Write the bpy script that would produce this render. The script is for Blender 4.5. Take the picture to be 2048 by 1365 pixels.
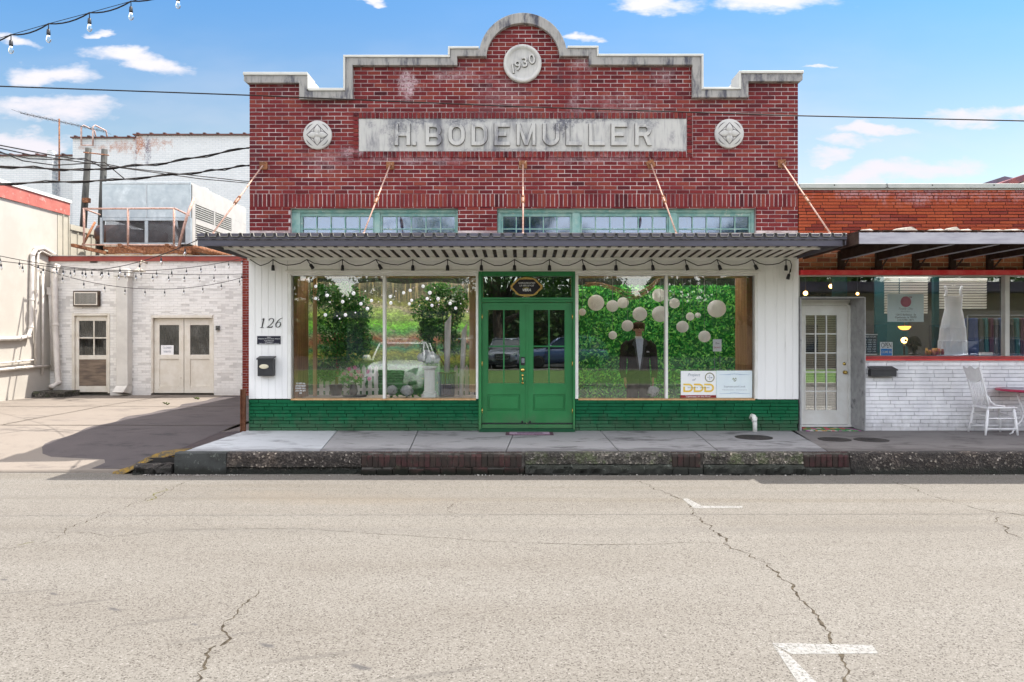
import bpy, math, random
from mathutils import Vector, Matrix, noise
from mathutils.geometry import tessellate_polygon
R = math.radians
random.seed(7)
for o in list(bpy.data.objects): bpy.data.objects.remove(o)
scene = bpy.context.scene
COL = scene.collection

# ------------------------------------------------------------- camera, sky, sun, exposure
F, CX, CY, H = 1464.0, 1045.0, 675.0, 1.82      # pixels of the 2048 wide photo: focal length, principal point; eye height
cam = bpy.data.cameras.new('camera'); camo = bpy.data.objects.new('camera', cam); COL.objects.link(camo)
camo.location = (0, 0, H); camo.rotation_euler = (R(90), 0, 0)
cam.sensor_width = 36; cam.lens = 36*F/2048
cam.shift_x = -(CX-1024)/2048; cam.shift_y = -(682.5-CY)/2048
cam.clip_end = 3000; cam.clip_start = .05
scene.camera = camo
SUN = Vector((.49, .245, 1.0)).normalized()
EXPO = 2.35
sl = bpy.data.lights.new('sun', 'SUN'); sl.energy = 2.0; sl.angle = R(.5); sl.color = (1, .95, .87)
so = bpy.data.objects.new('sun', sl); COL.objects.link(so)
so.rotation_euler = SUN.to_track_quat('Z', 'Y').to_euler(); so.location = (5, 5, 30)
scene.view_settings.view_transform = 'Standard'; scene.view_settings.look = 'None'
scene.view_settings.exposure = EXPO; scene.view_settings.gamma = 1
cy = scene.cycles
cy.use_denoising = True; cy.max_bounces = 8; cy.diffuse_bounces = 5; cy.glossy_bounces = 4
cy.transparent_max_bounces = 12; cy.transmission_bounces = 4
cy.caustics_reflective = False; cy.caustics_refractive = False
try: cy.denoiser = 'OPENIMAGEDENOISE'
except Exception: pass

class NT:
    """tiny node helper"""
    def __init__(s, nt): s.t = nt; s.n = nt.nodes; s.l = nt.links
    def new(s, typ, **kw):
        n = s.n.new(typ)
        for k, v in kw.items(): setattr(n, k, v)
        return n
    def put(s, sock, v):
        if isinstance(v, bpy.types.NodeSocket): s.l.new(v, sock)
        elif isinstance(v, (tuple, list)) and len(v) == 3 and sock.type == 'RGBA': sock.default_value = (*v, 1)
        else: sock.default_value = v
    def math(s, op, a, b=0.0, c=None, clamp=False):
        n = s.new('ShaderNodeMath', operation=op, use_clamp=clamp)
        s.put(n.inputs[0], a); s.put(n.inputs[1], b)
        if c is not None: s.put(n.inputs[2], c)
        return n.outputs[0]
    def mix(s, f, a, b, mode='MIX'):
        n = s.new('ShaderNodeMix', data_type='RGBA', blend_type=mode)
        s.put(n.inputs[0], f); s.put(n.inputs[6], a); s.put(n.inputs[7], b)
        return n.outputs[2]
    def noise(s, vec, scale, detail=4, rough=.55, dist=0, out='Fac'):
        n = s.new('ShaderNodeTexNoise')
        if vec is not None: s.l.new(vec, n.inputs['Vector'])
        n.inputs['Scale'].default_value = scale; n.inputs['Detail'].default_value = detail
        n.inputs['Roughness'].default_value = rough; n.inputs['Distortion'].default_value = dist
        return n.outputs[out]
    def ramp(s, f, stops, interp='LINEAR'):
        n = s.new('ShaderNodeValToRGB'); s.l.new(f, n.inputs[0]); cr = n.color_ramp; cr.interpolation = interp
        while len(cr.elements) < len(stops): cr.elements.new(.5)
        for e, (p, c) in zip(cr.elements, stops):
            e.position = p; e.color = (*c, 1) if isinstance(c, (tuple, list)) else (c, c, c, 1)
        return n.outputs[0]
    def step(s, f, a, b):
        n = s.new('ShaderNodeMapRange', interpolation_type='SMOOTHSTEP'); s.put(n.inputs[0], f)
        n.inputs[1].default_value = a; n.inputs[2].default_value = b
        return n.outputs[0]
    def sep(s, vec):
        n = s.new('ShaderNodeSeparateXYZ'); s.l.new(vec, n.inputs[0]); return n.outputs
    def comb(s, x, y, z):
        n = s.new('ShaderNodeCombineXYZ')
        for i, v in enumerate((x, y, z)): s.put(n.inputs[i], v)
        return n.outputs[0]
    def scale(s, vec, v):
        n = s.new('ShaderNodeVectorMath', operation='MULTIPLY'); s.l.new(vec, n.inputs[0]); n.inputs[1].default_value = v
        return n.outputs[0]

# sky: Nishita air with fair-weather clouds, both by true direction
wd = bpy.data.worlds.new('World'); scene.world = wd; wd.use_nodes = True
t = NT(wd.node_tree); t.n.clear()
sky = t.new('ShaderNodeTexSky', sky_type='NISHITA'); sky.sun_disc = False
sky.sun_elevation = math.asin(SUN.z); sky.sun_rotation = math.atan2(SUN.x, SUN.y)
sky.air_density = 1.0; sky.dust_density = .4; sky.ozone_density = 1.6
tc = t.new('ShaderNodeTexCoord'); sx, sy, sz = t.sep(tc.outputs['Generated'])[:3]
ay = t.math('MAXIMUM', t.math('ABSOLUTE', sy), .02)
u = t.math('DIVIDE', sx, ay); v = t.math('DIVIDE', sz, ay)
wn = t.new('ShaderNodeVectorMath', operation='SUBTRACT'); t.l.new(t.noise(t.scale(t.comb(u, v, 0), (7, 16, 1)), 1.0, 5, .6, out='Color'), wn.inputs[0]); wn.inputs[1].default_value = (.5, .5, .5)
wx_, wy_, _z = t.sep(wn.outputs[0])[:3]
uv = t.comb(u, v, 0)
u0_, v0_ = u, v
u = t.math('ADD', u, t.math('MULTIPLY', wx_, .16)); v = t.math('ADD', v, t.math('MULTIPLY', wy_, .07))
n1 = t.noise(t.scale(uv, (16, 44, 1)), 1.0, 7, .62); n2 = t.noise(t.scale(uv, (3, 8, 1)), 1.3, 4, .55)
msk = None
for (px, py, rx, ry, tl) in [(265, 124, 112, 24, .18), (100, 145, 92, 23, .03), (100, 218, 165, 30, .05), (50, 284, 100, 22, 0), (1290, 10, 92, 20, .05),
    (1545, 4, 150, 20, -.05), (720, 4, 26, 9, 0), (1175, 87, 42, 9, .1), (222, 67, 30, 7, .2), (1975, 230, 125, 15, -.05), (1770, 257, 85, 13, 0),
    (1720, 281, 70, 15, 0), (1655, 306, 72, 15, 0), (1800, 347, 190, 24, -.08), (36, 80, 40, 12, .1), (420, 290, 120, 18, 0), (1630, 130, 30, 5, 0)]:
    du = t.math('DIVIDE', t.math('SUBTRACT', u, (px-CX)/F), rx/F)
    dv = t.math('DIVIDE', t.math('ADD', t.math('SUBTRACT', v, (CY-py)/F), t.math('MULTIPLY', t.math('SUBTRACT', u, (px-CX)/F), tl)), ry/F)
    m = t.math('SUBTRACT', 1.0, t.math('ADD', t.math('MULTIPLY', du, du), t.math('MULTIPLY', dv, dv)))
    if (px, py) == (420, 290): m = t.math('MULTIPLY', m, .3)
    msk = m if msk is None else t.math('MAXIMUM', msk, m)
msk = t.math('ADD', t.math('MAXIMUM', msk, -1.0), t.math('MULTIPLY', t.math('SUBTRACT', n1, .5), 2.6))
cl = t.step(msk, -.25, 1.15)
u, v = u0_, v0_
haze = t.math('MULTIPLY', t.step(n2, .38, .75), t.step(v, .5, .12))
cl = t.math('MAXIMUM', t.math('MULTIPLY', cl, .95), t.math('MULTIPLY', haze, .38))
skyc = t.mix(1.0, sky.outputs[0], t.mix(t.step(v, .22, .5), (.275, .25, .205), (.142, .228, .27)), 'MULTIPLY')
# sky behind the photographer, out of view, brightened as added fill for the facade
back = t.step(sy, .15, -.35)
skyb = t.mix(1.0, sky.outputs[0], (.95, .80, .66), 'MULTIPLY')
cc = t.mix(t.step(v, .25, .45), (1.28, 1.22, 1.30), (1.42, 1.38, 1.42))
allc = t.mix(back, t.mix(cl, skyc, cc), t.mix(t.math('MULTIPLY', n2, .9), skyb, (4.2, 4.0, 4.0)))
# unseen broken cloud high overhead, added as bright fill for the shade
hi = t.noise(t.scale(tc.outputs['Generated'], (1, 1, 1.5)), 2.4, 6, .6)
allc = t.mix(t.math('MULTIPLY', t.math('MULTIPLY', t.step(hi, .38, .6), t.step(sz, .55, .75)), .85), allc, (5.6, 5.3, 5.1))
bg = t.new('ShaderNodeBackground'); t.l.new(allc, bg.inputs[0]); bg.inputs[1].default_value = .15
out = t.new('ShaderNodeOutputWorld'); t.l.new(bg.outputs[0], out.inputs[0])

# ------------------------------------------------------------- helpers
def X(px, y): return (px-CX)/F*y
def Z(py, y): return H-(py-CY)/F*y
def P(px, py, y): return Vector((X(px, y), y, Z(py, y)))
def G(px, py, z=0.0):
    y = F*(H-z)/(py-CY); return Vector(((px-CX)/F*y, y, z))
YF = 12.0                                       # the facade
def fx(px): return X(px, YF)
def fz(py): return Z(py, YF)
ORI = {}
def tag(o, label=None, cat=None, group=None, kind=None):
    if label: o['label'] = label
    if cat: o['category'] = cat
    if group: o['group'] = group
    if kind: o['kind'] = kind
    return o
def thing(name, label, cat, loc=(0, 0, 0), group=None):
    o = bpy.data.objects.new(name, None); COL.objects.link(o); o.location = loc; o.empty_display_size = .1
    ORI[o.name] = Vector(loc); return tag(o, label, cat, group)
def clone(o, off=(0, 0, 0), parent=None, label=None, group=None):
    c = o.copy(); COL.objects.link(c)
    c.location = o.location+Vector(off)
    ORI[c.name] = ORI[o.name]+Vector(off)
    if parent is not None: c.parent = parent
    if label: c['label'] = label
    if group: c['group'] = group
    for ch in list(o.children): clone(ch, (0, 0, 0), c)
    return c
class MB:
    def __init__(s): s.v = []; s.f = []; s.m = []; s.cur = 0; s.smooth = []
    def add(s, vs, fs, sm=False):
        b = len(s.v); s.v += [tuple(q) for q in vs]
        for f in fs: s.f.append([b+i for i in f]); s.m.append(s.cur); s.smooth.append(sm)
        return s
    def mat(s, i): s.cur = i; return s
    def box(s, x0, x1, y0, y1, z0, z1):
        if x0 > x1: x0, x1 = x1, x0
        if y0 > y1: y0, y1 = y1, y0
        if z0 > z1: z0, z1 = z1, z0
        return s.add([(x0,y0,z0),(x1,y0,z0),(x1,y1,z0),(x0,y1,z0),(x0,y0,z1),(x1,y0,z1),(x1,y1,z1),(x0,y1,z1)],
            [(0,3,2,1),(4,5,6,7),(0,1,5,4),(1,2,6,5),(2,3,7,6),(3,0,4,7)])
    def fbox(s, a, b, c, d, y0, y1):            # box from facade pixels: left, right, top, bottom
        return s.box(fx(a), fx(b), y0, y1, fz(d), fz(c))
    def prism(s, polys, y0, y1):                # polygons in the xz plane (first the outline, then holes), between two depths
        pts = [p for q in polys for p in q]; n = len(pts)
        tris = tessellate_polygon([[Vector((p[0], p[1], 0)) for p in q] for q in polys])
        vs = [(p[0], y0, p[1]) for p in pts]+[(p[0], y1, p[1]) for p in pts]; fs = []
        for a, b, c in tris:
            A, B, C = pts[a], pts[b], pts[c]
            cr = (B[0]-A[0])*(C[1]-A[1])-(B[1]-A[1])*(C[0]-A[0])
            if cr < 0: b, c = c, b
            fs += [(a, b, c), (n+c, n+b, n+a)]
        k = 0
        for qi, q in enumerate(polys):
            ar = sum(q[i][0]*q[(i+1) % len(q)][1]-q[(i+1) % len(q)][0]*q[i][1] for i in range(len(q)))
            for i in range(len(q)):
                a, b = k+i, k+(i+1) % len(q)
                if (ar > 0) == (qi == 0): fs.append((b, a, n+a, n+b))
                else: fs.append((a, b, n+b, n+a))
            k += len(q)
        return s.add(vs, fs)
    def tube(s, pts, r, seg=8, cap=True):
        pts = [Vector(p) for p in pts]; n = len(pts); rr = r if isinstance(r, (list, tuple)) else [r]*n
        vs = []; up = None
        for i, p in enumerate(pts):
            d = (pts[min(i+1, n-1)]-pts[max(i-1, 0)]).normalized()
            if up is None: up = Vector((0, 0, 1)) if abs(d.z) < .9 else Vector((1, 0, 0))
            a = d.cross(up).normalized() if d.cross(up).length > 1e-4 else Vector((1, 0, 0)); b = a.cross(d).normalized(); up = b
            for k in range(seg):
                an = 2*math.pi*k/seg; vs.append(p+a*math.cos(an)*rr[i]+b*math.sin(an)*rr[i])
        fs = [(i*seg+k, i*seg+(k+1) % seg, (i+1)*seg+(k+1) % seg, (i+1)*seg+k) for i in range(n-1) for k in range(seg)]
        if cap: fs += [tuple(range(seg-1, -1, -1)), tuple((n-1)*seg+k for k in range(seg))]
        return s.add(vs, fs, True)
    def lathe(s, c, prof, seg=16, ax='z', sx=1, sy=1):
        c = Vector(c); vs = []; n = len(prof)
        for r, h in prof:
            for k in range(seg):
                a = 2*math.pi*k/seg; q = (r*math.cos(a)*sx, r*math.sin(a)*sy, h)
                if ax == 'y': q = (q[0], h, q[1])
                if ax == 'x': q = (h, q[0], q[1])
                vs.append(c+Vector(q))
        fs = [(i*seg+k, i*seg+(k+1) % seg, (i+1)*seg+(k+1) % seg, (i+1)*seg+k) for i in range(n-1) for k in range(seg)]
        fs += [tuple(range(seg-1, -1, -1)), tuple((n-1)*seg+k for k in range(seg))]
        return s.add(vs, fs, True)
    def ball(s, c, r, seg=12, sz=1):
        n = max(4, seg//2)
        return s.lathe(c, [(max(r*math.sin(math.pi*i/n), r*.02), -r*sz*math.cos(math.pi*i/n)) for i in range(n+1)], seg)
    def quad(s, a, b, c, d): return s.add([a, b, c, d], [(0, 1, 2, 3)])
    def build(s, name, mats, parent=None, origin=None, bevel=0, sub=0, seg=1):
        me = bpy.data.meshes.new(name)
        po = ORI[parent.name] if parent is not None else None
        og = Vector(origin) if origin is not None else (po if po is not None else Vector((0, 0, 0)))
        me.from_pydata([(q[0]-og.x, q[1]-og.y, q[2]-og.z) for q in s.v], [], s.f)
        if not isinstance(mats, (list, tuple)): mats = [mats]
        for m in mats: me.materials.append(m)
        me.polygons.foreach_set('material_index', s.m); me.polygons.foreach_set('use_smooth', s.smooth); me.update()
        o = bpy.data.objects.new(name, me); COL.objects.link(o)
        if parent is not None: o.parent = parent; o.location = og-po
        else: o.location = og
        ORI[o.name] = og
        if bevel:
            b = o.modifiers.new('bevel', 'BEVEL'); b.width = bevel; b.segments = seg; b.limit_method = 'ANGLE'; b.angle_limit = R(40)
        if sub:
            b = o.modifiers.new('sub', 'SUBSURF'); b.levels = sub; b.render_levels = sub
        return o

def intervals(poly, z):
    xs = []
    for i in range(len(poly)):
        (xa, za), (xb, zb) = poly[i], poly[(i+1) % len(poly)]
        if (za > z) != (zb > z): xs.append(xa+(z-za)/(zb-za)*(xb-xa))
    xs.sort(); return [(xs[i], xs[i+1]) for i in range(0, len(xs)-1, 2)]
def inter(A, B): return [(max(a, c), min(b, d)) for a, b in A for c, d in B if min(b, d)-max(a, c) > .01]
def subtract(A, h):
    o = []
    for a, b in A:
        if h[1] <= a or h[0] >= b: o.append((a, b)); continue
        if h[0] > a+.01: o.append((a, h[0]))
        if h[1] < b-.01: o.append((h[1], b))
    return o
def bricks(poly, holes, y, L, hgt, mo, dep=.04, shift='run', jit=.0015, seed=1, z0=None):
    """a field of real bricks whose faces stand at depth y, cut at the polygon and round the holes"""
    rnd = random.Random(seed); m = MB()
    zs = [p[1] for p in poly]; z = min(zs) if z0 is None else z0; row = 0
    xmin = min(p[0] for p in poly)
    while z < max(zs)-.01:
        zt = z+hgt-mo
        if zt > max(zs): zt = max(zs)
        cut = sorted({z, zt} | {e for h in holes for e in (h[2], h[3]) if z+.008 < e < zt-.008})
        zrow, ztrow = z, zt
        off = (L/2 if row % 2 else 0) if shift == 'run' else rnd.random()*L
        for z, zt in zip(cut, cut[1:]):
          iv = inter(intervals(poly, z+.002), intervals(poly, zt-.002))
          for h in holes:
            if h[2] < zt-.0095 and h[3] > z+.0095: iv = subtract(iv, (h[0], h[1]))
          if True:
             for a, b in iv:
                 k = math.floor((a-xmin-off)/L); x = xmin+off+k*L
                 while x < b:
                     xa, xb = max(x, a), min(x+L-mo*rnd.uniform(.8, 1.15), b)
                     if xb-xa > .018:
                         yy = y+rnd.uniform(-jit, jit*1.5); d1, d2 = rnd.uniform(-jit, jit), rnd.uniform(-jit, jit)
                         c = .0025
                         m.add([(xa,yy+dep,z),(xb,yy+dep,z),(xb,yy+dep,zt),(xa,yy+dep,zt),
                                (xa,yy+c,z),(xb,yy+c,z+d1),(xb,yy+c,zt),(xa,yy+c,zt+d2),
                                (xa+c,yy,z+c),(xb-c,yy,z+c+d1),(xb-c,yy,zt-c),(xa+c,yy,zt-c+d2)],
                               [(4,5,9,8),(5,6,10,9),(6,7,11,10),(7,4,8,11),(8,9,10,11),(0,1,5,4),(1,2,6,5),(2,3,7,6),(3,0,4,7)])
                     x += L
        z = zrow+hgt; row += 1
    return m
def rect(x0, x1, z0, z1): return [(x0, z0), (x1, z0), (x1, z1), (x0, z1)]

# ------------------------------------------------------------- materials
MATS = {}
def base(name):
    m = bpy.data.materials.new(name); m.use_nodes = True; t = NT(m.node_tree)
    b = t.n['Principled BSDF']; MATS[name] = m; return m, t, b
def coords(t): return t.new('ShaderNodeTexCoord').outputs['Object']
def bump(t, b, h, strength=.3, dist=.01):
    n = t.new('ShaderNodeBump'); n.inputs['Strength'].default_value = strength; n.inputs['Distance'].default_value = dist
    t.l.new(h, n.inputs['Height']); t.l.new(n.outputs[0], b.inputs['Normal'])
def pm(name, c1, c2=None, sc=6, rough=.7, bmp=.15, fine=60, metal=0, lo=.35, hi=.65, spec=.5, isl=0, stretch=(1, 1, 1), c3=None, sc3=20, lo3=.6, hi3=.7, bd=.004, coat=0, splash=0):
    m, t, b = base(name); co = coords(t); cs = t.scale(co, stretch)
    c2 = c2 or tuple(q*.8 for q in c1)
    col = t.mix(t.step(t.noise(cs, sc, 6, .62), lo, hi), c1, c2)
    if isl:
        g = t.new('ShaderNodeNewGeometry')
        col = t.mix(1.0, col, t.ramp(g.outputs['Random Per Island'], [(0, 1-isl), (1, 1+isl)]), 'MULTIPLY')
    if c3: col = t.mix(t.step(t.noise(cs, sc3, 7, .65), lo3, hi3), col, c3)
    if splash:      # rain-splashed dirt on the lowest hand's breadth, ragged
        z_ = t.sep(t.new('ShaderNodeNewGeometry').outputs['Position'])[2]
        f_ = t.step(t.math('ADD', z_, t.math('MULTIPLY', t.math('SUBTRACT', t.noise(t.scale(co, (1, 1, .6)), 7, 8, .75), .5), .7)), .62, .28)
        col = t.mix(t.math('MULTIPLY', f_, splash), col, (.13, .11, .09))
        col = t.mix(t.math('MULTIPLY', t.step(t.noise(t.scale(co, (9, 9, .7)), 2.0, 6, .7), .60, .74), .22), col, (.16, .14, .11))
    t.l.new(col, b.inputs['Base Color'])
    b.inputs['Roughness'].default_value = rough; b.inputs['Metallic'].default_value = metal
    b.inputs['Specular IOR Level'].default_value = spec if rough < .5 or spec != .5 else .15
    if coat: b.inputs['Coat Weight'].default_value = coat; b.inputs['Coat Roughness'].default_value = .05
    if bmp: bump(t, b, t.noise(co, fine, 5, .6), bmp, bd)
    return m
def glass(name, refl=.2, tint=(.9, .93, .92), rough=0.0, dirt_shade=.008):
    m, t, b = base(name); t.n.remove(b)
    tr = t.new('ShaderNodeBsdfTransparent'); tr.inputs[0].default_value = (*tint, 1)
    gl = t.new('ShaderNodeBsdfGlossy'); gl.inputs['Roughness'].default_value = rough; gl.inputs[0].default_value = (.95, .98, 1, 1)
    co = coords(t)
    bn = t.new('ShaderNodeBump'); bn.inputs['Strength'].default_value = .08; bn.inputs['Distance'].default_value = .003
    t.l.new(t.noise(co, 2.2, 2), bn.inputs['Height']); t.l.new(bn.outputs[0], gl.inputs['Normal'])
    lw = t.new('ShaderNodeFresnel'); lw.inputs[0].default_value = 1.5
    fac = t.math('ADD', lw.outputs[0], refl-.04, clamp=True)
    mx = t.new('ShaderNodeMixShader'); t.l.new(fac, mx.inputs[0]); t.l.new(tr.outputs[0], mx.inputs[1]); t.l.new(gl.outputs[0], mx.inputs[2])
    df = t.new('ShaderNodeBsdfDiffuse'); df.inputs[0].default_value = (.6, .6, .58, 1)
    m2 = t.new('ShaderNodeMixShader'); t.l.new(t.math('MULTIPLY', t.step(t.noise(co, 3, 6), .4, .8), dirt_shade), m2.inputs[0])
    t.l.new(mx.outputs[0], m2.inputs[1]); t.l.new(df.outputs[0], m2.inputs[2])
    t.l.new(m2.outputs[0], t.n['Material Output'].inputs[0]); return m
def emit(name, col, st):
    m, t, b = base(name); b.inputs['Emission Color'].default_value = (*col, 1); b.inputs['Emission Strength'].default_value = st
    b.inputs['Base Color'].default_value = (*col, 1); return m
def brickmat(name, cols, stain=None, seed=0, rough=.85):
    """colour of single bricks: each one takes its own tone; weathering lies over them"""
    m, t, b = base(name); co = coords(t); g = t.new('ShaderNodeNewGeometry')
    col = t.ramp(g.outputs['Random Per Island'], cols)
    col = t.mix(t.step(t.noise(co, 45, 5, .7), .4, .75), col, t.mix(1.0, col, (.62, .6, .6), 'MULTIPLY'))
    col = t.mix(t.math('MULTIPLY', t.step(t.noise(t.scale(co, (.5, .5, .9)), 1.6+seed*.1, 5, .6), .35, .7), .45), col, t.mix(1.0, col, (.66, .5, .62), 'MULTIPLY'))
    if stain: col = stain(t, co, col)
    t.l.new(col, b.inputs['Base Color']); b.inputs['Roughness'].default_value = rough; b.inputs['Specular IOR Level'].default_value = .12
    bump(t, b, t.noise(co, 90, 5, .7), .45, .004); return m
def spot(t, co, c, r, soft=.6):
    """0..1 round a world-fixed place, broken up by noise"""
    n = t.new('ShaderNodeVectorMath', operation='SUBTRACT'); t.l.new(co, n.inputs[0]); n.inputs[1].default_value = c
    q = t.scale(n.outputs[0], (1/r[0], 0, 1/r[1])); L = t.new('ShaderNodeVectorMath', operation='LENGTH'); t.l.new(q, L.inputs[0])
    d = t.math('ADD', L.outputs['Value'], t.math('MULTIPLY', t.math('SUBTRACT', t.noise(t.scale(co, (1, 1, .8)), 5, 9, .75), .5), 4.2))
    return t.math('MULTIPLY', t.step(d, 1.0, .1), t.step(t.noise(co, 26, 6, .7), .36, .56))
def wpos(t): return t.new('ShaderNodeNewGeometry').outputs['Position']
def st_red(t, co, col):
    w = wpos(t)
    for (px, py, rx, rz, k) in [(px_, py_, rx_, rz_, k_*.62) for px_, py_, rx_, rz_, k_ in [(815, 165, .25, .3, 1.2), (905, 150, .6, .14, .5), (700, 305, .22, .1, .7), (650, 320, .5, .25, .3), (560, 165, .12, .1, .6), (1165, 125, .3, .2, .5), (1330, 150, .3, .25, .4), (1150, 205, .15, .5, .3), (1240, 210, .8, .25, .25), (1000, 190, .6, .4, .2), (840, 320, 1.4, .09, .45), (1200, 318, 1.6, .09, .4)]]:
        col = t.mix(t.math('MULTIPLY', spot(t, w, (fx(px), 0, fz(py)), (rx, rz)), k), col, (.52, .40, .44))
    for (px, py, rx, rz, k) in [(870, 132, .9, .13, .8), (560, 180, .6, .18, .5), (660, 208, .5, .1, .6), (1300, 140, .9, .1, .7), (1540, 180, .4, .14, .6), (1046, 232, 2.6, .08, .4), (1120, 150, .1, .3, .7), (1420, 205, .4, .09, .5), (510, 330, .18, .8, .45)]:
        col = t.mix(t.math('MULTIPLY', spot(t, w, (fx(px), 0, fz(py)), (rx, rz)), k), col, (.05, .022, .03))
    return col
RED = [(0, (.095, .015, .018)), (.25, (.145, .021, .024)), (.55, (.170, .028, .029)), (.8, (.195, .042, .032)), (.93, (.12, .02, .024)), (1, (.055, .012, .016))]
M_red = brickmat('red_brick', RED, st_red)
M_mortar = pm('mortar', (.58, .50, .50), (.27, .19, .20), sc=2.2, rough=.95, fine=120, bmp=.4)
def st_or(t, co, col): 
    w = wpos(t)
    for (px, py, rx, rz, k) in [(1900, 390, 2.5, .14, .5), (1740, 385, .8, .1, .5), (1830, 400, .7, .12, .4)]:
        col = t.mix(t.math('MULTIPLY', spot(t, w, (fx(px), 0, fz(py)), (rx, rz)), k), col, (.45, .27, .28))
    return col
M_orange = brickmat('orange_brick', [(0, (.33, .068, .032)), (.45, (.38, .085, .036)), (.75, (.28, .052, .03)), (.9, (.18, .036, .028)), (1, (.34, .085, .055))], st_or)
M_darkmortar = pm('dark_mortar', (.035, .022, .02), (.06, .035, .03), rough=.95)
M_greenb = pm('green_painted_brick', (.003, .085, .033), (.005, .108, .044), sc=3, rough=.55, isl=.16, splash=.3, bmp=.5, fine=70)
M_greenm = pm('green_joint_shade', (.003, .03, .013), rough=.7)  # dark green carries the shadow painted into the joints
M_whiteb = pm('white_painted_brick', (.84, .83, .85), (.72, .71, .74), sc=3, rough=.55, isl=.06, splash=.35, bmp=.4, fine=60, c3=(.4, .38, .38), sc3=9, lo3=.68, hi3=.8)
M_whitem = pm('white_joint_shade', (.27, .26, .30), rough=.8)  # grey carries the shade painted into the white joints
M_brown = brickmat('brown_brick', [(0, (.42, .16, .075)), (.5, (.50, .19, .09)), (.8, (.30, .10, .055)), (1, (.10, .05, .035))])
M_tanm = pm('tan_mortar', (.66, .54, .40), (.42, .32, .22), rough=.95)
M_white = pm('white_paint', (.88, .87, .86), (.81, .80, .79), sc=1.3, splash=.3, rough=.5, bmp=.12, fine=30, stretch=(1, 1, .2), c3=(.50, .42, .30), sc3=5, lo3=.72, hi3=.8)
M_trim = pm('white_trim', (.80, .79, .76), (.72, .70, .66), sc=4, rough=.4, bmp=.08)
def stone(name, c1, c2, dark, k=.8, zs=1.3, marks=()):
    m, t, b = base(name); co = coords(t)
    col = t.mix(t.noise(co, 5, 6), c1, c2)
    col = t.mix(t.math('MULTIPLY', t.step(t.noise(t.scale(co, (2.4, 1, .7)), zs, 7, .68), .47, .66), k), col, dark)
    col = t.mix(t.math('MULTIPLY', t.step(t.noise(t.scale(co, (14, 1, 1.5)), 1.3, 5, .65), .5, .72), k*.55), col, dark)
    for (px, py, rx, rz, kk) in marks: col = t.mix(t.math('MULTIPLY', spot(t, wpos(t), (fx(px), 0, fz(py)), (rx, rz)), kk), col, dark)
    t.l.new(col, b.inputs['Base Color']); b.inputs['Roughness'].default_value = .9
    bump(t, b, t.noise(co, 60, 6, .7), .5, .004); return m
M_coping = stone('weathered_coping', (.33, .315, .295), (.23, .22, .22), (.05, .05, .07), 1.0, 2.6)
M_panel = stone('panel_stone', (.44, .43, .415), (.36, .355, .35), (.10, .10, .125), .8, 1.3, [(800, 252, .35, .2, .8), (850, 243, .5, .07, .8), (915, 245, .35, .14, .8), (960, 240, .5, .06, .9), (1122, 252, .26, .22, 1), (1150, 242, .5, .07, .9), (1290, 248, .3, .14, .6), (1045, 240, .7, .05, .7), (1240, 240, .6, .04, .7), (740, 246, .12, .12, .6), (1000, 300, 1.6, .035, .6), (1330, 300, .4, .04, .6), (1095, 290, .3, .1, .5), (785, 285, .12, .15, .6), (1345, 275, .08, .15, .5)])
M_disc = stone('medallion_stone', (.47, .455, .44), (.39, .38, .37), (.2, .2, .22), .5)
M_metal = pm('pale_flashing', (.50, .49, .46), (.43, .42, .40), sc=3, rough=.45, spec=.5)
M_teal = pm('teal_paint', (.13, .27, .26), (.24, .36, .34), sc=7, rough=.6, bmp=.3, c3=(.42, .44, .41), sc3=12, lo3=.6, hi3=.68)
M_fascia = pm('purple_brown_metal', (.075, .070, .098), (.055, .048, .062), sc=1.5, rough=.45, stretch=(.4, 1, 3), spec=.5)
M_deckw = pm('cream_deck', (.84, .81, .73), (.74, .70, .62), sc=3, rough=.6, c3=(.3, .22, .15), sc3=6, lo3=.64, hi3=.75)
M_rod = pm('faded_pink_paint', (.50, .34, .29), (.42, .25, .19), sc=14, rough=.6, c3=(.2, .09, .05), sc3=22, lo3=.55, hi3=.65)
M_rust = pm('rust', (.27, .12, .06), (.13, .055, .03), sc=18, rough=.85, c3=(.5, .36, .28), sc3=30, lo3=.6, hi3=.66, bmp=.5)
M_green = pm('green_door_paint', (.014, .165, .045), (.020, .20, .058), sc=2, splash=.35, rough=.36, bmp=.1, c3=(.03, .12, .05), sc3=7, lo3=.62, hi3=.8)
M_greend = pm('dark_green_paint', (.008, .075, .035), rough=.4)
M_black = pm('black_plastic', (.013, .013, .016), rough=.4, bmp=.05)
M_blackm = pm('black_metal', (.02, .02, .024), (.03, .03, .034), rough=.45)
M_brass = pm('brass', (.75, .55, .18), (.6, .42, .12), metal=1, rough=.25, bmp=0)
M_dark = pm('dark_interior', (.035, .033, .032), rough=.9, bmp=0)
M_bounce = pm('pale_bounce', (.75, .74, .72), rough=.8, bmp=0)
M_wood = pm('brown_panelling', (.32, .16, .07), (.20, .09, .035), sc=3, stretch=(6, 6, .5), rough=.5)
M_tan = pm('tan_wood', (.62, .40, .20), (.5, .3, .14), sc=3, stretch=(6, 6, .6), rough=.5)
M_floor = pm('shelf_cloth', (.48, .40, .34), (.55, .50, .46), sc=5, rough=.8)
M_glass = glass('shop_glass', .075, tint=(.99, .99, .99))
M_glassd = glass('door_glass', .17, tint=(.6, .68, .66))
M_glassr = glass('side_shop_glass', .06, tint=(.98, .99, .99))
M_glasst = glass('transom_glass', .14, tint=(.5, .62, .85), rough=.05)  # blue tint stands in for the sky reflected in the panes

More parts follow.
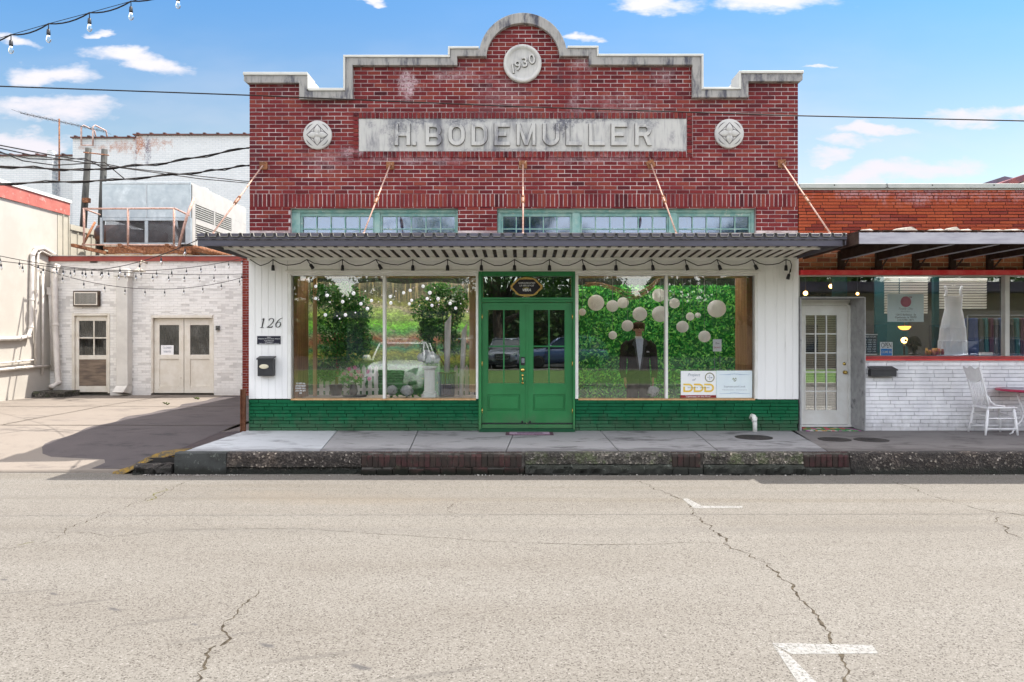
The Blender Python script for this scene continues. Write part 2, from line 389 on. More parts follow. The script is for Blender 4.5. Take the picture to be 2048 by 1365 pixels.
# ------------------------------------------------------------- ground, street, pavement
def struct(o): o['kind'] = 'structure'; return o
m, t, b = base('asphalt'); co = coords(t)
agg = t.new('ShaderNodeTexVoronoi'); t.l.new(co, agg.inputs['Vector']); agg.inputs['Scale'].default_value = 120
grain = t.sep(agg.outputs['Color'])[0]
col = t.ramp(grain, [(0, (.035, .028, .022)), (.10, (.062, .054, .045)), (.2, (.114, .104, .090)), (.8, (.141, .130, .114)), (.95, (.158, .147, .130)), (1, (.20, .19, .175))])
pits = t.step(t.noise(co, 34, 7, .8), .575, .64)
col = t.mix(t.math('MULTIPLY', pits, .8), col, (.035, .028, .020))
big = t.noise(t.scale(co, (.25, 1, 1)), .8, 5, .6)
col = t.mix(t.step(big, .35, .7), col, t.mix(1.0, col, (.87, .85, .83), 'MULTIPLY'))
yy = t.sep(co)[1]
# polished wheel tracks running along the street, and tar pitting towards the crown
col = t.mix(t.math('MULTIPLY', t.step(t.noise(t.scale(co, (.06, 3, 1)), 1.0, 3), .5, .7), t.step(yy, 6.2, 8.2)), col, t.mix(1.0, col, (.90, .87, .82), 'MULTIPLY'))
tar = t.math('MULTIPLY', t.step(t.noise(t.scale(co, (.8, 3.5, 1)), 3.0, 6, .7), .66, .74), t.step(yy, 5.2, 4.3))
col = t.mix(t.math('MULTIPLY', tar, .6), col, (.05, .048, .045))
def gspot(px, py, rx, ry, k, c_=(.045, .042, .04), tilt=0):
    global col
    g0 = G(px, py); n_ = t.new('ShaderNodeVectorMath', operation='SUBTRACT'); t.l.new(co, n_.inputs[0]); n_.inputs[1].default_value = tuple(g0)
    q = n_.outputs[0]
    if tilt: r_ = t.new('ShaderNodeVectorRotate'); r_.inputs['Angle'].default_value = tilt; t.l.new(q, r_.inputs[0]); q = r_.outputs[0]
    L = t.new('ShaderNodeVectorMath', operation='LENGTH'); t.l.new(t.scale(q, (1/rx, 1/ry, 0)), L.inputs[0])
    d = t.math('ADD', L.outputs['Value'], t.math('MULTIPLY', t.math('SUBTRACT', t.noise(co, 13, 8, .75), .5), 2.6))
    col = t.mix(t.math('MULTIPLY', t.step(d, 1.1, .3), k), col, c_)
for (px, py, rx, ry, tl) in [(108, 1188, .075, .022, .5), (228, 1219, .08, .024, .5), (388, 1249, .045, .018, .5), (532, 1291, .085, .028, .5), (718, 1334, .09, .03, .5), (10, 1160, .05, .02, .4)]: gspot(px, py, rx, ry, .75, (.035, .033, .034), tl)
for (px, py, rx, ry, tl) in [(60, 1183, .30, .025, -.25), (170, 1205, .3, .03, -.3), (320, 1242, .35, .035, -.35), (430, 1275, .3, .035, -.35), (620, 1315, .35, .035, -.3), (860, 1350, .4, .03, -.3)]: gspot(px, py, rx, ry, .38, (.05, .045, .04), tl)
for (px, py, rx, ry, k) in [(700, 1000, 1.6, .35, .35), (540, 990, .8, .3, .3)]: gspot(px, py, rx, ry, k*.5, (.15, .115, .075))
for (px, py, rx, ry, k) in [(400, 995, 6, .12, .3), (1500, 985, 5, .1, .3), (900, 1062, 5, .16, .25), (1800, 1058, 3, .14, .3), (300, 1058, 3, .12, .25)]: gspot(px, py, rx, ry, k, (.085, .077, .068))
t.l.new(col, b.inputs['Base Color']); b.inputs['Roughness'].default_value = .9
bump(t, b, t.math('SUBTRACT', t.noise(co, 70, 4, .7), pits), .3, .004)
M_asphalt = m
M_crack = pm('crack_tar', (.022, .017, .012), (.075, .062, .045), sc=30, rough=1, bmp=0)
M_weed = pm('crack_moss', (.11, .11, .03), (.06, .05, .02), sc=30, rough=1, bmp=0)
M_paint = pm('road_paint', (.235, .235, .225), (.195, .19, .18), sc=18, rough=.8, c3=(.13, .125, .11), sc3=45, lo3=.55, hi3=.64)
_t = NT(M_paint.node_tree); _b = _t.n['Principled BSDF']; _t.l.new(_t.step(_t.noise(coords(_t), 38, 8, .8), .59, .53), _b.inputs['Alpha'])
def wpos(t): return t.new('ShaderNodeNewGeometry').outputs['Position']
def concrete(name, c1, c2, dark, k=.6, rough=.9, sc=1.2, yscale=1, edge=0):
    m, t, b = base(name); co = coords(t)
    col = t.mix(t.noise(t.scale(co, (1, yscale, 1)), sc, 7, .62), c1, c2)
    col = t.mix(t.math('MULTIPLY', t.step(t.noise(t.scale(co, (.9, 1.8, 1)), 1.9, 8, .68), .5, .68), k), col, dark)
    col = t.mix(t.math('MULTIPLY', t.step(t.noise(co, 75, 3, .8), .55, .7), .35), col, dark)
    if edge: col = t.mix(t.math('MULTIPLY', t.step(t.math('ADD', t.sep(wpos(t))[1], t.math('MULTIPLY', t.math('SUBTRACT', t.noise(t.scale(co, (1, 3, 1)), 2.2, 7, .7), .5), 1.1)), 10.25, 9.9), .75), col, dark)
    if edge == 2:
        col = t.mix(t.math('MULTIPLY', t.step(t.noise(co, 9, 8, .8), .56, .64), .6), col, (.20, .22, .19))
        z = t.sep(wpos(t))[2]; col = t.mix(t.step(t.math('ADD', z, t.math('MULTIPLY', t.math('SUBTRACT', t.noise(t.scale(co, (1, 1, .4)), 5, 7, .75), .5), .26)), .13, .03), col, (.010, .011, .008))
    t.l.new(col, b.inputs['Base Color']); b.inputs['Roughness'].default_value = rough
    bump(t, b, t.noise(co, 70, 6, .7), .4 if edge < 2 else 1.0, .004 if edge < 2 else .012); return m
M_ground = concrete('bare_ground', (.22, .2, .17), (.17, .15, .12), (.1, .09, .07))
M_slabA = concrete('pale_slab', (.46, .48, .50), (.38, .39, .41), (.15, .15, .155), .75, edge=1)
M_slabB = concrete('grey_slab', (.31, .305, .31), (.25, .245, .25), (.085, .08, .085), 1.0, edge=1)
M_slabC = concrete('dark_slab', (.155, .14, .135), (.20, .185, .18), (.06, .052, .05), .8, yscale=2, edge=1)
M_drive = concrete('driveway_concrete', (.19, .165, .14), (.145, .12, .10), (.08, .066, .06), .6, sc=.7)
def aggregate(name, c1, c2, moss=0):
    m, t, b = base(name); co = coords(t)
    vr = t.new('ShaderNodeTexVoronoi'); t.l.new(co, vr.inputs['Vector']); vr.inputs['Scale'].default_value = 48
    g = t.sep(vr.outputs['Color'])[0]
    col = t.ramp(g, [(0, c1), (.5, c1), (.7, c2), (.93, c2), (.97, (.24, .21, .18)), (1, (.30, .27, .23))])
    col = t.mix(t.step(t.noise(co, 2.2, 6, .6), .5, .7), col, t.mix(1.0, col, (2.0, 1.9, 1.75), 'MULTIPLY'))
    if moss: col = t.mix(t.math('MULTIPLY', t.step(t.noise(co, 5, 7, .7), .5, .6), moss), col, (.07, .09, .035))
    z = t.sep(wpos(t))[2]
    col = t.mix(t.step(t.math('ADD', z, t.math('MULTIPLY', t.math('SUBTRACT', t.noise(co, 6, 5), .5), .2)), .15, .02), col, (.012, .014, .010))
    col = t.mix(t.math('MULTIPLY', t.step(t.noise(co, 1.7, 9, .75), .46, .6), .75), col, (.022, .019, .017))
    t.l.new(col, b.inputs['Base Color']); b.inputs['Roughness'].default_value = .95
    bump(t, b, t.math('ADD', vr.outputs['Distance'], t.noise(co, 25, 5, .7)), 1.0, .012); return m
M_agg = aggregate('exposed_aggregate', (.024, .019, .017), (.065, .054, .047))
M_aggm = aggregate('mossy_aggregate', (.04, .036, .03), (.11, .10, .085), .6)
M_curbtop = concrete('curb_top', (.33, .30, .26), (.24, .22, .19), (.08, .07, .06), .8, sc=3)
M_curbblk = concrete('smooth_curb_block', (.13, .138, .138), (.075, .082, .082), (.022, .024, .022), .95, sc=4, edge=2)
def st_kerb(t, co, col):
    col = t.mix(t.math('MULTIPLY', t.step(t.noise(co, 4, 8, .75), .42, .58), .8), col, (.028, .025, .022))
    col = t.mix(t.math('MULTIPLY', t.step(t.noise(co, 7, 8, .75), .58, .68), .7), col, (.085, .085, .06))
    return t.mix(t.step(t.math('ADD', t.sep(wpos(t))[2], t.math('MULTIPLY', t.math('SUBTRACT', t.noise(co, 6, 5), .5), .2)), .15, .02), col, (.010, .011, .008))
M_curbbr = brickmat('kerb_brick', [(0, (.06, .030, .030)), (.5, (.07, .036, .034)), (1, (.045, .036, .03))], st_kerb)
M_ledge = concrete('mossy_ledge', (.06, .07, .052), (.03, .036, .02), (.012, .013, .01), .95, sc=7, edge=2)

gm = MB(); gm.quad((-900, -900, -.06), (900, -900, -.06), (900, 900, -.06), (-900, 900, -.06))
struct(gm.build('ground', M_ground))
rd = MB(); nx, x0, x1 = 60, -70, 70
rd.quad((x0, -1.8, 0), (x1, -1.8, 0), (x1, 9.9, 0), (x0, 9.9, 0))
def crack(pts, w0, w1, mi=1, seed=3, rough=.03, z=.0012):
    rnd = random.Random(seed); p3 = [G(*p) for p in pts]; q = []
    for a, bb in zip(p3, p3[1:]):
        n = max(2, int((bb-a).length/.035))
        for i in range(n): q.append(a.lerp(bb, i/n))
    q.append(p3[-1]); L = []; dr = 0
    for i, p in enumerate(q):
        d = (q[min(i+1, len(q)-1)]-q[max(i-1, 0)]); nn = Vector((-d.y, d.x, 0)).normalized()
        dr = dr*.8+rnd.uniform(-rough, rough); w = (w0+(w1-w0)*i/len(q))*(rnd.uniform(.15, 1.0) if rnd.random() < .8 else rnd.uniform(1.0, 1.3))*(.6+.7*abs(noise.noise(Vector((seed*3.3, i*.11, 0))))*2)*1.35
        c = p+nn*dr; L.append((c+nn*w, c-nn*w))
    rd.mat(mi)
    for (a, b_), (c, d) in zip(L, L[1:]):
        rd.add([(a.x, a.y, z), (b_.x, b_.y, z), (d.x, d.y, z), (c.x, c.y, z)], [(0, 1, 2, 3)])
crack([(1283, 963), (1310, 978), (1345, 990), (1368, 1002), (1395, 1025), (1410, 1050), (1440, 1072), (1462, 1097), (1530, 1130)], .006, .008, seed=1)
crack([(1530, 1130), (1550, 1145), (1578, 1170), (1598, 1200), (1625, 1222), (1645, 1242), (1668, 1275), (1676, 1292), (1686, 1322), (1696, 1366)], .008, .011, seed=2, rough=.02)
crack([(1790, 964), (1830, 982), (1900, 1003), (1960, 1018), (2060, 1034)], .006, .006, seed=4)
crack([(1990, 1034), (1998, 1052), (2044, 1076)], .006, .007, seed=5)
crack([(100, 1066), (180, 1066), (215, 1074), (285, 1067), (380, 1059), (620, 1058), (760, 1068), (900, 1076), (950, 1083), (1040, 1086), (1180, 1091), (1290, 1088), (1435, 1086)], .0028, .0035, seed=6, rough=.012)
crack([(385, 962), (330, 985), (285, 1003), (205, 1030), (130, 1057), (105, 1075), (50, 1090), (-20, 1100)], .005, .004, seed=7)
crack([(335, 978), (290, 1003)], .012, .01, 2, seed=8); crack([(70, 1085), (40, 1092)], .008, .008, 2, seed=18)
crack([(518, 1180), (490, 1205), (468, 1228), (448, 1245), (445, 1262), (450, 1278), (430, 1292)], .004, .012, seed=9, rough=.02)
crack([(430, 1292), (405, 1320), (390, 1340), (378, 1366)], .008, .008, seed=10, rough=.03)
crack([(907, 1008), (903, 1018), (912, 1028)], .004, .004, seed=11)
road = struct(rd.build('road', [M_asphalt, M_crack, M_weed]))
mk = MB()
def gpoly(pts, z=.002):
    q = [G(*p) for p in pts]; mk.add([(p.x, p.y, z) for p in q], [tuple(range(len(q)))])
gpoly([(1364, 998), (1376, 998), (1402, 1012), (1402, 1017), (1388, 1017)]); gpoly([(1402.3, 1012.5), (1485, 1013), (1485, 1016.6), (1402.3, 1017)])
struct(mk.build('road_marking', M_paint))
mk = MB()
gpoly([(1543, 1287), (1744, 1291), (1757, 1308), (1586, 1309), (1583, 1309)]); gpoly([(1545, 1290), (1579, 1311), (1640, 1372), (1600, 1372)])
struct(mk.build('road_marking', M_paint))

# pavement slabs
def slab(name, pts, mt, z=.29, h=.12):
    m = MB(); q = [Vector((a, b_, z)) for a, b_ in pts]; n = len(q)
    m.add([(p.x, p.y, z) for p in q]+[(p.x, p.y, z-h) for p in q], [tuple(range(n)), tuple(range(2*n-1, n-1, -1))]+[(i, n+i, n+(i+1) % n, (i+1) % n) for i in range(n)])
    o = m.build(name, mt, bevel=.006); return struct(o)
xs0 = -4.55
jt = [(xs0, xs0), (X(674, 12), X(640, 9.85)), (X(836, 12), X(818, 9.85)), (X(1030, 12), X(1012, 9.85)), (X(1201, 12), X(1238, 9.85)), (X(1387, 12), X(1437, 9.85)), (X(1590, 12), X(1655, 9.85))]
mts = [M_slabA, M_slabB, M_slabB, M_slabB, M_slabB, M_slabB]
for i in range(6):
    (a, b_), (c, d) = jt[i], jt[i+1]
    g = .005
    slab('sidewalk', [(b_+g, 9.852), (d-g, 9.852), (c-g, 12.02), (a+g, 12.02)], mts[i])
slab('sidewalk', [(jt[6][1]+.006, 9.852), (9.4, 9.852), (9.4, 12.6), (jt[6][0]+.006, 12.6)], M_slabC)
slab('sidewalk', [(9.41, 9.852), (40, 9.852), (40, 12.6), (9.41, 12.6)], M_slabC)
# kerb
def rough_box(x0, x1, y0, y1, z0, z1, jit=.01, st=.05, seed=1, rnd_edge=.03):
    m = MB(); nx = max(2, int((x1-x0)/st)); pr = [(y1, z0), (y0, z0), (y0, z0+(z1-z0)*.35), (y0, z0+(z1-z0)*.7), (y0+rnd_edge*.3, z1-rnd_edge*.4), (y0+rnd_edge, z1), ((y0+y1)/2, z1), (y1, z1)]
    vs = []
    for i in range(nx+1):
        x = x0+(x1-x0)*i/nx
        for j, (a, c) in enumerate(pr):
            e = 0 if j in (0, 7) else 1
            nz = noise.noise(Vector((x*9+seed*7, a*9, c*14)))*jit*e; n2 = noise.noise(Vector((x*30, a*30+seed, c*30)))*jit*.5*e
            vs.append((x, a+nz+n2, c+(nz*.4 if j >= 4 else 0)))
    k = len(pr)
    fs = [(i*k+j, (i+1)*k+j, (i+1)*k+j+1, i*k+j+1) for i in range(nx) for j in range(k-1)]
    fs += [tuple(range(k)), tuple(nx*k+j for j in range(k-1, -1, -1))]
    return m.add(vs, fs, False)
sk = 149.0
def kx(px): return (px-CX)/sk
YK = 9.70
segs = [(357, 460, 'blk'), (460, 727, 'agg'), (727, 1050, 'brick'), (1050, 1340, 'aggm'), (1340, 1402, 'brick'), (1402, 1600, 'aggm'), (1600, 1692, 'brick'), (1692, 3000, 'agg2')]
for si, (a, c, kd) in enumerate(segs):
    xa, xb = kx(a)+.003, kx(c)-.003
    if kd == 'blk':
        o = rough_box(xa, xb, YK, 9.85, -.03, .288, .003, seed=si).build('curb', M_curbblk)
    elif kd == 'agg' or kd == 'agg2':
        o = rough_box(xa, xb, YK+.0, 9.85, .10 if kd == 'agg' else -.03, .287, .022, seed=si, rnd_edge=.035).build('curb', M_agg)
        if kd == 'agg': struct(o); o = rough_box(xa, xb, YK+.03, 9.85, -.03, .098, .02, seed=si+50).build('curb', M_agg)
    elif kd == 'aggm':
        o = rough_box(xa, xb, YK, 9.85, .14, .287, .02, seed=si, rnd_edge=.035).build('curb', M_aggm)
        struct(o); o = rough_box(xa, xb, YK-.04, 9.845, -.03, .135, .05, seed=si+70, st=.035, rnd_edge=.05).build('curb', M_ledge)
    else:
        mm = MB(); x = xa; rnd = random.Random(si)
        while x < xb-.05:
            w = .076; xe = min(x+w-.009, xb); yo = rnd.uniform(-.006, .006)
            prf = [(9.80, .10), (YK-.01+yo, .10), (YK-.01+yo, .235), (YK+.012+yo, .27), (YK+.05, .29), (9.80, .292)]
            mm.add([(x, p, q) for p, q in prf]+[(xe, p, q) for p, q in prf], [(0, 1, 2, 3, 4, 5), (11, 10, 9, 8, 7, 6)]+[(i, i+6, (i+1) % 6+6, (i+1) % 6) for i in range(6)])
            x += w
        mm.mat(1).box(xa, xb, YK+.008, 9.85, -.03, .284); mm.mat(0)
        o = mm.build('curb', [M_curbbr, pm('kerb_mortar%d' % si, (.12, .11, .10), (.035, .032, .028), sc=9, rough=.95)], bevel=.003)
        struct(o); mm = MB(); x = xa
        while x < xb-.03:
            xe = min(x+.21, xb); mm.box(x, xe-.008, YK-.045+rnd.uniform(-.015, .015), YK+.005, -.03, rnd.uniform(.07, .098)); x += .21
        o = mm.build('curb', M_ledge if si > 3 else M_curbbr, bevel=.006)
    struct(o)
# crumbs of stone and litter in the gutter
gr = MB(); rnd = random.Random(5)
for i in range(420):
    px = rnd.uniform(300, 470) if i < 170 else rnd.uniform(300, 2060)
    x = (px-CX)/149; y = 9.66-abs(rnd.gauss(0, .03)); r = rnd.uniform(.003, .012)
    gr.lathe((x, y, r*.5), [(r*.5, -r*.5), (r, 0), (r*.6, r*.6)], 5)
tag(gr.build('gutter_gravel', pm('gravel', (.4, .38, .35), (.15, .13, .12), sc=3, isl=.5, rough=.9)), 'loose pale grit and crumbs along the foot of the kerb', 'gravel', kind='stuff')

M_skin0 = concrete('yard_edge', (.095, .08, .075), (.125, .105, .098), (.055, .045, .042), .6, sc=.9)
# driveway: rises from the gutter to the yard behind
def dz(x, y):
    a = min(max((y-9.84)/3.0, 0), 1); a = a*a*(3-2*a)
    return .025+a*.265+.012*noise.noise(Vector((x*.6, y*.6, 0)))
dm = MB(); nx, ny = 46, 60; vs = []
for j in range(ny+1):
    y = 9.84+(19.45-9.84)*j/ny
    for i in range(nx+1):
        x = -13+(13-4.98)*i/nx; vs.append((x, y, dz(x, y)))
for i in range(nx+1): vs.append((-13+8.02*i/nx, 9.84, -.05))
fs = [(j*(nx+1)+i, j*(nx+1)+i+1, (j+1)*(nx+1)+i+1, (j+1)*(nx+1)+i) for j in range(ny) for i in range(nx)]
k = (ny+1)*(nx+1); fs += [(k+i, k+i+1, i+1, i) for i in range(nx)]
dm.add(vs, fs, True)
struct(dm.build('driveway', M_drive))
dm = MB(); dm.quad((-4.98, 12.03, dz(-5, 12.1)), (-4.3, 12.03, dz(-5, 12.1)), (-4.3, 19.4, .29), (-4.98, 19.4, .29)); struct(dm.build('driveway', M_skin0))
jm = MB()
def strip(pts, w, m=jm, dzz=.0085):
    for a, b_ in zip(pts, pts[1:]):
        a, b_ = Vector(a), Vector(b_); n = max(1, int((b_-a).length/.25))
        for i in range(n):
            p, q = a.lerp(b_, i/n), a.lerp(b_, (i+1)/n); d = (q-p).normalized(); s_ = Vector((-d.y, d.x))*w
            m.add([(c.x, c.y, dz(c.x, c.y)+dzz) for c in (p+s_, p-s_, q-s_, q+s_)], [(0, 1, 2, 3)])
strip([(-12.4, 12.9), (-9, 12.75), (-5.0, 12.7)], .016); strip([(-12.4, 16.2), (-7.4, 16.1), (-5.0, 16.15)], .018); strip([(-9.1, 12.8), (-9.25, 16.1), (-9.3, 19.2)], .012)
struct(jm.build('driveway', M_crack))
# dark asphalt patch on the drive, deepened and cut along the storefront's cast shadow
M_drive_shade = concrete('driveway_patch_shade', (.044, .036, .038), (.082, .068, .068), (.022, .018, .02), .9, sc=1.6)
sm = MB(); vs = []; NY = 50
for j in range(NY+1):
    y = 9.95+(19.1-9.95)*j/NY
    k_ = min(max((10.75-y)/.3, 0), 1); k_ = k_*k_*(3-2*k_)
    xl = -7.42-.06*(y-12.5)+.22*noise.noise(Vector((3, y*1.1, 0)))+(0 if y > 11.6 else (11.6-y)*.25)+k_*1.0
    for i in range(15):
        x = xl+(-4.99-xl)*i/14; vs.append((x, y, dz(x, y)+(.005 if i else .001)))
sm.add(vs, [(j*15+i, j*15+i+1, (j+1)*15+i+1, (j+1)*15+i) for j in range(NY) for i in range(14)], True)
struct(sm.build('driveway', M_drive_shade))
# steel gutter plate, yellow painted kerb return and broken lump at the drive's corner
pl = MB(); pl.add([(-4.98, 9.86, .16), (-4.57, 9.86, .27), (-4.57, 12.0, .285), (-4.98, 12.0, .262), (-4.98, 9.86, .15), (-4.57, 9.86, .26), (-4.57, 12.0, .275), (-4.98, 12.0, .25)], [(0, 1, 2, 3), (7, 6, 5, 4), (0, 4, 5, 1), (0, 3, 7, 4)])
tag(pl.build('drain_plate', pm('brown_steel', (.03, .02, .024), (.045, .03, .03), rough=.55)), 'long brown steel plate bridging the drive and the raised pavement', 'drain cover')
yk = MB(); pts = []
M_yel = pm('worn_yellow_paint', (.22, .135, .025), (.15, .10, .035), sc=8, rough=.8, c3=(.07, .06, .045), sc3=14, lo3=.45, hi3=.6)
prof = [(-5.46, 9.80, .025), (-5.33, 9.81, .06), (-5.20, 9.83, .12), (-5.08, 9.87, .19), (-4.96, 9.93, .245), (-4.80, 9.96, .27), (-4.565, 9.96, .286)]
for i, (x, y, z) in enumerate(prof):
    pts += [(x, y-.09, z-.07), (x, y-.04, z), (x, y+.16, z+.004), (x+.03, y+.2, z-.12)]
yk.add(pts, [(i*4+j, (i+1)*4+j, (i+1)*4+j+1, i*4+j+1) for i in range(6) for j in range(3)], True)
struct(yk.build('curb', M_yel))
lp = rough_box(-5.15, -4.66, 9.68, 9.86, -.03, .135, .07, .04, seed=99, rnd_edge=.06); struct(lp.build('curb', M_agg))
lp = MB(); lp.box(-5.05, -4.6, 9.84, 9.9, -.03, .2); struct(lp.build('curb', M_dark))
# ------------------------------------------------------------- lettering
def text(body, x, z, h, y, mt, parent=None, name='lettering', dep=.002, shear=0, bold=0, align='CENTER', width=None, tilt=0, mirror=False, flat=False, label=None, asthing=None):
    """letters standing on the wall plane at depth y (facing the street), h = cap height"""
    cu = bpy.data.curves.new(name, 'FONT'); cu.body = body; cu.align_x = align; cu.align_y = 'CENTER'
    cu.shear = shear; cu.offset = bold; cu.size = 1; cu.resolution_u = 3
    ob = bpy.data.objects.new('tmp', cu); COL.objects.link(ob)
    bpy.context.view_layer.update()
    me = bpy.data.meshes.new_from_object(ob.evaluated_get(bpy.context.evaluated_depsgraph_get()))
    bpy.data.objects.remove(ob)
    xs = [v.co.x for v in me.vertices]
    k = h/.73/ (1 + body.count('\n')*0)
    kx_ = k if width is None else width/(max(xs)-min(xs))
    ca, sa = math.cos(tilt), math.sin(tilt); m = MB()
    vs = []
    for v in me.vertices:
        a, c = v.co.x*kx_, v.co.y*k; a, c = a*ca-c*sa, a*sa+c*ca
        vs.append((a, c))
    n = len(vs); sg = 1
    allv = [(x+a, y-dep, z+c) for a, c in vs]+[(x+a, y, z+c) for a, c in vs]
    fs = [tuple(p.vertices) for p in me.polygons]; ec = {}
    for f in fs:
        for i in range(len(f)):
            e = (f[i], f[(i+1) % len(f)]); ec[e] = 1
    side = [(e[1], e[0], n+e[0], n+e[1]) for e in ec if (e[1], e[0]) not in ec]
    m.add(allv, fs+side)
    if flat:                                     # lay the letters on a floor: x, z -> x, y
        m.v = [(a, y+(c-z), flat+ (y-b_)) for a, b_, c in m.v]
    bpy.data.meshes.remove(me)
    if asthing: return m
    return m.build(name, mt, parent)
def brush(m, pts, y0, y1):
    """a pen stroke with changing width: pts = (x, z, halfwidth)"""
    L, Rr = [], []
    for i, (x, z, w) in enumerate(pts):
        a = pts[max(i-1, 0)]; b_ = pts[min(i+1, len(pts)-1)]; d = Vector((b_[0]-a[0], b_[1]-a[1])).normalized()
        L.append((x-d.y*w, z+d.x*w)); Rr.append((x+d.y*w, z-d.x*w))
    for i in range(len(pts)-1): m.prism([[L[i], Rr[i], Rr[i+1], L[i+1]]], y0, y1)
def arc(cx, cz, rx, rz, a0, a1, n=12, ex=1.0):
    return [(cx+rx*math.cos(R(a0+(a1-a0)*i/n)), cz+rz*math.sin(R(a0+(a1-a0)*i/n))) for i in range(n+1)]

# ------------------------------------------------------------- the storefront
SF = thing('brick_storefront', 'dark red brick shopfront with stepped parapet, arched gable, metal canopy and green double doors', 'shop building', (0, 12, .29))
L_ = lambda pts: [(fx(a), fz(b_)) for a, b_ in pts]
arcO = [(1046+88*math.cos(R(a)), 118-88*math.sin(R(a))) for a in range(168, 11, -6)]
arcI = [(1046+73*math.cos(R(a)), 119-69*math.sin(R(a))) for a in range(180, -1, -6)]
outer = [(491, 154), (617, 154), (617, 185.5), (693, 185.5), (693, 119), (901, 119), (901, 102), (959, 102)]+arcO+[(1134, 101), (1192, 101), (1192, 117), (1400, 117), (1400, 183), (1479, 183), (1479, 151), (1602, 151)]
inner = [(1602, 163), (1598, 166), (1494, 166), (1494, 198), (1383, 198), (1383, 133), (1177, 133), (1177, 115.5), (1120, 115.5)]+[p for p in reversed(arcI)]+[(972, 116), (915, 116), (915, 134), (707, 134), (707, 201), (601, 201), (601, 169), (496, 169), (491, 165)]
# drop doubled points
cop = MB(); cop.prism([L_(outer+inner)], 11.925, 12.34)
cop.build('coping', M_coping, SF, bevel=.006)
fl = MB()
for (a, c, d, e) in [(490, 618, 148.5, 154.2), (617.3, 619.8, 153, 182.5), (620, 689, 180, 185.2), (689, 692.8, 114.5, 185), (692.8, 901, 114.5, 118.8), (897, 900.8, 97.5, 114.3), (901, 958, 97.5, 101.8),
                     (1134.5, 1196, 96.5, 100.8), (1192.3, 1196, 100.9, 116.8), (1196.2, 1404.5, 112.5, 116.8), (1400.3, 1404.5, 117, 183), (1404.7, 1474.5, 178.5, 182.8), (1474.7, 1478.8, 146, 182.5), (1479, 1603.5, 145.8, 150.8)]:
    fl.fbox(a, c, d, e, 11.905, 12.36)
    if (a, c) == (901, 958): fl.build('flashing', M_metal, SF, bevel=.004); fl = MB()
fl.build('flashing', M_metal, SF, bevel=.004)
wallpoly = [(499, 160), (609, 160), (609, 193), (700, 193), (700, 127), (908, 127), (908, 109), (968, 109)]+[(1046+80*math.cos(R(a)), 118-77*math.sin(R(a))) for a in range(176, 3, -8)]+[(1126, 108), (1184, 108), (1184, 125), (1392, 125), (1392, 190), (1486, 190), (1486, 158), (1596, 158), (1596, 466), (499, 466)]
wp = L_(wallpoly)
win1, win2 = (583, 916, 416, 470), (996, 1512, 416, 470)
H1 = [(fx(580), fx(916), fz(470), fz(416.5)), (fx(994), fx(1513), fz(470), fz(416.5)), (fx(707), fx(1386), fz(316), fz(226)),
      (fx(490), fx(1600), fz(414.5), fz(388))]
CH = .0672
bk = bricks(wp, H1, 12.0, .2155, CH, .0112, seed=3, z0=fz(166.2)-60*CH)
bk.build('brick_facing', M_red, SF)
# soldier course over the windows, bands round the name panel
sold = MB(); rnd = random.Random(4)
def soldiers(x0, x1, z0, z1, w, y, mo=.0125):
    x = x0
    while x < x1-.02:
        xe = min(x+w-mo, x1); yy = y+rnd.uniform(-.002, .002); sold.box(x, xe, yy, yy+.05, z0+rnd.uniform(0, .002), z1); x += w
soldiers(fx(499.5), fx(1596), fz(414.2), fz(388.6), .0705, 11.999)
sold.build('soldier_course', M_red, SF, bevel=.002); sold = MB()
soldiers(fx(718), fx(1373), fz(237.5), fz(226), .068, 11.985)
soldiers(fx(718), fx(1373), fz(315.5), fz(304), .068, 11.985)
for a, b_ in ((707, 717), (1374, 1384.5)):
    z = fz(315)
    while z < fz(228): sold.box(fx(a), fx(b_), 11.988, 12.04, z, min(z+CH-.0105, fz(226))); z += CH
sold.build('panel_border', M_red, SF, bevel=.002)
bkw = MB(); bkw.prism([wp, L_([(580, 416.5), (916, 416.5), (916, 465.8), (580, 465.8)]), L_([(994, 416.5), (1513, 416.5), (1513, 465.8), (994, 465.8)])], 12.0075, 12.30)
bkw.build('wall', M_mortar, SF)
# the shell behind: side walls, roof, rear, party parapets
sh = MB()
sh.box(fx(498), fx(498)+.3, 12.31, 34, .0, 6.1); sh.box(fx(1596)-.3, fx(1596), 12.31, 34, .0, 6.1); sh.box(fx(498)+.3, fx(1596)-.3, 33.7, 34, 0, 6.1)
sh.box(fx(498)+.3, fx(1596)-.3, 16.6, 33.7, 4.95, 5.1); sh.box(fx(498)+.3, -3.6, 12.31, 16.6, 4.95, 5.1); sh.box(3.7, fx(1596)-.3, 12.31, 16.6, 4.95, 5.1)
sh.build('side_wall', brickmat('plain_red_wall', RED), SF)
m, t, b = base('added_frosted_sheet'); t.n.remove(b); tl = t.new('ShaderNodeBsdfTranslucent'); tl.inputs[0].default_value = (.92, .92, .90, 1); t.l.new(tl.outputs[0], t.n['Material Output'].inputs[0]); M_frost = m
sk_ = MB(); sk_.quad((-3.6, 12.36, 4.98), (3.7, 12.36, 4.98), (3.7, 16.6, 4.98), (-3.6, 16.6, 4.98)); sk_.build('added_rooflight', M_frost, SF)  # unseen rooflight, added to fill the display bays with light
w2 = MB(); w2.box(fx(498)+.3, fx(617), 12.37, 14.2, 5.1, fz(150)); w2.build('parapet_return', M_white, SF); w2 = MB(); w2.box(fx(1479), fx(1596)-.3, 12.37, 14.2, 5.1, fz(148)); w2.build('parapet_return', M_white, SF)
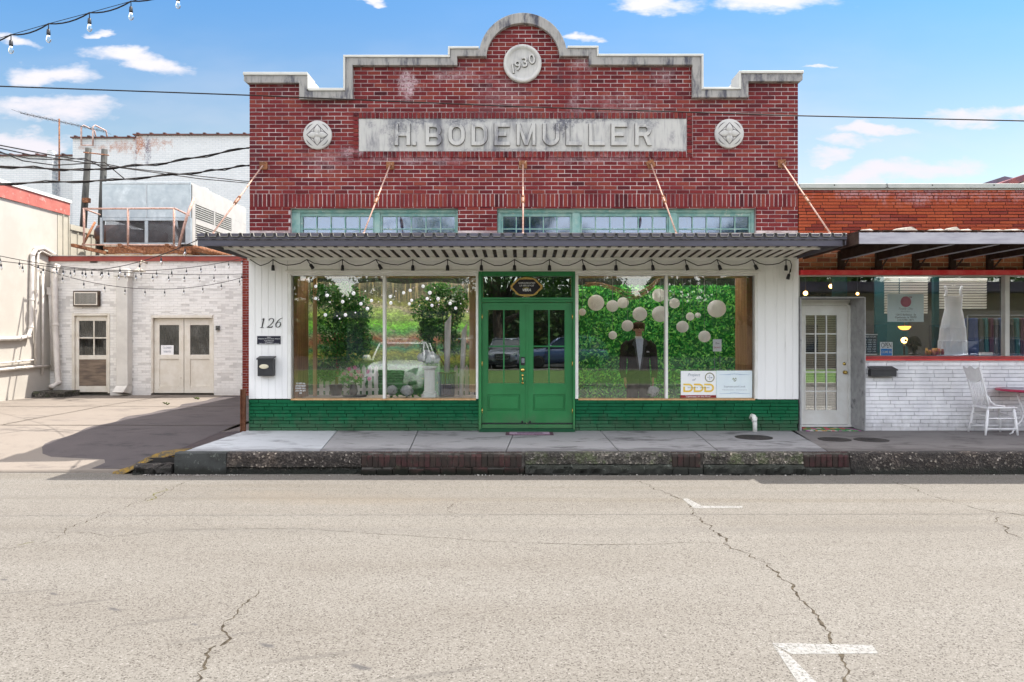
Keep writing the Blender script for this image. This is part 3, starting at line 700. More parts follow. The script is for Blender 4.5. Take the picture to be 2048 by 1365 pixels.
# name panel and letters
pn = MB(); pn.fbox(718, 1373, 238, 303, 12.0, 12.02); panel = pn.build('name_panel', M_panel, SF)
W0, T = 31/122, 7.3/122
def gl(name, x0, x1):
    """raised block capitals, drawn in a unit frame w by h"""
    w, h, t_ = (x1-x0)/122, 44/122, T
    q = None; holes = []
    if name == 'H': q = [[(0, 0), (t_, 0), (t_, h*.42), (w-t_, h*.42), (w-t_, 0), (w, 0), (w, h), (w-t_, h), (w-t_, h*.42+t_), (t_, h*.42+t_), (t_, h), (0, h)]]
    if name == '.': q = [[(0, 0), (t_, 0), (t_, t_), (0, t_)]]
    if name == 'E': q = [[(0, 0), (w, 0), (w, t_), (t_, t_), (t_, h*.42), (w*.78, h*.42), (w*.78, h*.42+t_*.95), (t_, h*.42+t_*.95), (t_, h-t_), (w, h-t_), (w, h), (0, h)]]
    if name == 'L': q = [[(0, 0), (w, 0), (w, t_), (t_, t_), (t_, h), (0, h)]]
    if name == 'M':
        m_ = w/2; q = [[(0, 0), (t_*.85, 0), (t_*.85, h*.62), (m_-t_*.45, 0), (m_+t_*.45, 0), (w-t_*.85, h*.62), (w-t_*.85, 0), (w, 0), (w, h), (w-t_*.95, h), (m_, h*.22), (t_*.95, h), (0, h)]]
    if name == 'O':
        q = [arc(w/2, h*.62, w/2, h*.38, 0, 180, 14)+arc(w/2, h*.38, w/2, h*.38, 180, 360, 14), arc(w/2, h*.60, w/2-t_, h*.40-t_, 0, 180, 12)+arc(w/2, h*.40, w/2-t_, h*.40-t_, 180, 360, 12)]
    if name == 'D':
        r = w*.52; q = [[(0, 0)]+arc(w-r, r, r, r, 270, 360, 8)+arc(w-r, h-r, r, r, 0, 90, 8)+[(0, h)], [(t_, t_)]+arc(w-r, r, r-t_, r-t_, 270, 360, 8)+arc(w-r, h-r, r-t_, r-t_, 0, 90, 8)+[(t_, h-t_)]]
    if name == 'U':
        r = w/2; q = [arc(r, r, r, r, 180, 360, 16)+[(w, h), (w-t_, h)]+list(reversed(arc(r, r, r-t_, r-t_, 180, 360, 14)))+[(t_, h), (0, h)]]
    if name == 'B':
        a = h*.46; r1 = (h-a+t_*.5)/2; r2 = (a+t_*.5)/2
        q = [[(0, 0)]+arc(w-r2, r2, r2, r2, 270, 404, 10)+arc(w-r1-.01, h-r1, r1, r1, 312, 450, 10)+[(0, h)],
             [(t_, t_)]+arc(w-r2, r2, r2-t_, r2-t_, 270, 450, 8)+[(t_, 2*r2-t_)], [(t_, h-2*r1+t_)]+arc(w-r1-.01, h-r1, r1-t_, r1-t_, 270, 450, 8)+[(t_, h-t_)]]
    if name == 'R':
        r1 = h*.29; q = [[(0, 0), (t_, 0), (t_, h-2*r1), (w*.52, h-2*r1), (w-t_*1.05, 0), (w, 0), (w*.72, h-2*r1+.008)]+arc(w-r1-.005, h-r1, r1, r1, 290, 450, 10)+[(0, h)],
                         [(t_, h-2*r1+t_)]+arc(w-r1-.005, h-r1, r1-t_, r1-t_, 270, 450, 8)+[(t_, h-t_)]]
    return [[(fx(x0)+a, fz(292)+b_) for a, b_ in p] for p in q]
dirt_shade = MB()  # letter outlines: contact shade, with weathering, painted as dark strokes
for ch, a, b_ in [('H', 789.7, 820.7), ('.', 825, 832), ('B', 851.7, 883.5), ('O', 896.9, 929.7), ('D', 943, 974.6), ('E', 988.7, 1019.8), ('M', 1033.4, 1071), ('U', 1085.4, 1118.7), ('L', 1132, 1163.4), ('L', 1177.8, 1209.5), ('E', 1222, 1254), ('R', 1269.8, 1302.5)]:
    q = gl(ch, a, b_); gm_ = MB(); gm_.prism(q, 11.962, 12.001)
    gm_.build('raised_letter', M_panel, panel, bevel=.007, seg=2)
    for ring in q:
        rr = ring+[ring[0]]; brush(dirt_shade, [(a_, c_, .0095) for a_, c_ in rr], 11.9985, 12.0)
dirt_shade.build('dirt_shade_line', pm('grime_shade', (.07, .068, .078), (.16, .155, .15), sc=12, rough=1), panel)
# round date medallion
c = (fx(1045), 12.0, fz(129)); r = 38/122
d = MB(); d.lathe(c, [(r, .02), (r, -.045), (r-.012, -.058), (r-.052, -.058), (r-.066, -.03), (r-.075, -.028), (.01, -.028)], 48, 'y')
med = d.build('date_medallion', M_disc, SF)
for chh, px, py in (('1', 1026, 140), ('9', 1036, 134.5), ('3', 1049.7, 127.5), ('0', 1063.8, 121.5)):
    text(chh, fx(px), fz(py), .165, 11.972, M_disc, med, 'raised_digit', dep=.03, tilt=R(8), bold=.005); text(chh, fx(px)+.004, fz(py)-.003, .165, 11.9722, MATS['grime_shade'], med, 'digit_grime_shade', dep=.002, tilt=R(8), bold=.035)  # a darker copy behind each digit paints the shade at its edges
# carved flower medallions
def flower_disc(px, py, rp):
    c = Vector((fx(px), 12.0, fz(py))); r = rp/122
    d = MB(); d.lathe(c, [(r, .02), (r, -.035), (r-.01, -.042), (.01, -.042)], 40, 'y')
    o = d.build('flower_medallion', M_disc, SF)
    g = MB(); g2_ = MB(); k = r*.74; y0 = c.y-.0435
    for i in range(4):                            # square outline and four arcs, groove shade painted as dark strokes
        a0, a1 = R(90*i), R(90*i+90); p, q = (c.x+k*math.cos(a0), c.z+k*math.sin(a0)), (c.x+k*math.cos(a1), c.z+k*math.sin(a1))
        brush(g, [(p[0], p[1], .0045), (q[0], q[1], .0045)], y0, y0+.01)
        brush(g, [(c.x+(r*.83)*math.cos(R(a)), c.z+(r*.83)*math.sin(R(a)), w) for a, w in [(90*i+22, .001), (90*i+34, .006), (90*i+45, .0075), (90*i+56, .006), (90*i+68, .001)]], y0, y0+.01)
    g.build('painted_groove', pm('groove_shade', (.10, .09, .10), rough=1), o)
    for i in range(4):
        a = R(90*i+90); q1_ = []; q2_ = []
        for s_ in range(9):
            u_ = s_/8; w = .33*k*.98*math.sin(math.pi*u_**.75)+.003; bx2, bz2 = c.x+math.cos(a)*k*.98*(u_*.94+.06), c.z+math.sin(a)*k*.98*(u_*.94+.06)
            q1_.append((bx2-math.sin(a)*w, bz2+math.cos(a)*w, .004)); q2_.append((bx2+math.sin(a)*w, bz2-math.cos(a)*w, .004))
        brush(g2_, q1_, y0-.0005, y0+.01); brush(g2_, q2_, y0-.0005, y0+.01)
    g2_.build('petal_outline', MATS['groove_shade'], o)  # petal edges: groove shade painted as dark lines
    f_ = MB()
    for i in range(4):
        a = R(90*i+90); n_ = 8; L = k*.98; dx, dzv = math.cos(a), math.sin(a); vs = []
        for s_ in range(n_+1):
            u_ = s_/n_; w = .30*L*math.sin(math.pi*u_**.75)*1.0+.002; h_ = .028*math.sin(math.pi*min(u_+.1, 1))
            cx_, cz_ = c.x+dx*L*(u_*.92+.06), c.z+dzv*L*(u_*.92+.06)
            vs += [(cx_-dzv*w, y0, cz_+dx*w), (cx_-dzv*w*.45, y0-h_, cz_+dx*w*.45), (cx_, y0-h_*.55, cz_), (cx_+dzv*w*.45, y0-h_, cz_-dx*w*.45), (cx_+dzv*w, y0, cz_-dx*w)]
        f_.add(vs, [(s_*5+j, s_*5+j+1, (s_+1)*5+j+1, (s_+1)*5+j) for s_ in range(n_) for j in range(4)], True)
    f_.lathe((c.x, y0, c.z), [(.045, .0), (.045, -.02), (.036, -.02), (.034, -.012), (.026, -.03), (.005, -.036)], 14, 'y')
    f_.build('carved_petals', M_disc, o)
flower_disc(636, 271.5, 28.5); flower_disc(1457.5, 268.5, 29)

# transom windows over the canopy
def transom(a, b_, glassx, mull):
    fr = MB(); fr.fbox(a, b_, 416.8, 424, 12.09, 12.2); fr.fbox(a, glassx[0][0]-3, 424.2, 470, 12.09, 12.2); fr.fbox(glassx[-1][1]+3, b_, 424.2, 470, 12.09, 12.2)
    for p, q in mull: fr.fbox(p, q, 424.2, 470, 12.085, 12.2)
    o = fr.build('transom_window', M_teal, SF, bevel=.006)
    for p, q in glassx:
        s_ = MB(); s_.fbox(p-3, q+3, 424.4, 431, 12.12, 12.17); s_.fbox(p-2.9, p+1, 431.2, 470, 12.12, 12.17); s_.fbox(q-1, q+2.9, 431.2, 470, 12.12, 12.17); s_.fbox(p+1.2, q-1.2, 455, 457.3, 12.13, 12.16)
        n = max(2, round((q-p)/29.3))
        for i in range(1, n): x = p+(q-p)*i/n; s_.fbox(x-1.1, x+1.1, 431.2, 454.8, 12.128, 12.16); s_.fbox(x-1.1, x+1.1, 457.5, 470, 12.128, 12.16)
        s_.build('sash', M_teal, o)
        g = MB(); g.box(fx(p-2), fx(q+2), 12.15, 12.156, fz(470), fz(425)); g.build('pane', M_glasst, o)
transom(579.5, 915.8, [(600, 744), (761, 909)], [(746.5, 758)])
transom(994.5, 1512.5, [(1005, 1142), (1164, 1337), (1360, 1503)], [(1145, 1161), (1340, 1357)])
bb = MB(); bb.fbox(575, 1520, 410, 470, 12.45, 12.5); bb.build('reflection_backing', pm('sky_reflection_blue', (.13, .22, .42), (.10, .17, .33), sc=8, rough=.9), SF)  # backing coloured blue to paint the sky's reflection in the panes

# canopy: corrugated deck, two-step fascia, five tie rods
def zdeck(y): return 3.125+(12-y)/1.84*.085
def deck_mb(x0, x1, ya, yb, pitch, rib, flat, zfun, th=.004):
    pr = []; x = x0
    while x < x1:
        pr += [(x, 0), (x+flat, 0), (x+flat+.014, rib), (x+pitch-.014, rib)]; x += pitch
    pr = [p for p in pr if p[0] <= x1]; n = len(pr); m = MB(); vs = []; faces_m = []
    for y in (ya, yb):
        for a, h in pr: vs.append((a, y, zfun(y)+h))
        for a, h in pr: vs.append((a, y, zfun(y)+h+th))
    fs = []
    for i in range(n-1):
        faces_m += [0 if pr[i][1] == pr[i+1][1] == 0 else 1]*4
        fs += [(i, 2*n+i, 2*n+i+1, i+1), (n+i, n+i+1, 3*n+i+1, 3*n+i), (i, i+1, n+i+1, n+i), (2*n+i, 3*n+i, 3*n+i+1, 2*n+i+1)]
    m.add(vs, fs); m.m = faces_m; return m
x0, x1 = -4.50, 4.485
dk = deck_mb(x0, x1, 10.151, 11.983, .1575, .048, .098, zdeck).build('canopy', [M_deckw, pm('rib_groove_shade', (.20, .17, .14), (.10, .08, .065), sc=7, rough=.7)], SF)  # rib faces coloured dark to paint the shade inside the grooves
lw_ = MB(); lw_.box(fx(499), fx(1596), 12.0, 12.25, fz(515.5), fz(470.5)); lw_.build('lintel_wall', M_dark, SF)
ed_ = deck_mb(x0, x1, 10.118, 10.150, .1575, .048, .098, zdeck, th=.005).build('deck_edge', pm('weathered_zinc', (.34, .33, .30), (.22, .21, .19), sc=9, rough=.6), dk)
fa = MB(); fa.box(-4.515, 4.50, 10.15, 10.17, 3.176, 3.262); fa.box(-4.51, 4.45, 10.172, 10.192, 3.085, 3.1745); fa.box(-4.51, 4.45, 10.158, 10.20, 3.085, 3.094)
fa.box(-4.515, -4.50, 10.171, 11.97, 3.10, 3.245); fa.box(4.486, 4.50, 10.171, 11.97, 3.10, 3.245)
fa.build('fascia', M_fascia, dk, bevel=.003)
for x in (-3.1, -1.15, .35, 1.72, 3.35): jx = MB(); jx.box(x, x+.006, 10.147, 10.1495, 3.176, 3.262); jx.build('fascia_seam', M_blackm, dk)
sp = MB()                                       # purlins under the deck
for y in (11.0,): sp.box(-4.49, 4.48, y, y+.045, zdeck(y)-.03, zdeck(y)-.002)
sp.box(-4.49, 4.48, 11.94, 11.97, 3.07, 3.123)
sp.build('purlin', M_white, dk)
def rod(pt, pb, plate=True, rot=0):
    a, c = P(*pt, 11.96), P(*pb, 10.25); c.z = 3.29
    m = MB(); m.tube([a, c], .012, 6); m.tube([c, c+Vector((0, 0, -.05))], .016, 6)
    o = m.build('tie_rod', M_rod, SF)
    t_ = MB(); q = a.lerp(c, .52); q2 = a.lerp(c, .60); d_ = (q2-q).normalized(); s1 = d_.cross(Vector((0, 1, 0))).normalized()*.022
    t_.tube([q+s1, q2+s1], .007, 6); t_.tube([q-s1, q2-s1], .007, 6); t_.tube([q-d_*.02, q+d_*.015], .024, 8); t_.tube([q2-d_*.015, q2+d_*.02], .024, 8)
    t_.build('turnbuckle', M_rust, o)
    p = MB(); w = .065; ca, sa = math.cos(rot), math.sin(rot)
    p.prism([[(a.x+ca*u_-sa*v_, a.z+sa*u_+ca*v_) for u_, v_ in ((-w, -w), (w, -w), (w, w), (-w, w))]], 11.975, 11.995)
    p.lathe((a.x, 11.975, a.z), [(.03, 0), (.03, -.02), (.014, -.022), (.014, -.045), (.002, -.047)], 6, 'y')
    p.build('anchor_plate', M_rust, o, bevel=.003)
for a, b_, rr in [((526, 331), (427, 463), 0), ((780, 331), (728, 463), 0), ((1046, 329), (1046, 463), 0), ((1302, 328), (1352, 463), R(28)), ((1565, 327), (1659, 465), R(4))]: rod(a, b_, rot=rr)

# white boarded front under the canopy
bd = MB()
def boards(x0, x1, z0, z1, cuts, y0=11.985, y1=11.9905, g=.28):
    e = [x0]+cuts+[x1]
    for a, c in zip(e, e[1:]): bd.box(fx(a+g), fx(c-g), y0, y1, fz(z1), fz(z0))
boards(498, 576, 516, 798, [511, 524.5, 537.5, 551.5, 565])
bd.build('painted_boards', M_white, SF, bevel=.003); bd = MB()
boards(1514, 1597, 516, 799, [1529.5, 1553, 1569.5, 1584.5])
bd.fbox(576.3, 1513.7, 516, 540.5, 11.985, 12.2)
bd.build('painted_boards', M_white, SF, bevel=.003)
bd2 = MB(); bd2.fbox(499, 575, 517, 797, 11.991, 12.19); bd2.build('board_backing', M_white, SF); bd2 = MB(); bd2.fbox(1515, 1596, 517, 798, 11.991, 12.19); bd2.build('board_backing', M_white, SF)
hd = MB(); hd.fbox(572, 1520, 541, 544.5, 11.955, 11.99); hd.fbox(576, 1516, 544.7, 548.5, 11.968, 12.1)
hd.build('head_moulding', M_trim, SF, bevel=.004)
# shop windows
def shopwin(a, b_, mid):
    fr = MB(); fr.fbox(a, a+6.5, 548.7, 798, 11.968, 12.10); fr.fbox(b_-5, b_, 548.7, 798, 11.968, 12.10); fr.fbox(mid-2.7, mid+2.7, 552, 797.3, 11.96, 12.08)
    fr.fbox(a+6.7, b_-5.2, 548.7, 551.8, 11.975, 12.10)
    o = fr.build('shop_window', M_trim, SF, bevel=.004)
    s_ = MB(); s_.fbox(a+6.7, b_-5.2, 797.4, 800.5, 11.96, 12.12); s_.build('sill', M_tan, o)
    for p, q in ((a+6.7, mid-2.9), (mid+2.9, b_-5.2)):
        g = MB(); g.box(fx(p), fx(q), 12.05, 12.056, fz(797.3), fz(552)); g.build('pane', M_glass, o)
    return o
wl = shopwin(576.5, 957, 769); wr = shopwin(1150, 1514, 1332.5)
# green painted Roman brick base
hb = []
gbk = bricks(rect(fx(498.5), fx(957), .29, fz(799.2)), [], 11.975, .298, .0568, .0075, shift='rand', seed=6, jit=.002)
gbk.build('green_brick_base', M_greenb, SF); gbk = bricks(rect(fx(1150.5), fx(1596), .29, fz(800)), [], 11.975, .298, .0568, .0075, shift='rand', seed=8, jit=.002)
gbk.build('green_brick_base', M_greenb, SF)
gj = MB(); gj.fbox(499, 956.5, 799.4, 864, 11.996, 12.2); gj.build('base_wall', M_greenm, SF); gj = MB(); gj.fbox(1151, 1595.5, 800.2, 864, 11.996, 12.2); gj.build('base_wall', M_greenm, SF)
# entrance: green frame, transom light, two half-glazed leaves
en = MB(); en.fbox(957.3, 963, 543, 861, 11.955, 12.16); en.fbox(1146, 1149.8, 543, 861, 11.955, 12.16); en.fbox(963.2, 1145.8, 543, 552.8, 11.955, 12.16)
en.fbox(963.2, 1145.8, 595.5, 600, 11.965, 12.16); en.fbox(963.2, 1145.8, 600.2, 604.6, 11.99, 12.16)
en.fbox(963.2, 965.6, 553, 595.3, 12.02, 12.1); en.fbox(1143, 1145.8, 553, 595.3, 12.02, 12.1)
en.fbox(963.2, 1145.8, 849.5, 857, 12.0, 12.16)
ent = en.build('entrance_frame', M_green, SF, bevel=.004)
g = MB(); g.box(fx(965.8), fx(1142.8), 12.06, 12.066, fz(595.2), fz(553)); g.build('transom_pane', M_glassd, ent)
g = MB(); g.fbox(964, 1145, 550, 597, 12.42, 12.44); g.build('transom_lining', pm('grey_lining', (.10, .10, .095), rough=.9), SF)
stp = MB(); stp.add([(fx(961), 11.98, fz(857)), (fx(1147), 11.98, fz(857)), (fx(1149), 11.80, .292), (fx(959), 11.80, .292), (fx(961), 11.98, .28), (fx(1147), 11.98, .28)], [(0, 3, 2, 1), (0, 4, 3), (1, 2, 5)])
stp.build('door_ramp', M_greend, ent)
def leaf(x0, x1, gx0, gx1, right):
    m = MB(); y0, y1 = 12.04, 12.085; T_, B_ = 605.2, 849.3
    m.fbox(x0, gx0, T_, B_, y0, y1); m.fbox(gx1, x1, T_, B_, y0, y1); m.fbox(gx0+.02, gx1-.02, T_, 620, y0, y1); m.fbox(gx0+.02, gx1-.02, 767.5, 790, y0, y1); m.fbox(gx0+.02, gx1-.02, 821.8, B_, y0, y1)
    o = m.build('door', M_green, SF)
    q = MB(); q.fbox(gx0, gx1, 790, 821.8, y0+.018, y1-.01); q.fbox(gx0+3.5, gx1-3.5, 793, 818.8, y0+.006, y0+.02); q.build('door_panel', M_green, o, bevel=.005)
    mx = (gx0+gx1)/2; q = MB(); q.fbox(mx-1.3, mx+1.3, 620.1, 691.8, y0+.006, y1-.006); q.fbox(mx-1.3, mx+1.3, 694.6, 767.4, y0+.006, y1-.006); q.fbox(gx0, gx1, 691.9, 694.5, y0+.005, y1-.006)
    q.fbox(gx0, gx0+1.2, 620.1, 691.8, y0+.008, y1-.006); q.fbox(gx1-1.2, gx1, 620.1, 691.8, y0+.008, y1-.006); q.fbox(gx0, gx0+1.2, 694.6, 767.4, y0+.008, y1-.006); q.fbox(gx1-1.2, gx1, 694.6, 767.4, y0+.008, y1-.006)
    q.build('glazing_bars', M_green, o, bevel=.003)
    q = MB(); q.box(fx(gx0-.5), fx(gx1+.5), y0+.022, y0+.027, fz(767.6), fz(619.9)); q.build('pane', M_glassd, o)
    hx = x1-.2 if right else x0+.2
    for hy in (634, 728, 823):
        q = MB(); q.lathe((fx(hx), y0-.004, fz(hy+5)), [(.008, 0), (.008, .082)], 8); q.box(fx(hx)-.012, fx(hx)+.012, y0-.003, y0-.0005, fz(hy+4.5), fz(hy-4.5)); q.build('hinge', M_brass, o)
    sw = MB(); sw.fbox(x0+.3, x1-.3, 846.5, 849.3, y0-.006, y0-.001); sw.build('door_sweep', M_black, o)
    q = MB(); q.lathe((fx(1044.5 if not right else 1060), y0, fz(844.5)), [(.018, 0), (.016, -.02), (.004, -.024)], 10, 'y'); q.build('door_stop', M_black, o)
    return o
lf = leaf(963.3, 1053.0, 975, 1040, False); rt = leaf(1054.2, 1145.8, 1066, 1130.5, True)
q = MB(); q.fbox(1051.5, 1055.6, 606, 846, 12.027, 12.039); q.build('meeting_strip', M_green, lf, bevel=.003)
kp = MB(); kp.fbox(1041.5, 1049.7, 714.5, 731, 12.015, 12.039); k_ = kp.build('keypad', M_black, lf, bevel=.004)
kb = MB()
for i in range(4):
    for j in range(3): kb.box(fx(1043.2+j*2), fx(1044.6+j*2), 12.0125, 12.0145, fz(719+i*2.2), fz(717.6+i*2.2))
kb.build('keypad_buttons', pm('key_grey', (.45, .5, .55)), lf)
hn = MB(); hn.lathe((fx(1045.3), 12.039, fz(740.5)), [(.036, 0), (.036, -.01), (.024, -.022), (.008, -.028)], 16, 'y')
hn.lathe((fx(1045.3), 12.039, fz(751.3)), [(.022, 0), (.022, -.01), (.003, -.014)], 12, 'y', sy=1); hn.lathe((fx(1045.3), 12.039, fz(766.5)), [(.022, 0), (.022, -.01), (.003, -.014)], 12, 'y')
hn.tube([(fx(1045.3), 12.03, fz(752)), (fx(1045.3), 11.985, fz(754)), (fx(1045.3), 11.975, fz(759)), (fx(1045.3), 11.985, fz(764)), (fx(1045.3), 12.03, fz(766))], .009, 8)
hn.build('door_handle', M_brass, lf)
# gilt oval name board in the transom
sg = thing('hanging_name_sign', 'dark oval sign with ornate gilt border in the glass above the green doors', 'sign', (fx(1053), 12.03, fz(594)))
c = (fx(1053), fz(574)); m = MB(); n_ = 60; o1 = []
for i in range(n_):
    a = 2*math.pi*i/n_; k = 1+.05*math.cos(6*a)+.03*math.cos(2*a); o1.append((c[0]+math.cos(a)*27/122*k, c[1]+math.sin(a)*17.5/122*k))
m.prism([o1], 12.03, 12.04); m.build('sign_board', pm('charcoal_board', (.035, .033, .036)), sg)
m = MB(); o2 = [(c[0]+(p[0]-c[0])*1.02, 12.025+.004*math.sin(i*2.1), c[1]+(p[1]-c[1])*1.02) for i, p in enumerate(o1)]
m.tube(o2+[o2[0]], [.013+.007*abs(math.sin(i*math.pi/5)) for i in range(n_+1)], 6)
for a in (0, 90, 180, 270):
    ex, ez = c[0]+math.cos(R(a))*30/122, c[1]+math.sin(R(a))*18.5/122
    for k in (-1, 0, 1): m.ball((ex+(k*.035 if a % 180 else 0), 12.02, ez+(k*.022 if a % 180 == 0 else 0)), .022-.005*abs(k), 8)
m.build('gilt_border', pm('gilt', (.65, .45, .14), (.45, .28, .08), sc=40, metal=.5, rough=.4), sg)
M_ltw = pm('white_lettering', (.8, .8, .8), rough=.5, bmp=0)
text('SOPHISTICATED', c[0], fz(566.5), .028, 12.0295, M_ltw, sg, shear=.3, width=34/122); text('LA BELLEVUE', c[0], fz(571.5), .028, 12.0295, M_ltw, sg, shear=.3, width=29/122)
m = MB(); m.fbox(1046, 1058, 575.8, 576.7, 12.027, 12.0295); m.build('sign_rule', M_brass, sg)
text('VERA', c[0], fz(580.5), .042, 12.0295, M_ltw, sg, shear=.25, bold=.03, width=17/122)

# interior of the shop: one dark room, two display bays
rm = MB(); x0, x1 = fx(500)+.3, fx(1594)-.3
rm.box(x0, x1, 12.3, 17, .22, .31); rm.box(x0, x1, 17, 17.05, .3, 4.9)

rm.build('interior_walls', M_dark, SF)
rm = MB(); rm.box(x0+.05, x1-.05, 16.9, 16.95, .33, 4.94); rm.box(x0+.0, x0+.04, 12.52, 16.9, .32, 4.94); rm.box(x1-.04, x1, 12.52, 16.9, .32, 4.94); rm.box(x0+.05, x1-.05, 12.52, 12.54, 3.10, 4.94); rm.box(x0+.05, x1-.05, 14.5, 16.9, .312, .32); rm.box(x0+.05, x1-.05, 12.3, 14.5, .312, .32); rm.build('bounce_lining', M_bounce, SF); rm = MB(); rm.box(x0+.05, X(640, 14.2), 14.20, 14.22, .33, 3.05); rm.box(X(1460, 14.3), x1-.05, 14.3, 14.32, .33, 3.05); rm.box(x0+.05, x1-.05, 14.45, 14.47, .33, 3.05); rm.build('black_curtain', M_dark, SF)  # pale unseen linings added to bounce light onto the displays
bay = MB()
bay.box(fx(957)-.03, fx(963), 12.21, 14.3, .31, 3.11); bay.box(fx(1146), fx(1150)+.03, 12.21, 14.3, .31, 3.11)
bay.build('bay_partition', M_tan, SF)
jb = MB(); jb.box(fx(576)+.0, fx(584)+.05, 12.13, 12.75, .5, 3.1); jb.box(fx(1506)-.06, fx(1514), 12.13, 12.8, .5, 3.1)
jb.build('wood_lining', M_wood, SF)
jb = MB(); jb.box(fx(605)-.03, fx(611)-.02, 12.7, 12.76, .8, 2.85); jb.box(fx(936), fx(953), 12.3, 12.34, .9, 2.85); jb.box(fx(584), fx(952), 12.13, 12.17, 2.80, 2.86); jb.box(fx(1157), fx(1506), 12.13, 12.17, 2.80, 2.86)
jb.build('tan_casing', M_tan, SF)
bx = MB(); bx.box(fx(584), fx(956), 12.13, 12.98, .72, .80); bx.box(fx(1157), fx(1506), 12.13, 12.46, .70, .775); bx.build('display_shelf', M_floor, SF)

# wall fittings
m = MB(); hn_ = thing('house_number', 'black slanted figures 126 on the white boards left of the window', 'house number', (fx(541), 11.98, fz(656)))
def pen(cx_, cz_, pts): brush(m, [(cx_+a+c_*.22, cz_+c_, w) for a, c_, w in pts], 11.975, 11.984)
zb = fz(656); hh = 19/122
pen(fx(524.5), zb, [(0, .0, .006), (0, hh*.5, .0075), (0, hh*.9, .0085), (0, hh, .004)]); pen(fx(524.5), zb, [(-.03, .002, .003), (.03, .002, .003)]); pen(fx(524.5), zb, [(-.03, hh*.87, .003), (.0, hh*.98, .004)])
m.build('digit', M_black, hn_); m = MB()
two = [(-.04, hh*.78, .006), (-.03, hh*.92, .005), (0, hh, .004), (.032, hh*.9, .007), (.04, hh*.72, .008), (.028, hh*.5, .006), (0, hh*.26, .004), (-.045, .006, .003)]
pen(fx(540), zb, two); pen(fx(540), zb, [(-.047, .008, .005), (-.01, .007, .008), (.03, .006, .008), (.045, .03, .003)])
m.build('digit', M_black, hn_); m = MB()
six = [(.045, hh*1.03, .002), (.01, hh*.93, .004), (-.025, hh*.68, .006), (-.04, hh*.36, .008), (-.03, hh*.12, .006), (0, .004, .004), (.03, hh*.14, .007), (.037, hh*.34, .008), (.025, hh*.55, .005), (.0, hh*.6, .003), (-.03, hh*.5, .003)]
pen(fx(556), zb, six); m.build('digit', M_black, hn_)

pq = thing('award_plaque', 'small black plaque with white lettering under the house number 126', 'plaque', (fx(539.5), 11.98, fz(689)))
m = MB(); m.fbox(515.5, 562, 672.5, 689, 11.972, 11.983); m.build('plaque_plate', pm('navy_black', (.014, .012, .03), rough=.3), pq)
for s1, py, w in (('2021', 675, 7), ('Historic Preservation Award', 678, 43), ('Commercial', 681.7, 19), ('Presented by', 684.8, 14), ('Opelousas Historic District Commission', 687.5, 41)): text(s1, fx(539.3), fz(py), .019, 11.9715, M_ltw, pq, width=w/122)
mbx = thing('wall_mailbox', 'black upright metal letter box with a cream oval badge on the white boards', 'mailbox', (fx(537), 11.98, fz(752)))
m = MB(); m.fbox(521, 551.5, 718.5, 752, 11.86, 11.983); m.build('box', M_blackm, mbx, bevel=.006)
m = MB(); m.add([(fx(519.5), 11.845, fz(719.5)), (fx(553), 11.845, fz(719.5)), (fx(553), 11.983, fz(714)), (fx(519.5), 11.983, fz(714)), (fx(519.5), 11.845, fz(716.5)), (fx(553), 11.845, fz(716.5)), (fx(553), 11.983, fz(712.5)), (fx(519.5), 11.983, fz(712.5))], [(0, 3, 2, 1), (4, 5, 6, 7), (0, 1, 5, 4), (1, 2, 6, 5), (3, 0, 4, 7)]); m.build('lid', M_blackm, mbx)
m = MB(); m.lathe((fx(534), 11.86, fz(733)), [(.038, 0), (.038, -.004), (.03, -.007), (.001, -.008)], 20, 'y', sx=2); m.build('badge', pm('cream_badge', (.75, .68, .5), rough=.4), mbx)
mt_ = thing('doormat', 'flat pinkish doormat with a dark border lying before the green doors', 'doormat', (fx(1058), 11.7, .295))
m = MB(); a, b_, y0, y1 = (1011-CX)/F*11.45, (1106-CX)/F*11.45, 11.42, 11.76; a = X(1011, 11.45); b_ = X(1107, 11.5)
m.box(a, b_, y0, y1, .292, .300); m.build('mat_border', pm('dark_mat', (.05, .025, .045), (.15, .08, .10), sc=40), mt_)
m = MB(); m.box(a+.06, b_-.06, y0+.04, y1-.03, .3005, .304); m.build('mat_field', pm('pink_mat', (.45, .33, .42), (.30, .20, .28), sc=25, rough=.95), mt_)
m = MB(); m.box(a+.18, b_-.17, y0+.11, y0+.21, .3045, .307); m.build('mat_bar', pm('plum_mat', (.09, .05, .09)), mt_)
# bent plumbing vent
m = MB(); m.tube([(fx(1504.5), 11.86, .29), (fx(1504), 11.86, fz(836)), (fx(1503), 11.875, fz(832)), (fx(1502), 11.93, fz(831)), (fx(1501), 11.985, fz(836))], .036, 12); m.tube([(fx(1503.6), 11.86, fz(842)), (fx(1503.6), 11.862, fz(833))], .043, 12)
tag(m.build('vent_pipe', M_trim, origin=(fx(1504), 11.86, .29)), 'short bent white plastic pipe rising against the green brick base', 'pipe')
def manhole(px, py, rx, lab):
    g_ = G(px, py, .29); m = MB(); r = rx
    m.lathe((g_.x, g_.y, .2905), [(r, 0), (r, .005), (r-.025, .006), (r-.028, .003), (r-.04, .003), (r-.045, .007), (.01, .008)], 30)
    for i in range(5): m.box(g_.x-r*.5, g_.x+r*.5, g_.y-.12+i*.06-.008, g_.y-.12+i*.06+.008, .297, .301)
    m.box(g_.x-.05, g_.x+.05, g_.y-.012, g_.y+.012, .301, .306)
    tag(m.build('manhole_cover', pm('cast_iron', (.045, .043, .045), (.07, .06, .055), sc=20, rough=.7, metal=.3), origin=(g_.x, g_.y, .29)), lab, 'manhole cover', 'covers let into the pavement')
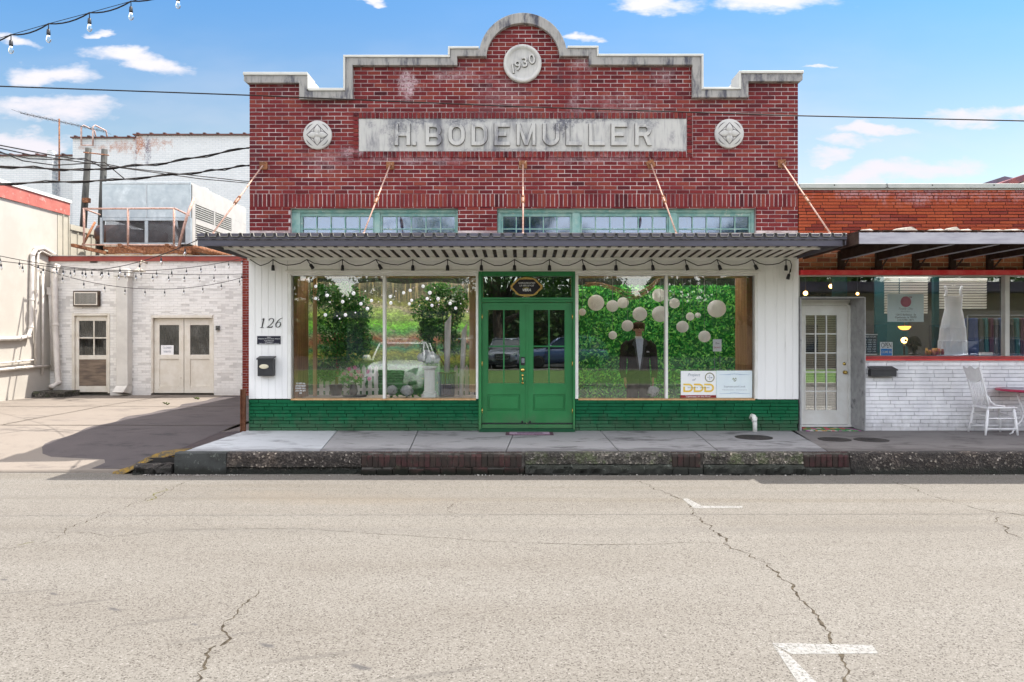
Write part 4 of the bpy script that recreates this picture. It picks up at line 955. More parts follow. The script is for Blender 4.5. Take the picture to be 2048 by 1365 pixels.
manhole(1507.5, 875.5, .28, 'round iron cover in the pale pavement below the bent white pipe'); manhole(1669, 879.5, .235, 'small round iron cover nearest the side door, left of its twin'); manhole(1742.5, 880.5, .245, 'round iron cover in the dark pavement in front of the white brick')
# string of lamps along the boards
M_cab = pm('black_cable', (.02, .016, .015), rough=.6, bmp=0)
M_bulb = glass('bulb_glass', .10, tint=(.9, .9, .88), dirt_shade=.06)
def socket_mesh():
    m = MB(); m.tube([(0, 0, 0), (0, 0, -.045)], .004, 5); m.lathe((0, 0, -.045), [(.008, 0), (.013, -.006), (.016, -.04), (.015, -.048)], 8); return m
def bulb_mesh(r=.026):
    m = MB(); m.lathe((0, 0, -.093), [(.012, 0), (r*.8, -.018), (r, -.035), (r*.85, -.055), (r*.3, -.068)], 10); return m
def light_string(name, label, pts, hooks, r=.006, bulb=True, group=None, k=1.0, tilt=None, br=.026):
    th = thing(name, label, 'string lights', tuple(pts[0]), group)
    m = MB(); m.tube(pts, r, 5); m.build('cable', M_cab, th)
    s0 = socket_mesh(); s0.v = [(a*k+hooks[0][0], b_*k+hooks[0][1], c_*k+hooks[0][2]) for a, b_, c_ in s0.v]
    so_ = s0.build('lamp_socket', M_black, th, origin=hooks[0])
    if bulb:
        b0 = bulb_mesh(br); b0.v = [(a*k+hooks[0][0], b_*k+hooks[0][1], c_*k+hooks[0][2]) for a, b_, c_ in b0.v]; b0.build('bulb', M_bulb, so_)
    for i, h_ in enumerate(hooks[1:]):
        c_ = clone(so_, Vector(h_)-Vector(hooks[0]), th)
        if tilt: c_.rotation_euler = (0, tilt[i % len(tilt)], 0)
    return th
hk = [546, 614, 685, 752, 825.6, 895, 962.7, 1029, 1099, 1164.5, 1232, 1303, 1370, 1434, 1505, 1572]
pts = [P(500, 519, 11.9)]; rnd = random.Random(2)
for i, h_ in enumerate(hk):
    pr = hk[i-1] if i else 505
    for k in range(1, 6):
        u_ = k/5; pts.append(P(pr+(h_-pr)*u_, 519.5+4*u_*(1-u_)*rnd.uniform(10, 13), 11.9))
pts += [P(1580, 522, 11.9), P(1583, 530, 11.9), P(1581, 545, 11.9)]
light_string('string_lights', 'black cable of small dark lamps looped under the canopy above the shop windows', pts, [P(h_, 520, 11.9) for h_ in hk]+[P(1581, 538, 11.9)], r=.0075, bulb=False, k=1.9, tilt=[R(-35), 0, R(-30), 0, 0, 0, 0, 0, R(-12), 0, R(-10), R(-15), R(-20), R(-25), 0, R(15)])
# ------------------------------------------------------------- things in the windows
def leafmat(name, c1, c2, c3=None, rough=.45):
    m, t, b = base(name); g = t.new('ShaderNodeNewGeometry')
    col = t.ramp(g.outputs['Random Per Island'], [(0, c1), (.5, c2), (1, c3 or c2)]); t.l.new(col, b.inputs['Base Color'])
    b.inputs['Roughness'].default_value = rough
    tr = t.new('ShaderNodeBsdfTranslucent'); t.l.new(t.mix(1, col, (1.2, 1.5, .6), 'MULTIPLY'), tr.inputs[0]); mx = t.new('ShaderNodeMixShader'); mx.inputs[0].default_value = .3
    t.l.new(b.outputs[0], mx.inputs[1]); t.l.new(tr.outputs[0], mx.inputs[2]); t.l.new(mx.outputs[0], t.n['Material Output'].inputs[0]); return m
def leaves(m, rnd, n, where, size, flat=None):
    for _ in range(n):
        p = Vector(where(rnd)); s_ = size*rnd.uniform(.6, 1.3)
        d = Vector((rnd.gauss(0, 1), rnd.gauss(0, 1), rnd.gauss(0, 1))).normalized(); e = d.cross(Vector((rnd.gauss(0, 1), rnd.gauss(0, 1), rnd.gauss(0, 1)))).normalized()
        if flat: d = (d+Vector(flat)).normalized(); d, e = e-(e.dot(Vector(flat))*Vector(flat))*.6, e
        if flat: e = d.cross(Vector(flat)+Vector((rnd.gauss(0, .5), 0, rnd.gauss(0, .5)))).normalized()
        m.add([p-d*s_, p+e*s_*.38, p+d*s_, p-e*s_*.38], [(0, 1, 2, 3)])
    return m
M_wallleaf = leafmat('artificial_leaf', (.03, .26, .06), (.10, .55, .10), (.38, .80, .18))
lw = thing('leaf_wall', 'tall screen of glossy green artificial leaves filling the right shop window', 'leaf screen', (X(1320, 14.2), 14.2, .35))
a, b_ = X(1154, 14.2), min(X(1487, 14.2), 4.15); zt, zb = Z(571, 14.2), .35
m = MB(); m.box(a, b_, 14.23, 14.26, zb, zt); m.build('backing', pm('deep_green', (.02, .15, .035), (.03, .20, .05), sc=12), lw)
m = leaves(MB(), random.Random(11), 6200, lambda r: (lambda x_, z_: (x_, 14.19+r.gauss(0, .02)-.07*noise.noise(Vector((x_*2.6, 0, z_*2.6))), z_))(r.uniform(a, b_), r.uniform(zb, zt)), .044, (0, -1, 0)); m.build('leaves', M_wallleaf, lw)
M_lan = pm('paper', (.93, .92, .90), (.88, .86, .83), sc=4, rough=.9, bmp=.1); M_lan.node_tree
_t = NT(M_lan.node_tree); _b = _t.n['Principled BSDF']; _tr = _t.new('ShaderNodeBsdfTranslucent'); _tr.inputs[0].default_value = (.92, .90, .86, 1); _mx = _t.new('ShaderNodeMixShader'); _mx.inputs[0].default_value = .55; _t.l.new(_b.outputs[0], _mx.inputs[1]); _t.l.new(_tr.outputs[0], _mx.inputs[2]); _t.l.new(_mx.outputs[0], _t.n['Material Output'].inputs[0])
M_str = pm('thread', (.3, .3, .28), bmp=0)
def lantern(px, py, rp, y, lab):
    c = P(px, py, y); r = rp/F*y
    th = thing('paper_lantern', lab, 'lantern', tuple(c), 'paper lanterns hung in the right window')
    m = MB(); n = 24; prof = []
    for i in range(n+1):
        q = math.pi*i/n; rr = r*math.sin(q)*(1+(.018 if i % 2 else 0)); prof.append((max(rr, r*.16), -r*math.cos(q)*.97))
    m.lathe(c, prof, 24); m.build('shade', M_lan, th)
    m = MB(); m.tube([c+Vector((0, 0, r*.95)), Vector((c.x, c.y, 3.11))], .003, 4); m.build('cord', M_str, th)
for a_ in [(1192, 606, 16.4, 12.75, 'large round paper lantern highest at the left of the leaf window'), (1225, 612.5, 12, 12.7, 'middle sized lantern just right of the large left one, in front of its neighbour'), (1246, 606, 11.3, 12.95, 'paper lantern partly behind its neighbour, third from the left at the upper row'),
           (1164.6, 624.6, 7.3, 12.8, 'little paper lantern at the far left edge beside the green door frame'), (1318, 591, 13.5, 12.9, 'paper lantern nearest the top beside the white divider'), (1279.5, 628.5, 14.4, 12.6, 'paper lantern hanging right above the head of the suited figure'),
           (1320.5, 628.5, 16.4, 12.7, 'large paper lantern passing behind the white window divider'), (1255, 652, 11.7, 12.7, 'paper lantern touching the left shoulder of the suited figure'), (1225.5, 671, 8.5, 12.8, 'small paper lantern lowest of those left of the suited figure'),
           (1349, 607, 10.5, 12.8, 'paper lantern just right of the white divider near the top'), (1380.4, 633.6, 8.4, 12.7, 'small lantern in the right pane with a tiny one at its right'), (1395.7, 631, 5.6, 12.85, 'tiniest lantern, between a small and the largest one in the right pane'),
           (1433.5, 618, 18, 12.65, 'largest paper lantern, alone at the right of the right pane'), (1365, 654, 12, 12.7, 'paper lantern left of the lowest one in the right pane'), (1409, 673.5, 12, 12.75, 'lowest paper lantern in the right pane, left of the small hung sign')]: lantern(*a_)
# twigs
m = MB(); rnd = random.Random(3)
for k in range(9):
    a, q = (1170+rnd.uniform(-4, 10), 566+rnd.uniform(0, 8)), (1245+rnd.uniform(-10, 22), 590+rnd.uniform(-6, 8)); mid = (1200+rnd.uniform(-8, 8), 556+rnd.uniform(0, 6))
    m.tube([P((1-u_)**2*a[0]+2*u_*(1-u_)*mid[0]+u_*u_*q[0], (1-u_)**2*a[1]+2*u_*(1-u_)*mid[1]+u_*u_*q[1], 12.85+.03*k) for u_ in (0, .2, .4, .6, .8, 1)], [.009, .009, .008, .007, .005, .002], 5)
for k in range(9):
    a, q = (1318+rnd.uniform(-6, 4), 556+rnd.uniform(0, 6)), (1235+rnd.uniform(0, 20), 590+rnd.uniform(-6, 10)); mid = (1290+rnd.uniform(-8, 8), 588+rnd.uniform(-4, 16))
    m.tube([P((1-u_)**2*a[0]+2*u_*(1-u_)*mid[0]+u_*u_*q[0], (1-u_)**2*a[1]+2*u_*(1-u_)*mid[1]+u_*u_*q[1], 12.85+.03*k) for u_ in (0, .2, .4, .6, .8, 1)], [.009, .009, .008, .007, .005, .002], 5)
tag(m.build('twig_garland', pm('twig_bark', (.30, .19, .10), (.18, .10, .05)), origin=P(1250, 570, 13)), 'bundle of bare brown twigs arched across the top of the leaf window', 'branches')

# dressed figure
mn = thing('mannequin', 'male mannequin in a black tailcoat, pale shirt and dark trousers before the leaf screen', 'mannequin', (X(1277, 12.8), 12.8, .31))
bx_, by_ = X(1277, 12.8), 12.8
def skin_obj(name, verts, edges, rad, mt, parent, root=0, sub=2):
    me = bpy.data.meshes.new(name); og = ORI[parent.name]
    me.from_pydata([tuple(Vector(v)-og) for v in verts], edges, []); o = bpy.data.objects.new(name, me); COL.objects.link(o); o.parent = parent; ORI[o.name] = og
    s_ = o.modifiers.new('skin', 'SKIN')
    for i, r_ in enumerate(rad): me.skin_vertices[0].data[i].radius = r_ if isinstance(r_, tuple) else (r_, r_)
    me.skin_vertices[0].data[root].use_root = True
    if sub: q = o.modifiers.new('sub', 'SUBSURF'); q.levels = sub; q.render_levels = sub
    me.materials.append(mt); 
    for p in me.polygons: p.use_smooth = True
    s_.use_smooth_shade = True; return o
M_skin_ = pm('figure_skin', (.52, .30, .20), (.46, .26, .17), rough=.5, bmp=0)
def B(x, z, y=0): return (bx_+x, by_+y, z)
V = [B(0, 1.22), B(0, 1.45), B(0, 1.70), B(0, 1.79, -.01), B(0, 1.86, -.02), B(0, 1.95, -.025), B(0, 2.05, -.01),
     B(-.19, 1.70), B(-.25, 1.45), B(-.265, 1.22, -.02), B(-.245, 1.12, -.04), B(.19, 1.70), B(.25, 1.45), B(.265, 1.22, -.02), B(.245, 1.12, -.04),
     B(-.09, 1.15), B(-.10, .75), B(-.10, .36), B(-.10, .33, -.14), B(.09, 1.15), B(.10, .75), B(.10, .36), B(.10, .33, -.14)]
E = [(0, 1), (1, 2), (2, 3), (3, 4), (4, 5), (5, 6), (2, 7), (7, 8), (8, 9), (9, 10), (2, 11), (11, 12), (12, 13), (13, 14), (0, 15), (15, 16), (16, 17), (17, 18), (0, 19), (19, 20), (20, 21), (21, 22)]
Rd = [(.13, .10), (.14, .10), (.13, .09), .05, .058, (.072, .088), (.06, .08), .06, .045, .035, .028, .06, .045, .035, .028, .085, .06, .045, .035, .085, .06, .045, .035]
hands = []
for sgn, i0 in ((-1, 10), (1, 14)):
    hx, hz = sgn*.24, 1.12
    palm = len(V); V.append(B(hx, hz-.07, -.045)); E.append((i0, palm)); Rd.append((.036, .018))
    for k in range(4):
        L_k = (.075, .085, .08, .06)[k]; yy_ = -.08+.022*k
        n_ = len(V); V += [B(hx+sgn*.004, hz-.10, yy_), B(hx, hz-.10-L_k*.55, yy_-.004), B(hx-sgn*.012, hz-.10-L_k, yy_-.008)]; E += [(palm, n_), (n_, n_+1), (n_+1, n_+2)]; Rd += [.0095, .009, .007]
    n_ = len(V); V += [B(hx-sgn*.012, hz-.06, -.085), B(hx-sgn*.018, hz-.10, -.105)]; E += [(palm, n_), (n_, n_+1)]; Rd += [.010, .008]
body = skin_obj('body', V, E, Rd, M_skin_, mn)
m = MB()                                            # face
hc = B(0, 1.955, -.03); m.tube([B(0, 1.975, -.115), B(0, 1.945, -.135), B(0, 1.93, -.112)], [.007, .013, .006], 6)
m.build('nose', M_skin_, mn)
for sx_ in (-1, 1):
    m = MB(); m.ball(B(sx_*.028, 1.972, -.103), .010, 8); m.build('eye', M_black, mn); m = MB(); m.ball(B(sx_*.077, 1.955, -.02), .02, 8, 1.5); m.build('ear', M_skin_, mn)
m = MB(); m.tube([B(-.025, 1.905, -.105), B(0, 1.903, -.114), B(.025, 1.905, -.105)], [.003, .006, .003], 6); m.build('mouth', pm('lip', (.4, .12, .1)), mn)
m = MB(); rnd = random.Random(9); m.lathe(B(0, 2.015, -.005), [(.088, -.045), (.098, -.01), (.095, .03), (.07, .065), (.02, .08)], 16, sy=1.1)
for k in range(140):
    a = rnd.uniform(0, 6.28); r0 = rnd.uniform(.02, .095); z0 = 2.015+.075*math.sqrt(max(0, 1-(r0/.1)**2)); back = math.sin(a) > -.2
    l_ = .10 if back else .055
    m.tube([B(math.cos(a)*r0, z0, math.sin(a)*r0*1.1), B(math.cos(a)*.105, z0-.03, math.sin(a)*.115), B(math.cos(a)*.102, z0-.03-l_, math.sin(a)*.11)], [.007, .009, .003], 4)
m.build('hair', pm('brown_hair', (.09, .035, .02), (.05, .02, .012), sc=30), mn)
def loft(m, rings, seg=20):
    vs = []
    for (cx_, cy_, cz_, rx, ry) in rings:
        for k in range(seg): q = 2*math.pi*k/seg; vs.append((cx_+rx*math.cos(q), cy_+ry*math.sin(q), cz_))
    n = len(rings); return m.add(vs, [(i*seg+k, i*seg+(k+1) % seg, (i+1)*seg+(k+1) % seg, (i+1)*seg+k) for i in range(n-1) for k in range(seg)]+[tuple((n-1)*seg+k for k in range(seg))], True)
M_suit = pm('black_suit_cloth', (.018, .013, .013), (.03, .02, .018), sc=8, rough=.85)
m = MB(); loft(m, [(bx_, by_, .34, .0, .0)]+[(bx_+s*0, by_, z, rx, ry) for s, z, rx, ry in [(0, .36, .001, .001)]])
tr_ = MB()
for s in (-1, 1): loft(tr_, [(bx_+s*.10, by_-.01, .36, .085, .09), (bx_+s*.105, by_, .75, .095, .10), (bx_+s*.10, by_, 1.10, .115, .12), (bx_+s*.07, by_, 1.22, .12, .13)])
tr_.build('trousers', M_suit, mn)
ct = MB(); loft(ct, [(bx_, by_, 1.10, .215, .145), (bx_, by_, 1.22, .20, .14), (bx_, by_, 1.38, .185, .135), (bx_, by_, 1.55, .215, .14), (bx_, by_, 1.68, .225, .13), (bx_, by_, 1.75, .19, .10), (bx_, by_, 1.80, .085, .07)])
for s in (-1, 1): ct.tube([B(s*.17, 1.735), B(s*.235, 1.66), B(s*.268, 1.45), B(s*.282, 1.24, -.02), B(s*.262, 1.115, -.04)], [.055, .078, .066, .057, .05], 12)
ct.build('jacket', M_suit, mn)
m = MB(); m.prism([[(bx_-.075, 1.80), (bx_-.045, 1.55), (bx_+.0, 1.24), (bx_+.045, 1.55), (bx_+.065, 1.80)]], by_-.156, by_-.12); m.build('shirt', pm('pale_shirt', (.62, .66, .74)), mn, bevel=.01)
m = MB(); m.lathe(B(0, 1.785, -.015), [(.066, 0), (.062, .05)], 16); m.build('collar', M_trim, mn)
m = MB()
for s in (-1, 1): m.prism([[(bx_+s*.08, 1.82), (bx_+s*.135, 1.69), (bx_+s*.095, 1.66), (bx_+s*.03, 1.28), (bx_+s*.014, 1.27), (bx_+s*.05, 1.56)][::s]], by_-.168, by_-.157)
m.build('lapels', pm('satin', (.03, .026, .03), rough=.3), mn)
m = MB(); m.prism([[(bx_+.115, 1.56), (bx_+.165, 1.56), (bx_+.15, 1.585), (bx_+.138, 1.567), (bx_+.125, 1.588)]], by_-.152, by_-.146); m.build('pocket_square', M_trim, mn)

M_petw = pm('white_petal', (.75, .76, .76), (.62, .66, .66), sc=20, isl=.1, rough=.8); M_petp = pm('pink_petal', (.72, .16, .38), (.8, .45, .6), sc=6, isl=.3); M_stem = leafmat('stem_leaf', (.03, .12, .03), (.06, .2, .04))
def blossoms(m, c, r, n, rnd, s_=.022):
    c = Vector(c)
    for _ in range(n):
        d = Vector((rnd.gauss(0, 1), rnd.gauss(0, 1), rnd.gauss(0, 1))).normalized(); p = c+d*r*rnd.uniform(.8, 1.05); e = d.orthogonal().normalized(); e.rotate(Matrix.Rotation(rnd.uniform(0, 6.28), 3, d)); f_ = d.cross(e)
        for q in (e, f_, -e, -f_): g_ = q.cross(d)*.5; m.add([p, p+(q+g_)*s_+d*.006, p+q*s_*1.5, p+(q-g_)*s_+d*.006], [(0, 1, 2, 3)])
def hydrangea(px, py, rp, y, lab):
    c = P(px, py, y); r = rp/F*y; th = thing('hydrangea', lab, 'flowers', tuple(c), 'white hydrangea flowers set on the window shelves')
    m = MB(); m.ball(c, r*.8, 12); blossoms(m, c, r*.9, 90, random.Random(int(px)), .02); m.build('blossoms', M_petw, th)
    m = leaves(MB(), random.Random(5), 14, lambda q: (c.x+q.gauss(0, r*.7), c.y+q.gauss(0, r*.4), c.z-r*.7+q.gauss(0, .02)), .05); m.build('leaves', M_stem, th)
hydrangea(784, 781, 11, 12.35, 'white flower head on the shelf touching the white divider of the left window'); hydrangea(814, 782, 13, 12.4, 'rounder white flower head between the divider and the white pedestal')
hydrangea(1307, 783, 12, 12.35, 'white flower head on the shelf at the feet of the suited figure')
c = P(859, 795, 12.5)
pd = thing('white_pedestal', 'white fluted pedestal column standing on the shelf of the left window', 'pedestal', (c.x, c.y, .8)); m = MB()
zt = Z(735, 12.5); n_ = 24; vs = []
m.box(c.x-.12, c.x+.12, c.y-.12, c.y+.12, .80, .86); m.lathe((c.x, c.y, .86), [(.11, 0), (.115, .02), (.10, .04)], 24); m.lathe((c.x, c.y, zt-.05), [(.085, 0), (.11, .03), (.11, .04)], 24); m.box(c.x-.12, c.x+.12, c.y-.12, c.y+.12, zt-.01, zt+.02)
m.build('base_and_capital', M_trim, pd, bevel=.004)
m = MB(); prof = [(.088 if k % 2 else .08) for k in range(40)]; vs = []
for z in (.90, zt-.05):
    for k in range(40): q = 2*math.pi*k/40; vs.append((c.x+prof[k]*math.cos(q), c.y+prof[k]*math.sin(q), z))
m.add(vs, [(k, (k+1) % 40, 40+(k+1) % 40, 40+k) for k in range(40)]); m.build('fluted_shaft', M_trim, pd)
c = P(857, 716, 12.5); th = thing('white_flower_arrangement', 'wide bunch of white flowers topping the white pedestal', 'flowers', (c.x, c.y, zt+.02)); m = MB()
for dx, dz_, r in ((-.12, 0, .08), (-.03, .05, .09), (.07, .02, .09), (.14, -.02, .07), (0, -.03, .08)): m.ball((c.x+dx, c.y, c.z+dz_), r*.75, 10); blossoms(m, (c.x+dx, c.y, c.z+dz_), r*.9, 55, rnd, .019)
m.build('blossoms', M_petw, th); m = leaves(MB(), rnd, 22, lambda q: (c.x+q.gauss(0, .1), c.y+q.gauss(0, .05), c.z-.09), .05); m.build('leaves', M_stem, th)
# pink bouquet in a vase on a dark tray
c = P(707, 795, 12.55); th = thing('pink_bouquet', 'loose bunch of pink flowers in a dark vase at the left of the left window', 'flowers', (c.x, c.y, .83))
m = MB(); m.lathe((c.x, c.y, .83), [(.05, 0), (.075, .06), (.06, .15), (.045, .2), (.055, .22)], 16); m.build('vase', pm('dark_vase', (.03, .03, .035), rough=.25), th)
m = MB()
for dx, dy, dz_ in ((-.16, 0, .36), (-.08, .02, .44), (.02, 0, .47), (.08, .03, .40), (.14, 0, .33), (-.03, -.04, .35), (.05, -.05, .30), (-.12, 0, .27), (.24, 0, .40), (.27, 0, .28)):
    q = (c.x+dx, c.y+dy, .83+dz_); blossoms(m, q, .028, 16, rnd, .017)
m.build('blossoms', M_petp, th); m = leaves(MB(), rnd, 90, lambda q: (c.x+q.gauss(0, .1), c.y+q.gauss(0, .05), 1.08+q.gauss(0, .08)), .05); m.build('leaves', M_stem, th)
m = MB(); m.lathe((c.x+.02, c.y, .805), [(.20, 0), (.21, .022), (.18, .024), (.01, .02)], 24); tag(m.build('tray', M_black, origin=(c.x, c.y, .805)), 'round black tray under the vase of pink flowers', 'tray')
# slatted bin with two white slanted tubes
c = P(893, 795, 12.6); th = thing('slatted_planter', 'dark slatted round bin at the right of the left window', 'planter', (c.x, c.y, .80)); m = MB()
for k in range(22):
    q = 2*math.pi*k/22; r0, r1 = .135, .155; w = .011; tx, ty = -math.sin(q)*w, math.cos(q)*w
    m.add([(c.x+r0*math.cos(q)+tx, c.y+r0*math.sin(q)+ty, .82), (c.x+r0*math.cos(q)-tx, c.y+r0*math.sin(q)-ty, .82), (c.x+r1*math.cos(q)-tx, c.y+r1*math.sin(q)-ty, 1.21), (c.x+r1*math.cos(q)+tx, c.y+r1*math.sin(q)+ty, 1.21)], [(0, 1, 2, 3)])
m.build('slats', pm('slate_blue', (.07, .08, .14)), th); m = MB(); m.lathe((c.x, c.y, 1.20), [(.165, 0), (.17, .02), (.15, .02), (.148, .0)], 24); m.lathe((c.x, c.y, .80), [(.14, 0), (.14, .03), (.01, .03)], 24); m.build('rim', M_black, th)
for (px, py0, py1, rp, lab, dx, y) in [(896, 632, 745, 6.6, 'taller white tube with a slanted tip rising from the slatted bin', -2, 12.62), (929, 648, 792, 5.6, 'thinner white tube with a slanted tip between the bin and the window end', -7, 12.7)]:
    a, q = P(px+dx, py1, y), P(px, py0, y); r = rp/F*y; m = MB(); m.tube([a, q+Vector((0, 0, -.17))], [r*.85, r], 16); b0 = len(m.v)-16
    for k in range(16): x, yy, z = m.v[b0+k]; m.v[b0+k] = (x, yy, z+.11+(x-q.x)/r*.075)
    tag(m.build('white_tube', M_trim, origin=a), lab, 'ornament')
# printed garden curtain, potted trees, picket fence
m, t, b = base('garden_print'); w = wpos(t); wx, _, wz = t.sep(w)[:3]
n_ = t.noise(w, 3.2, 6, .6); fz_ = lambda py: Z(py, 14.1)
hgt = t.math('ADD', wz, t.math('ADD', t.math('MULTIPLY', t.math('SUBTRACT', n_, .5), .34), t.math('MULTIPLY', t.math('SUBTRACT', t.noise(t.scale(w, (.5, 1, .5)), 2, 2), .5), .35)))
nrm = t.math('DIVIDE', t.math('SUBTRACT', hgt, fz_(800)), fz_(560)-fz_(800)); S = lambda py: (800-py)/240
col = t.ramp(nrm, [(0, (.03, .12, .04)), (S(735), (.06, .22, .06)), (S(705), (.34, .36, .05)), (S(694), (.05, .26, .10)), (S(682), (.36, .13, .06)), (S(672), (.34, .34, .18)), (S(664), (.12, .36, .10)), (S(652), (.22, .60, .05)), (S(640), (.20, .30, .08)), (S(630), (.36, .55, .10)),
    (S(618), (.36, .32, .22)), (S(608), (.26, .28, .06)), (S(597), (.10, .10, .04)), (S(580), (.05, .05, .025)), (1, (.16, .14, .09))])
vr = t.new('ShaderNodeTexVoronoi'); t.l.new(t.scale(w, (1, 0, 1.4)), vr.inputs['Vector']); vr.inputs['Scale'].default_value = 30; g = t.sep(vr.outputs['Color'])[0]
col = t.mix(.55, col, t.mix(1, col, t.ramp(g, [(0, .25), (.5, .9), (1, 2.0)]), 'MULTIPLY'))
col = t.mix(t.math('MULTIPLY', t.step(t.noise(t.scale(w, (16, 1, .8)), 1.5, 3), .5, .62), t.step(hgt, fz_(605), fz_(590))), col, (.30, .24, .10))
col = t.mix(t.math('MULTIPLY', t.step(t.noise(w, 9, 5), .63, .69), .6), col, t.mix(t.step(hgt, fz_(680), fz_(670)), (.5, .45, .06), (.55, .38, .40)))
t.l.new(col, b.inputs['Base Color']); b.inputs['Roughness'].default_value = .6; M_print = m
m = MB(); nx = 40; vs = []
for i in range(nx+1):
    x = max(-4.16, X(606, 14.1))+(X(940, 14.1)-max(-4.16, X(606, 14.1)))*i/nx; y = 14.1+.02*math.sin(i*.9)+.05*((i/nx)-.5)**2
    for z in (.55, Z(566, 14.1)+.02*math.sin(i*.45)): vs += [(x, y, z)]
    for z in (.55, Z(566, 14.1)+.02*math.sin(i*.45)): vs += [(x, y+.008, z)]
m.add(vs, [f for i in range(nx) for f in ((i*4, i*4+1, (i+1)*4+1, (i+1)*4), (i*4+2, (i+1)*4+2, (i+1)*4+3, i*4+3), (i*4+1, i*4+3, (i+1)*4+3, (i+1)*4+1))], True)
tag(m.build('printed_curtain', M_print, origin=(X(780, 14.1), 14.1, .55)), 'large curtain printed with a spring garden of tulip beds, hung in the left window', 'backdrop')
def pot_tree(name, cx_, y, z0, blobs, lab, n, seed):
    rnd = random.Random(seed); th = thing(name, lab, 'potted tree', (cx_, y, z0))
    m = MB(); m.tube([(cx_, y, z0), (cx_+.03, y, z0+.6), (cx_-.02, y, z0+1.1)], [.03, .025, .015], 8)
    for k in range(7): a = rnd.uniform(0, 6.28); m.tube([(cx_, y, z0+.5+k*.08), (cx_+.25*math.cos(a), y+.1*math.sin(a), z0+.85+k*.12)], [.012, .004], 5)
    m.build('trunk', M_wood, th)
    def wh(q):
        bl = q.choice(blobs); a = Vector((q.gauss(0, 1), q.gauss(0, 1), q.gauss(0, 1))).normalized()*(q.random()**.4)
        return (bl[0]+a.x*bl[2], y+a.y*.17, bl[1]+a.z*bl[3])
    m = leaves(MB(), rnd, n, wh, .034); m.build('crown', M_ficus, th)
    m = MB(); m.lathe((cx_, y, z0-.0), [(.09, 0), (.12, .18), (.115, .19), (.1, .16)], 16); m.build('pot', M_black, th)
M_ficus = leafmat('ficus_leaf', (.015, .07, .018), (.04, .18, .035), (.13, .34, .06))
def bl(px, py, rx, ry, y=12.85): return (X(px, y), Z(py, y), rx/F*y, ry/F*y)
pot_tree('potted_tree', X(672, 12.85), 12.85, .8, [bl(665, 610, 38, 42), bl(690, 600, 40, 36), bl(665, 660, 40, 40), bl(700, 650, 38, 45), bl(670, 710, 38, 38), bl(700, 700, 36, 40), bl(655, 745, 26, 18), bl(718, 625, 30, 36), bl(640, 590, 20, 24), bl(725, 680, 22, 36)], 'big dark green artificial tree filling the left pane', 8500, 4)
pot_tree('potted_tree', X(890, 12.95), 12.95, .8, [bl(880, 610, 30, 26), bl(905, 620, 28, 30), bl(865, 645, 30, 30), bl(890, 660, 30, 25), bl(915, 600, 22, 30), bl(850, 665, 20, 24), bl(845, 620, 26, 30), bl(880, 580, 34, 16), bl(905, 690, 28, 26), bl(855, 700, 18, 24)], 'bushy artificial tree behind the white tubes', 5200, 5)
for fa_, fb_, nf_, lb_ in ((630, 752, 11, 'low white picket fence behind the pink bouquet'), (912, 944, 4, 'short piece of white picket fence behind the thinner white tube')):
  pf = thing('picket_fence', lb_, 'fence', (X((fa_+fb_)/2, 13.12), 13.12, .8), 'white picket fences in the left window')
  m = MB()
  for i in range(nf_):
    x = X(fa_, 13.1)+i*(X(fb_, 13.1)-X(fa_, 13.1))/(nf_-1); m.prism([[(x-.034, .76), (x+.034, .76), (x+.034, 1.27), (x, 1.33), (x-.034, 1.27)]], 13.10, 13.115)
  o = m.build('pickets', M_trim, pf); m = MB(); m.box(X(fa_, 13.1)-.04, X(fb_, 13.1)+.04, 13.116, 13.135, 1.12, 1.17); m.box(X(fa_, 13.1)-.04, X(fb_, 13.1)+.04, 13.116, 13.135, .86, .91); m.build('rail', M_trim, pf)
ORD = 'first second third fourth fifth sixth seventh eighth ninth tenth eleventh twelfth thirteenth fourteenth fifteenth sixteenth seventeenth eighteenth nineteenth twentieth'.split()
M_ball = emit('lit_white_globe', (.95, .95, 1), .13)
b1 = [(490+x/3.594, 500+y/3.594, r/3.594) for x, y, r in [(508,263,12),(590,328,13),(508,350,12),(702,373,13),(780,313,14),(578,468,13),(722,468,13),(833,388,13),(880,423,13),(909,366,12),(662,475,5),(793,452,6),(680,495,6),(750,352,5),(612,377,4),(960,373,4),(530,358,4),(865,297,5)]]
b1 += [(760+x/4.875, 530+y/4.875, r/4.875) for x, y, r in [(100,311,17),(105,372,17),(230,273,16),(294,250,16),(309,347,15),(286,382,15),(420,210,17),(486,273,19),(460,331,16),(567,331,17),(507,397,16),(684,376,17),(738,424,16),(155,257,5),(142,309,5),(532,225,5),(493,342,6),(573,386,5),(385,395,5),(788,380,6),(816,333,5),(850,457,6)]]
for i, (px, py, r) in enumerate(b1):
    y = 12.5+.1*(i % 3); c = P(px, py, y); m = MB(); m.ball(c, r/F*y, 10)
    sz_ = 'small' if r > 2.5 else 'tiny'; pane = 'left' if px < 769 else 'right'
    same = sorted(q[0]+q[1]*1e-3 for q in b1 if (q[2] > 2.5) == (r > 2.5) and (q[0] < 769) == (px < 769)); k = same.index(px+py*1e-3)
    go_ = m.build('hanging_globe', M_ball, origin=c); m = MB(); m.tube([c+Vector((0, 0, r/F*y)), (c.x, c.y, 3.11)], .0012, 3); m.build('cord', M_black, go_)
    tag(go_, '%s lit white globe, %s from left among the %s globes in the %s pane' % (sz_, ORD[k], sz_, pane+' garden'), 'globe light', 'small white globes on threads in the left window')

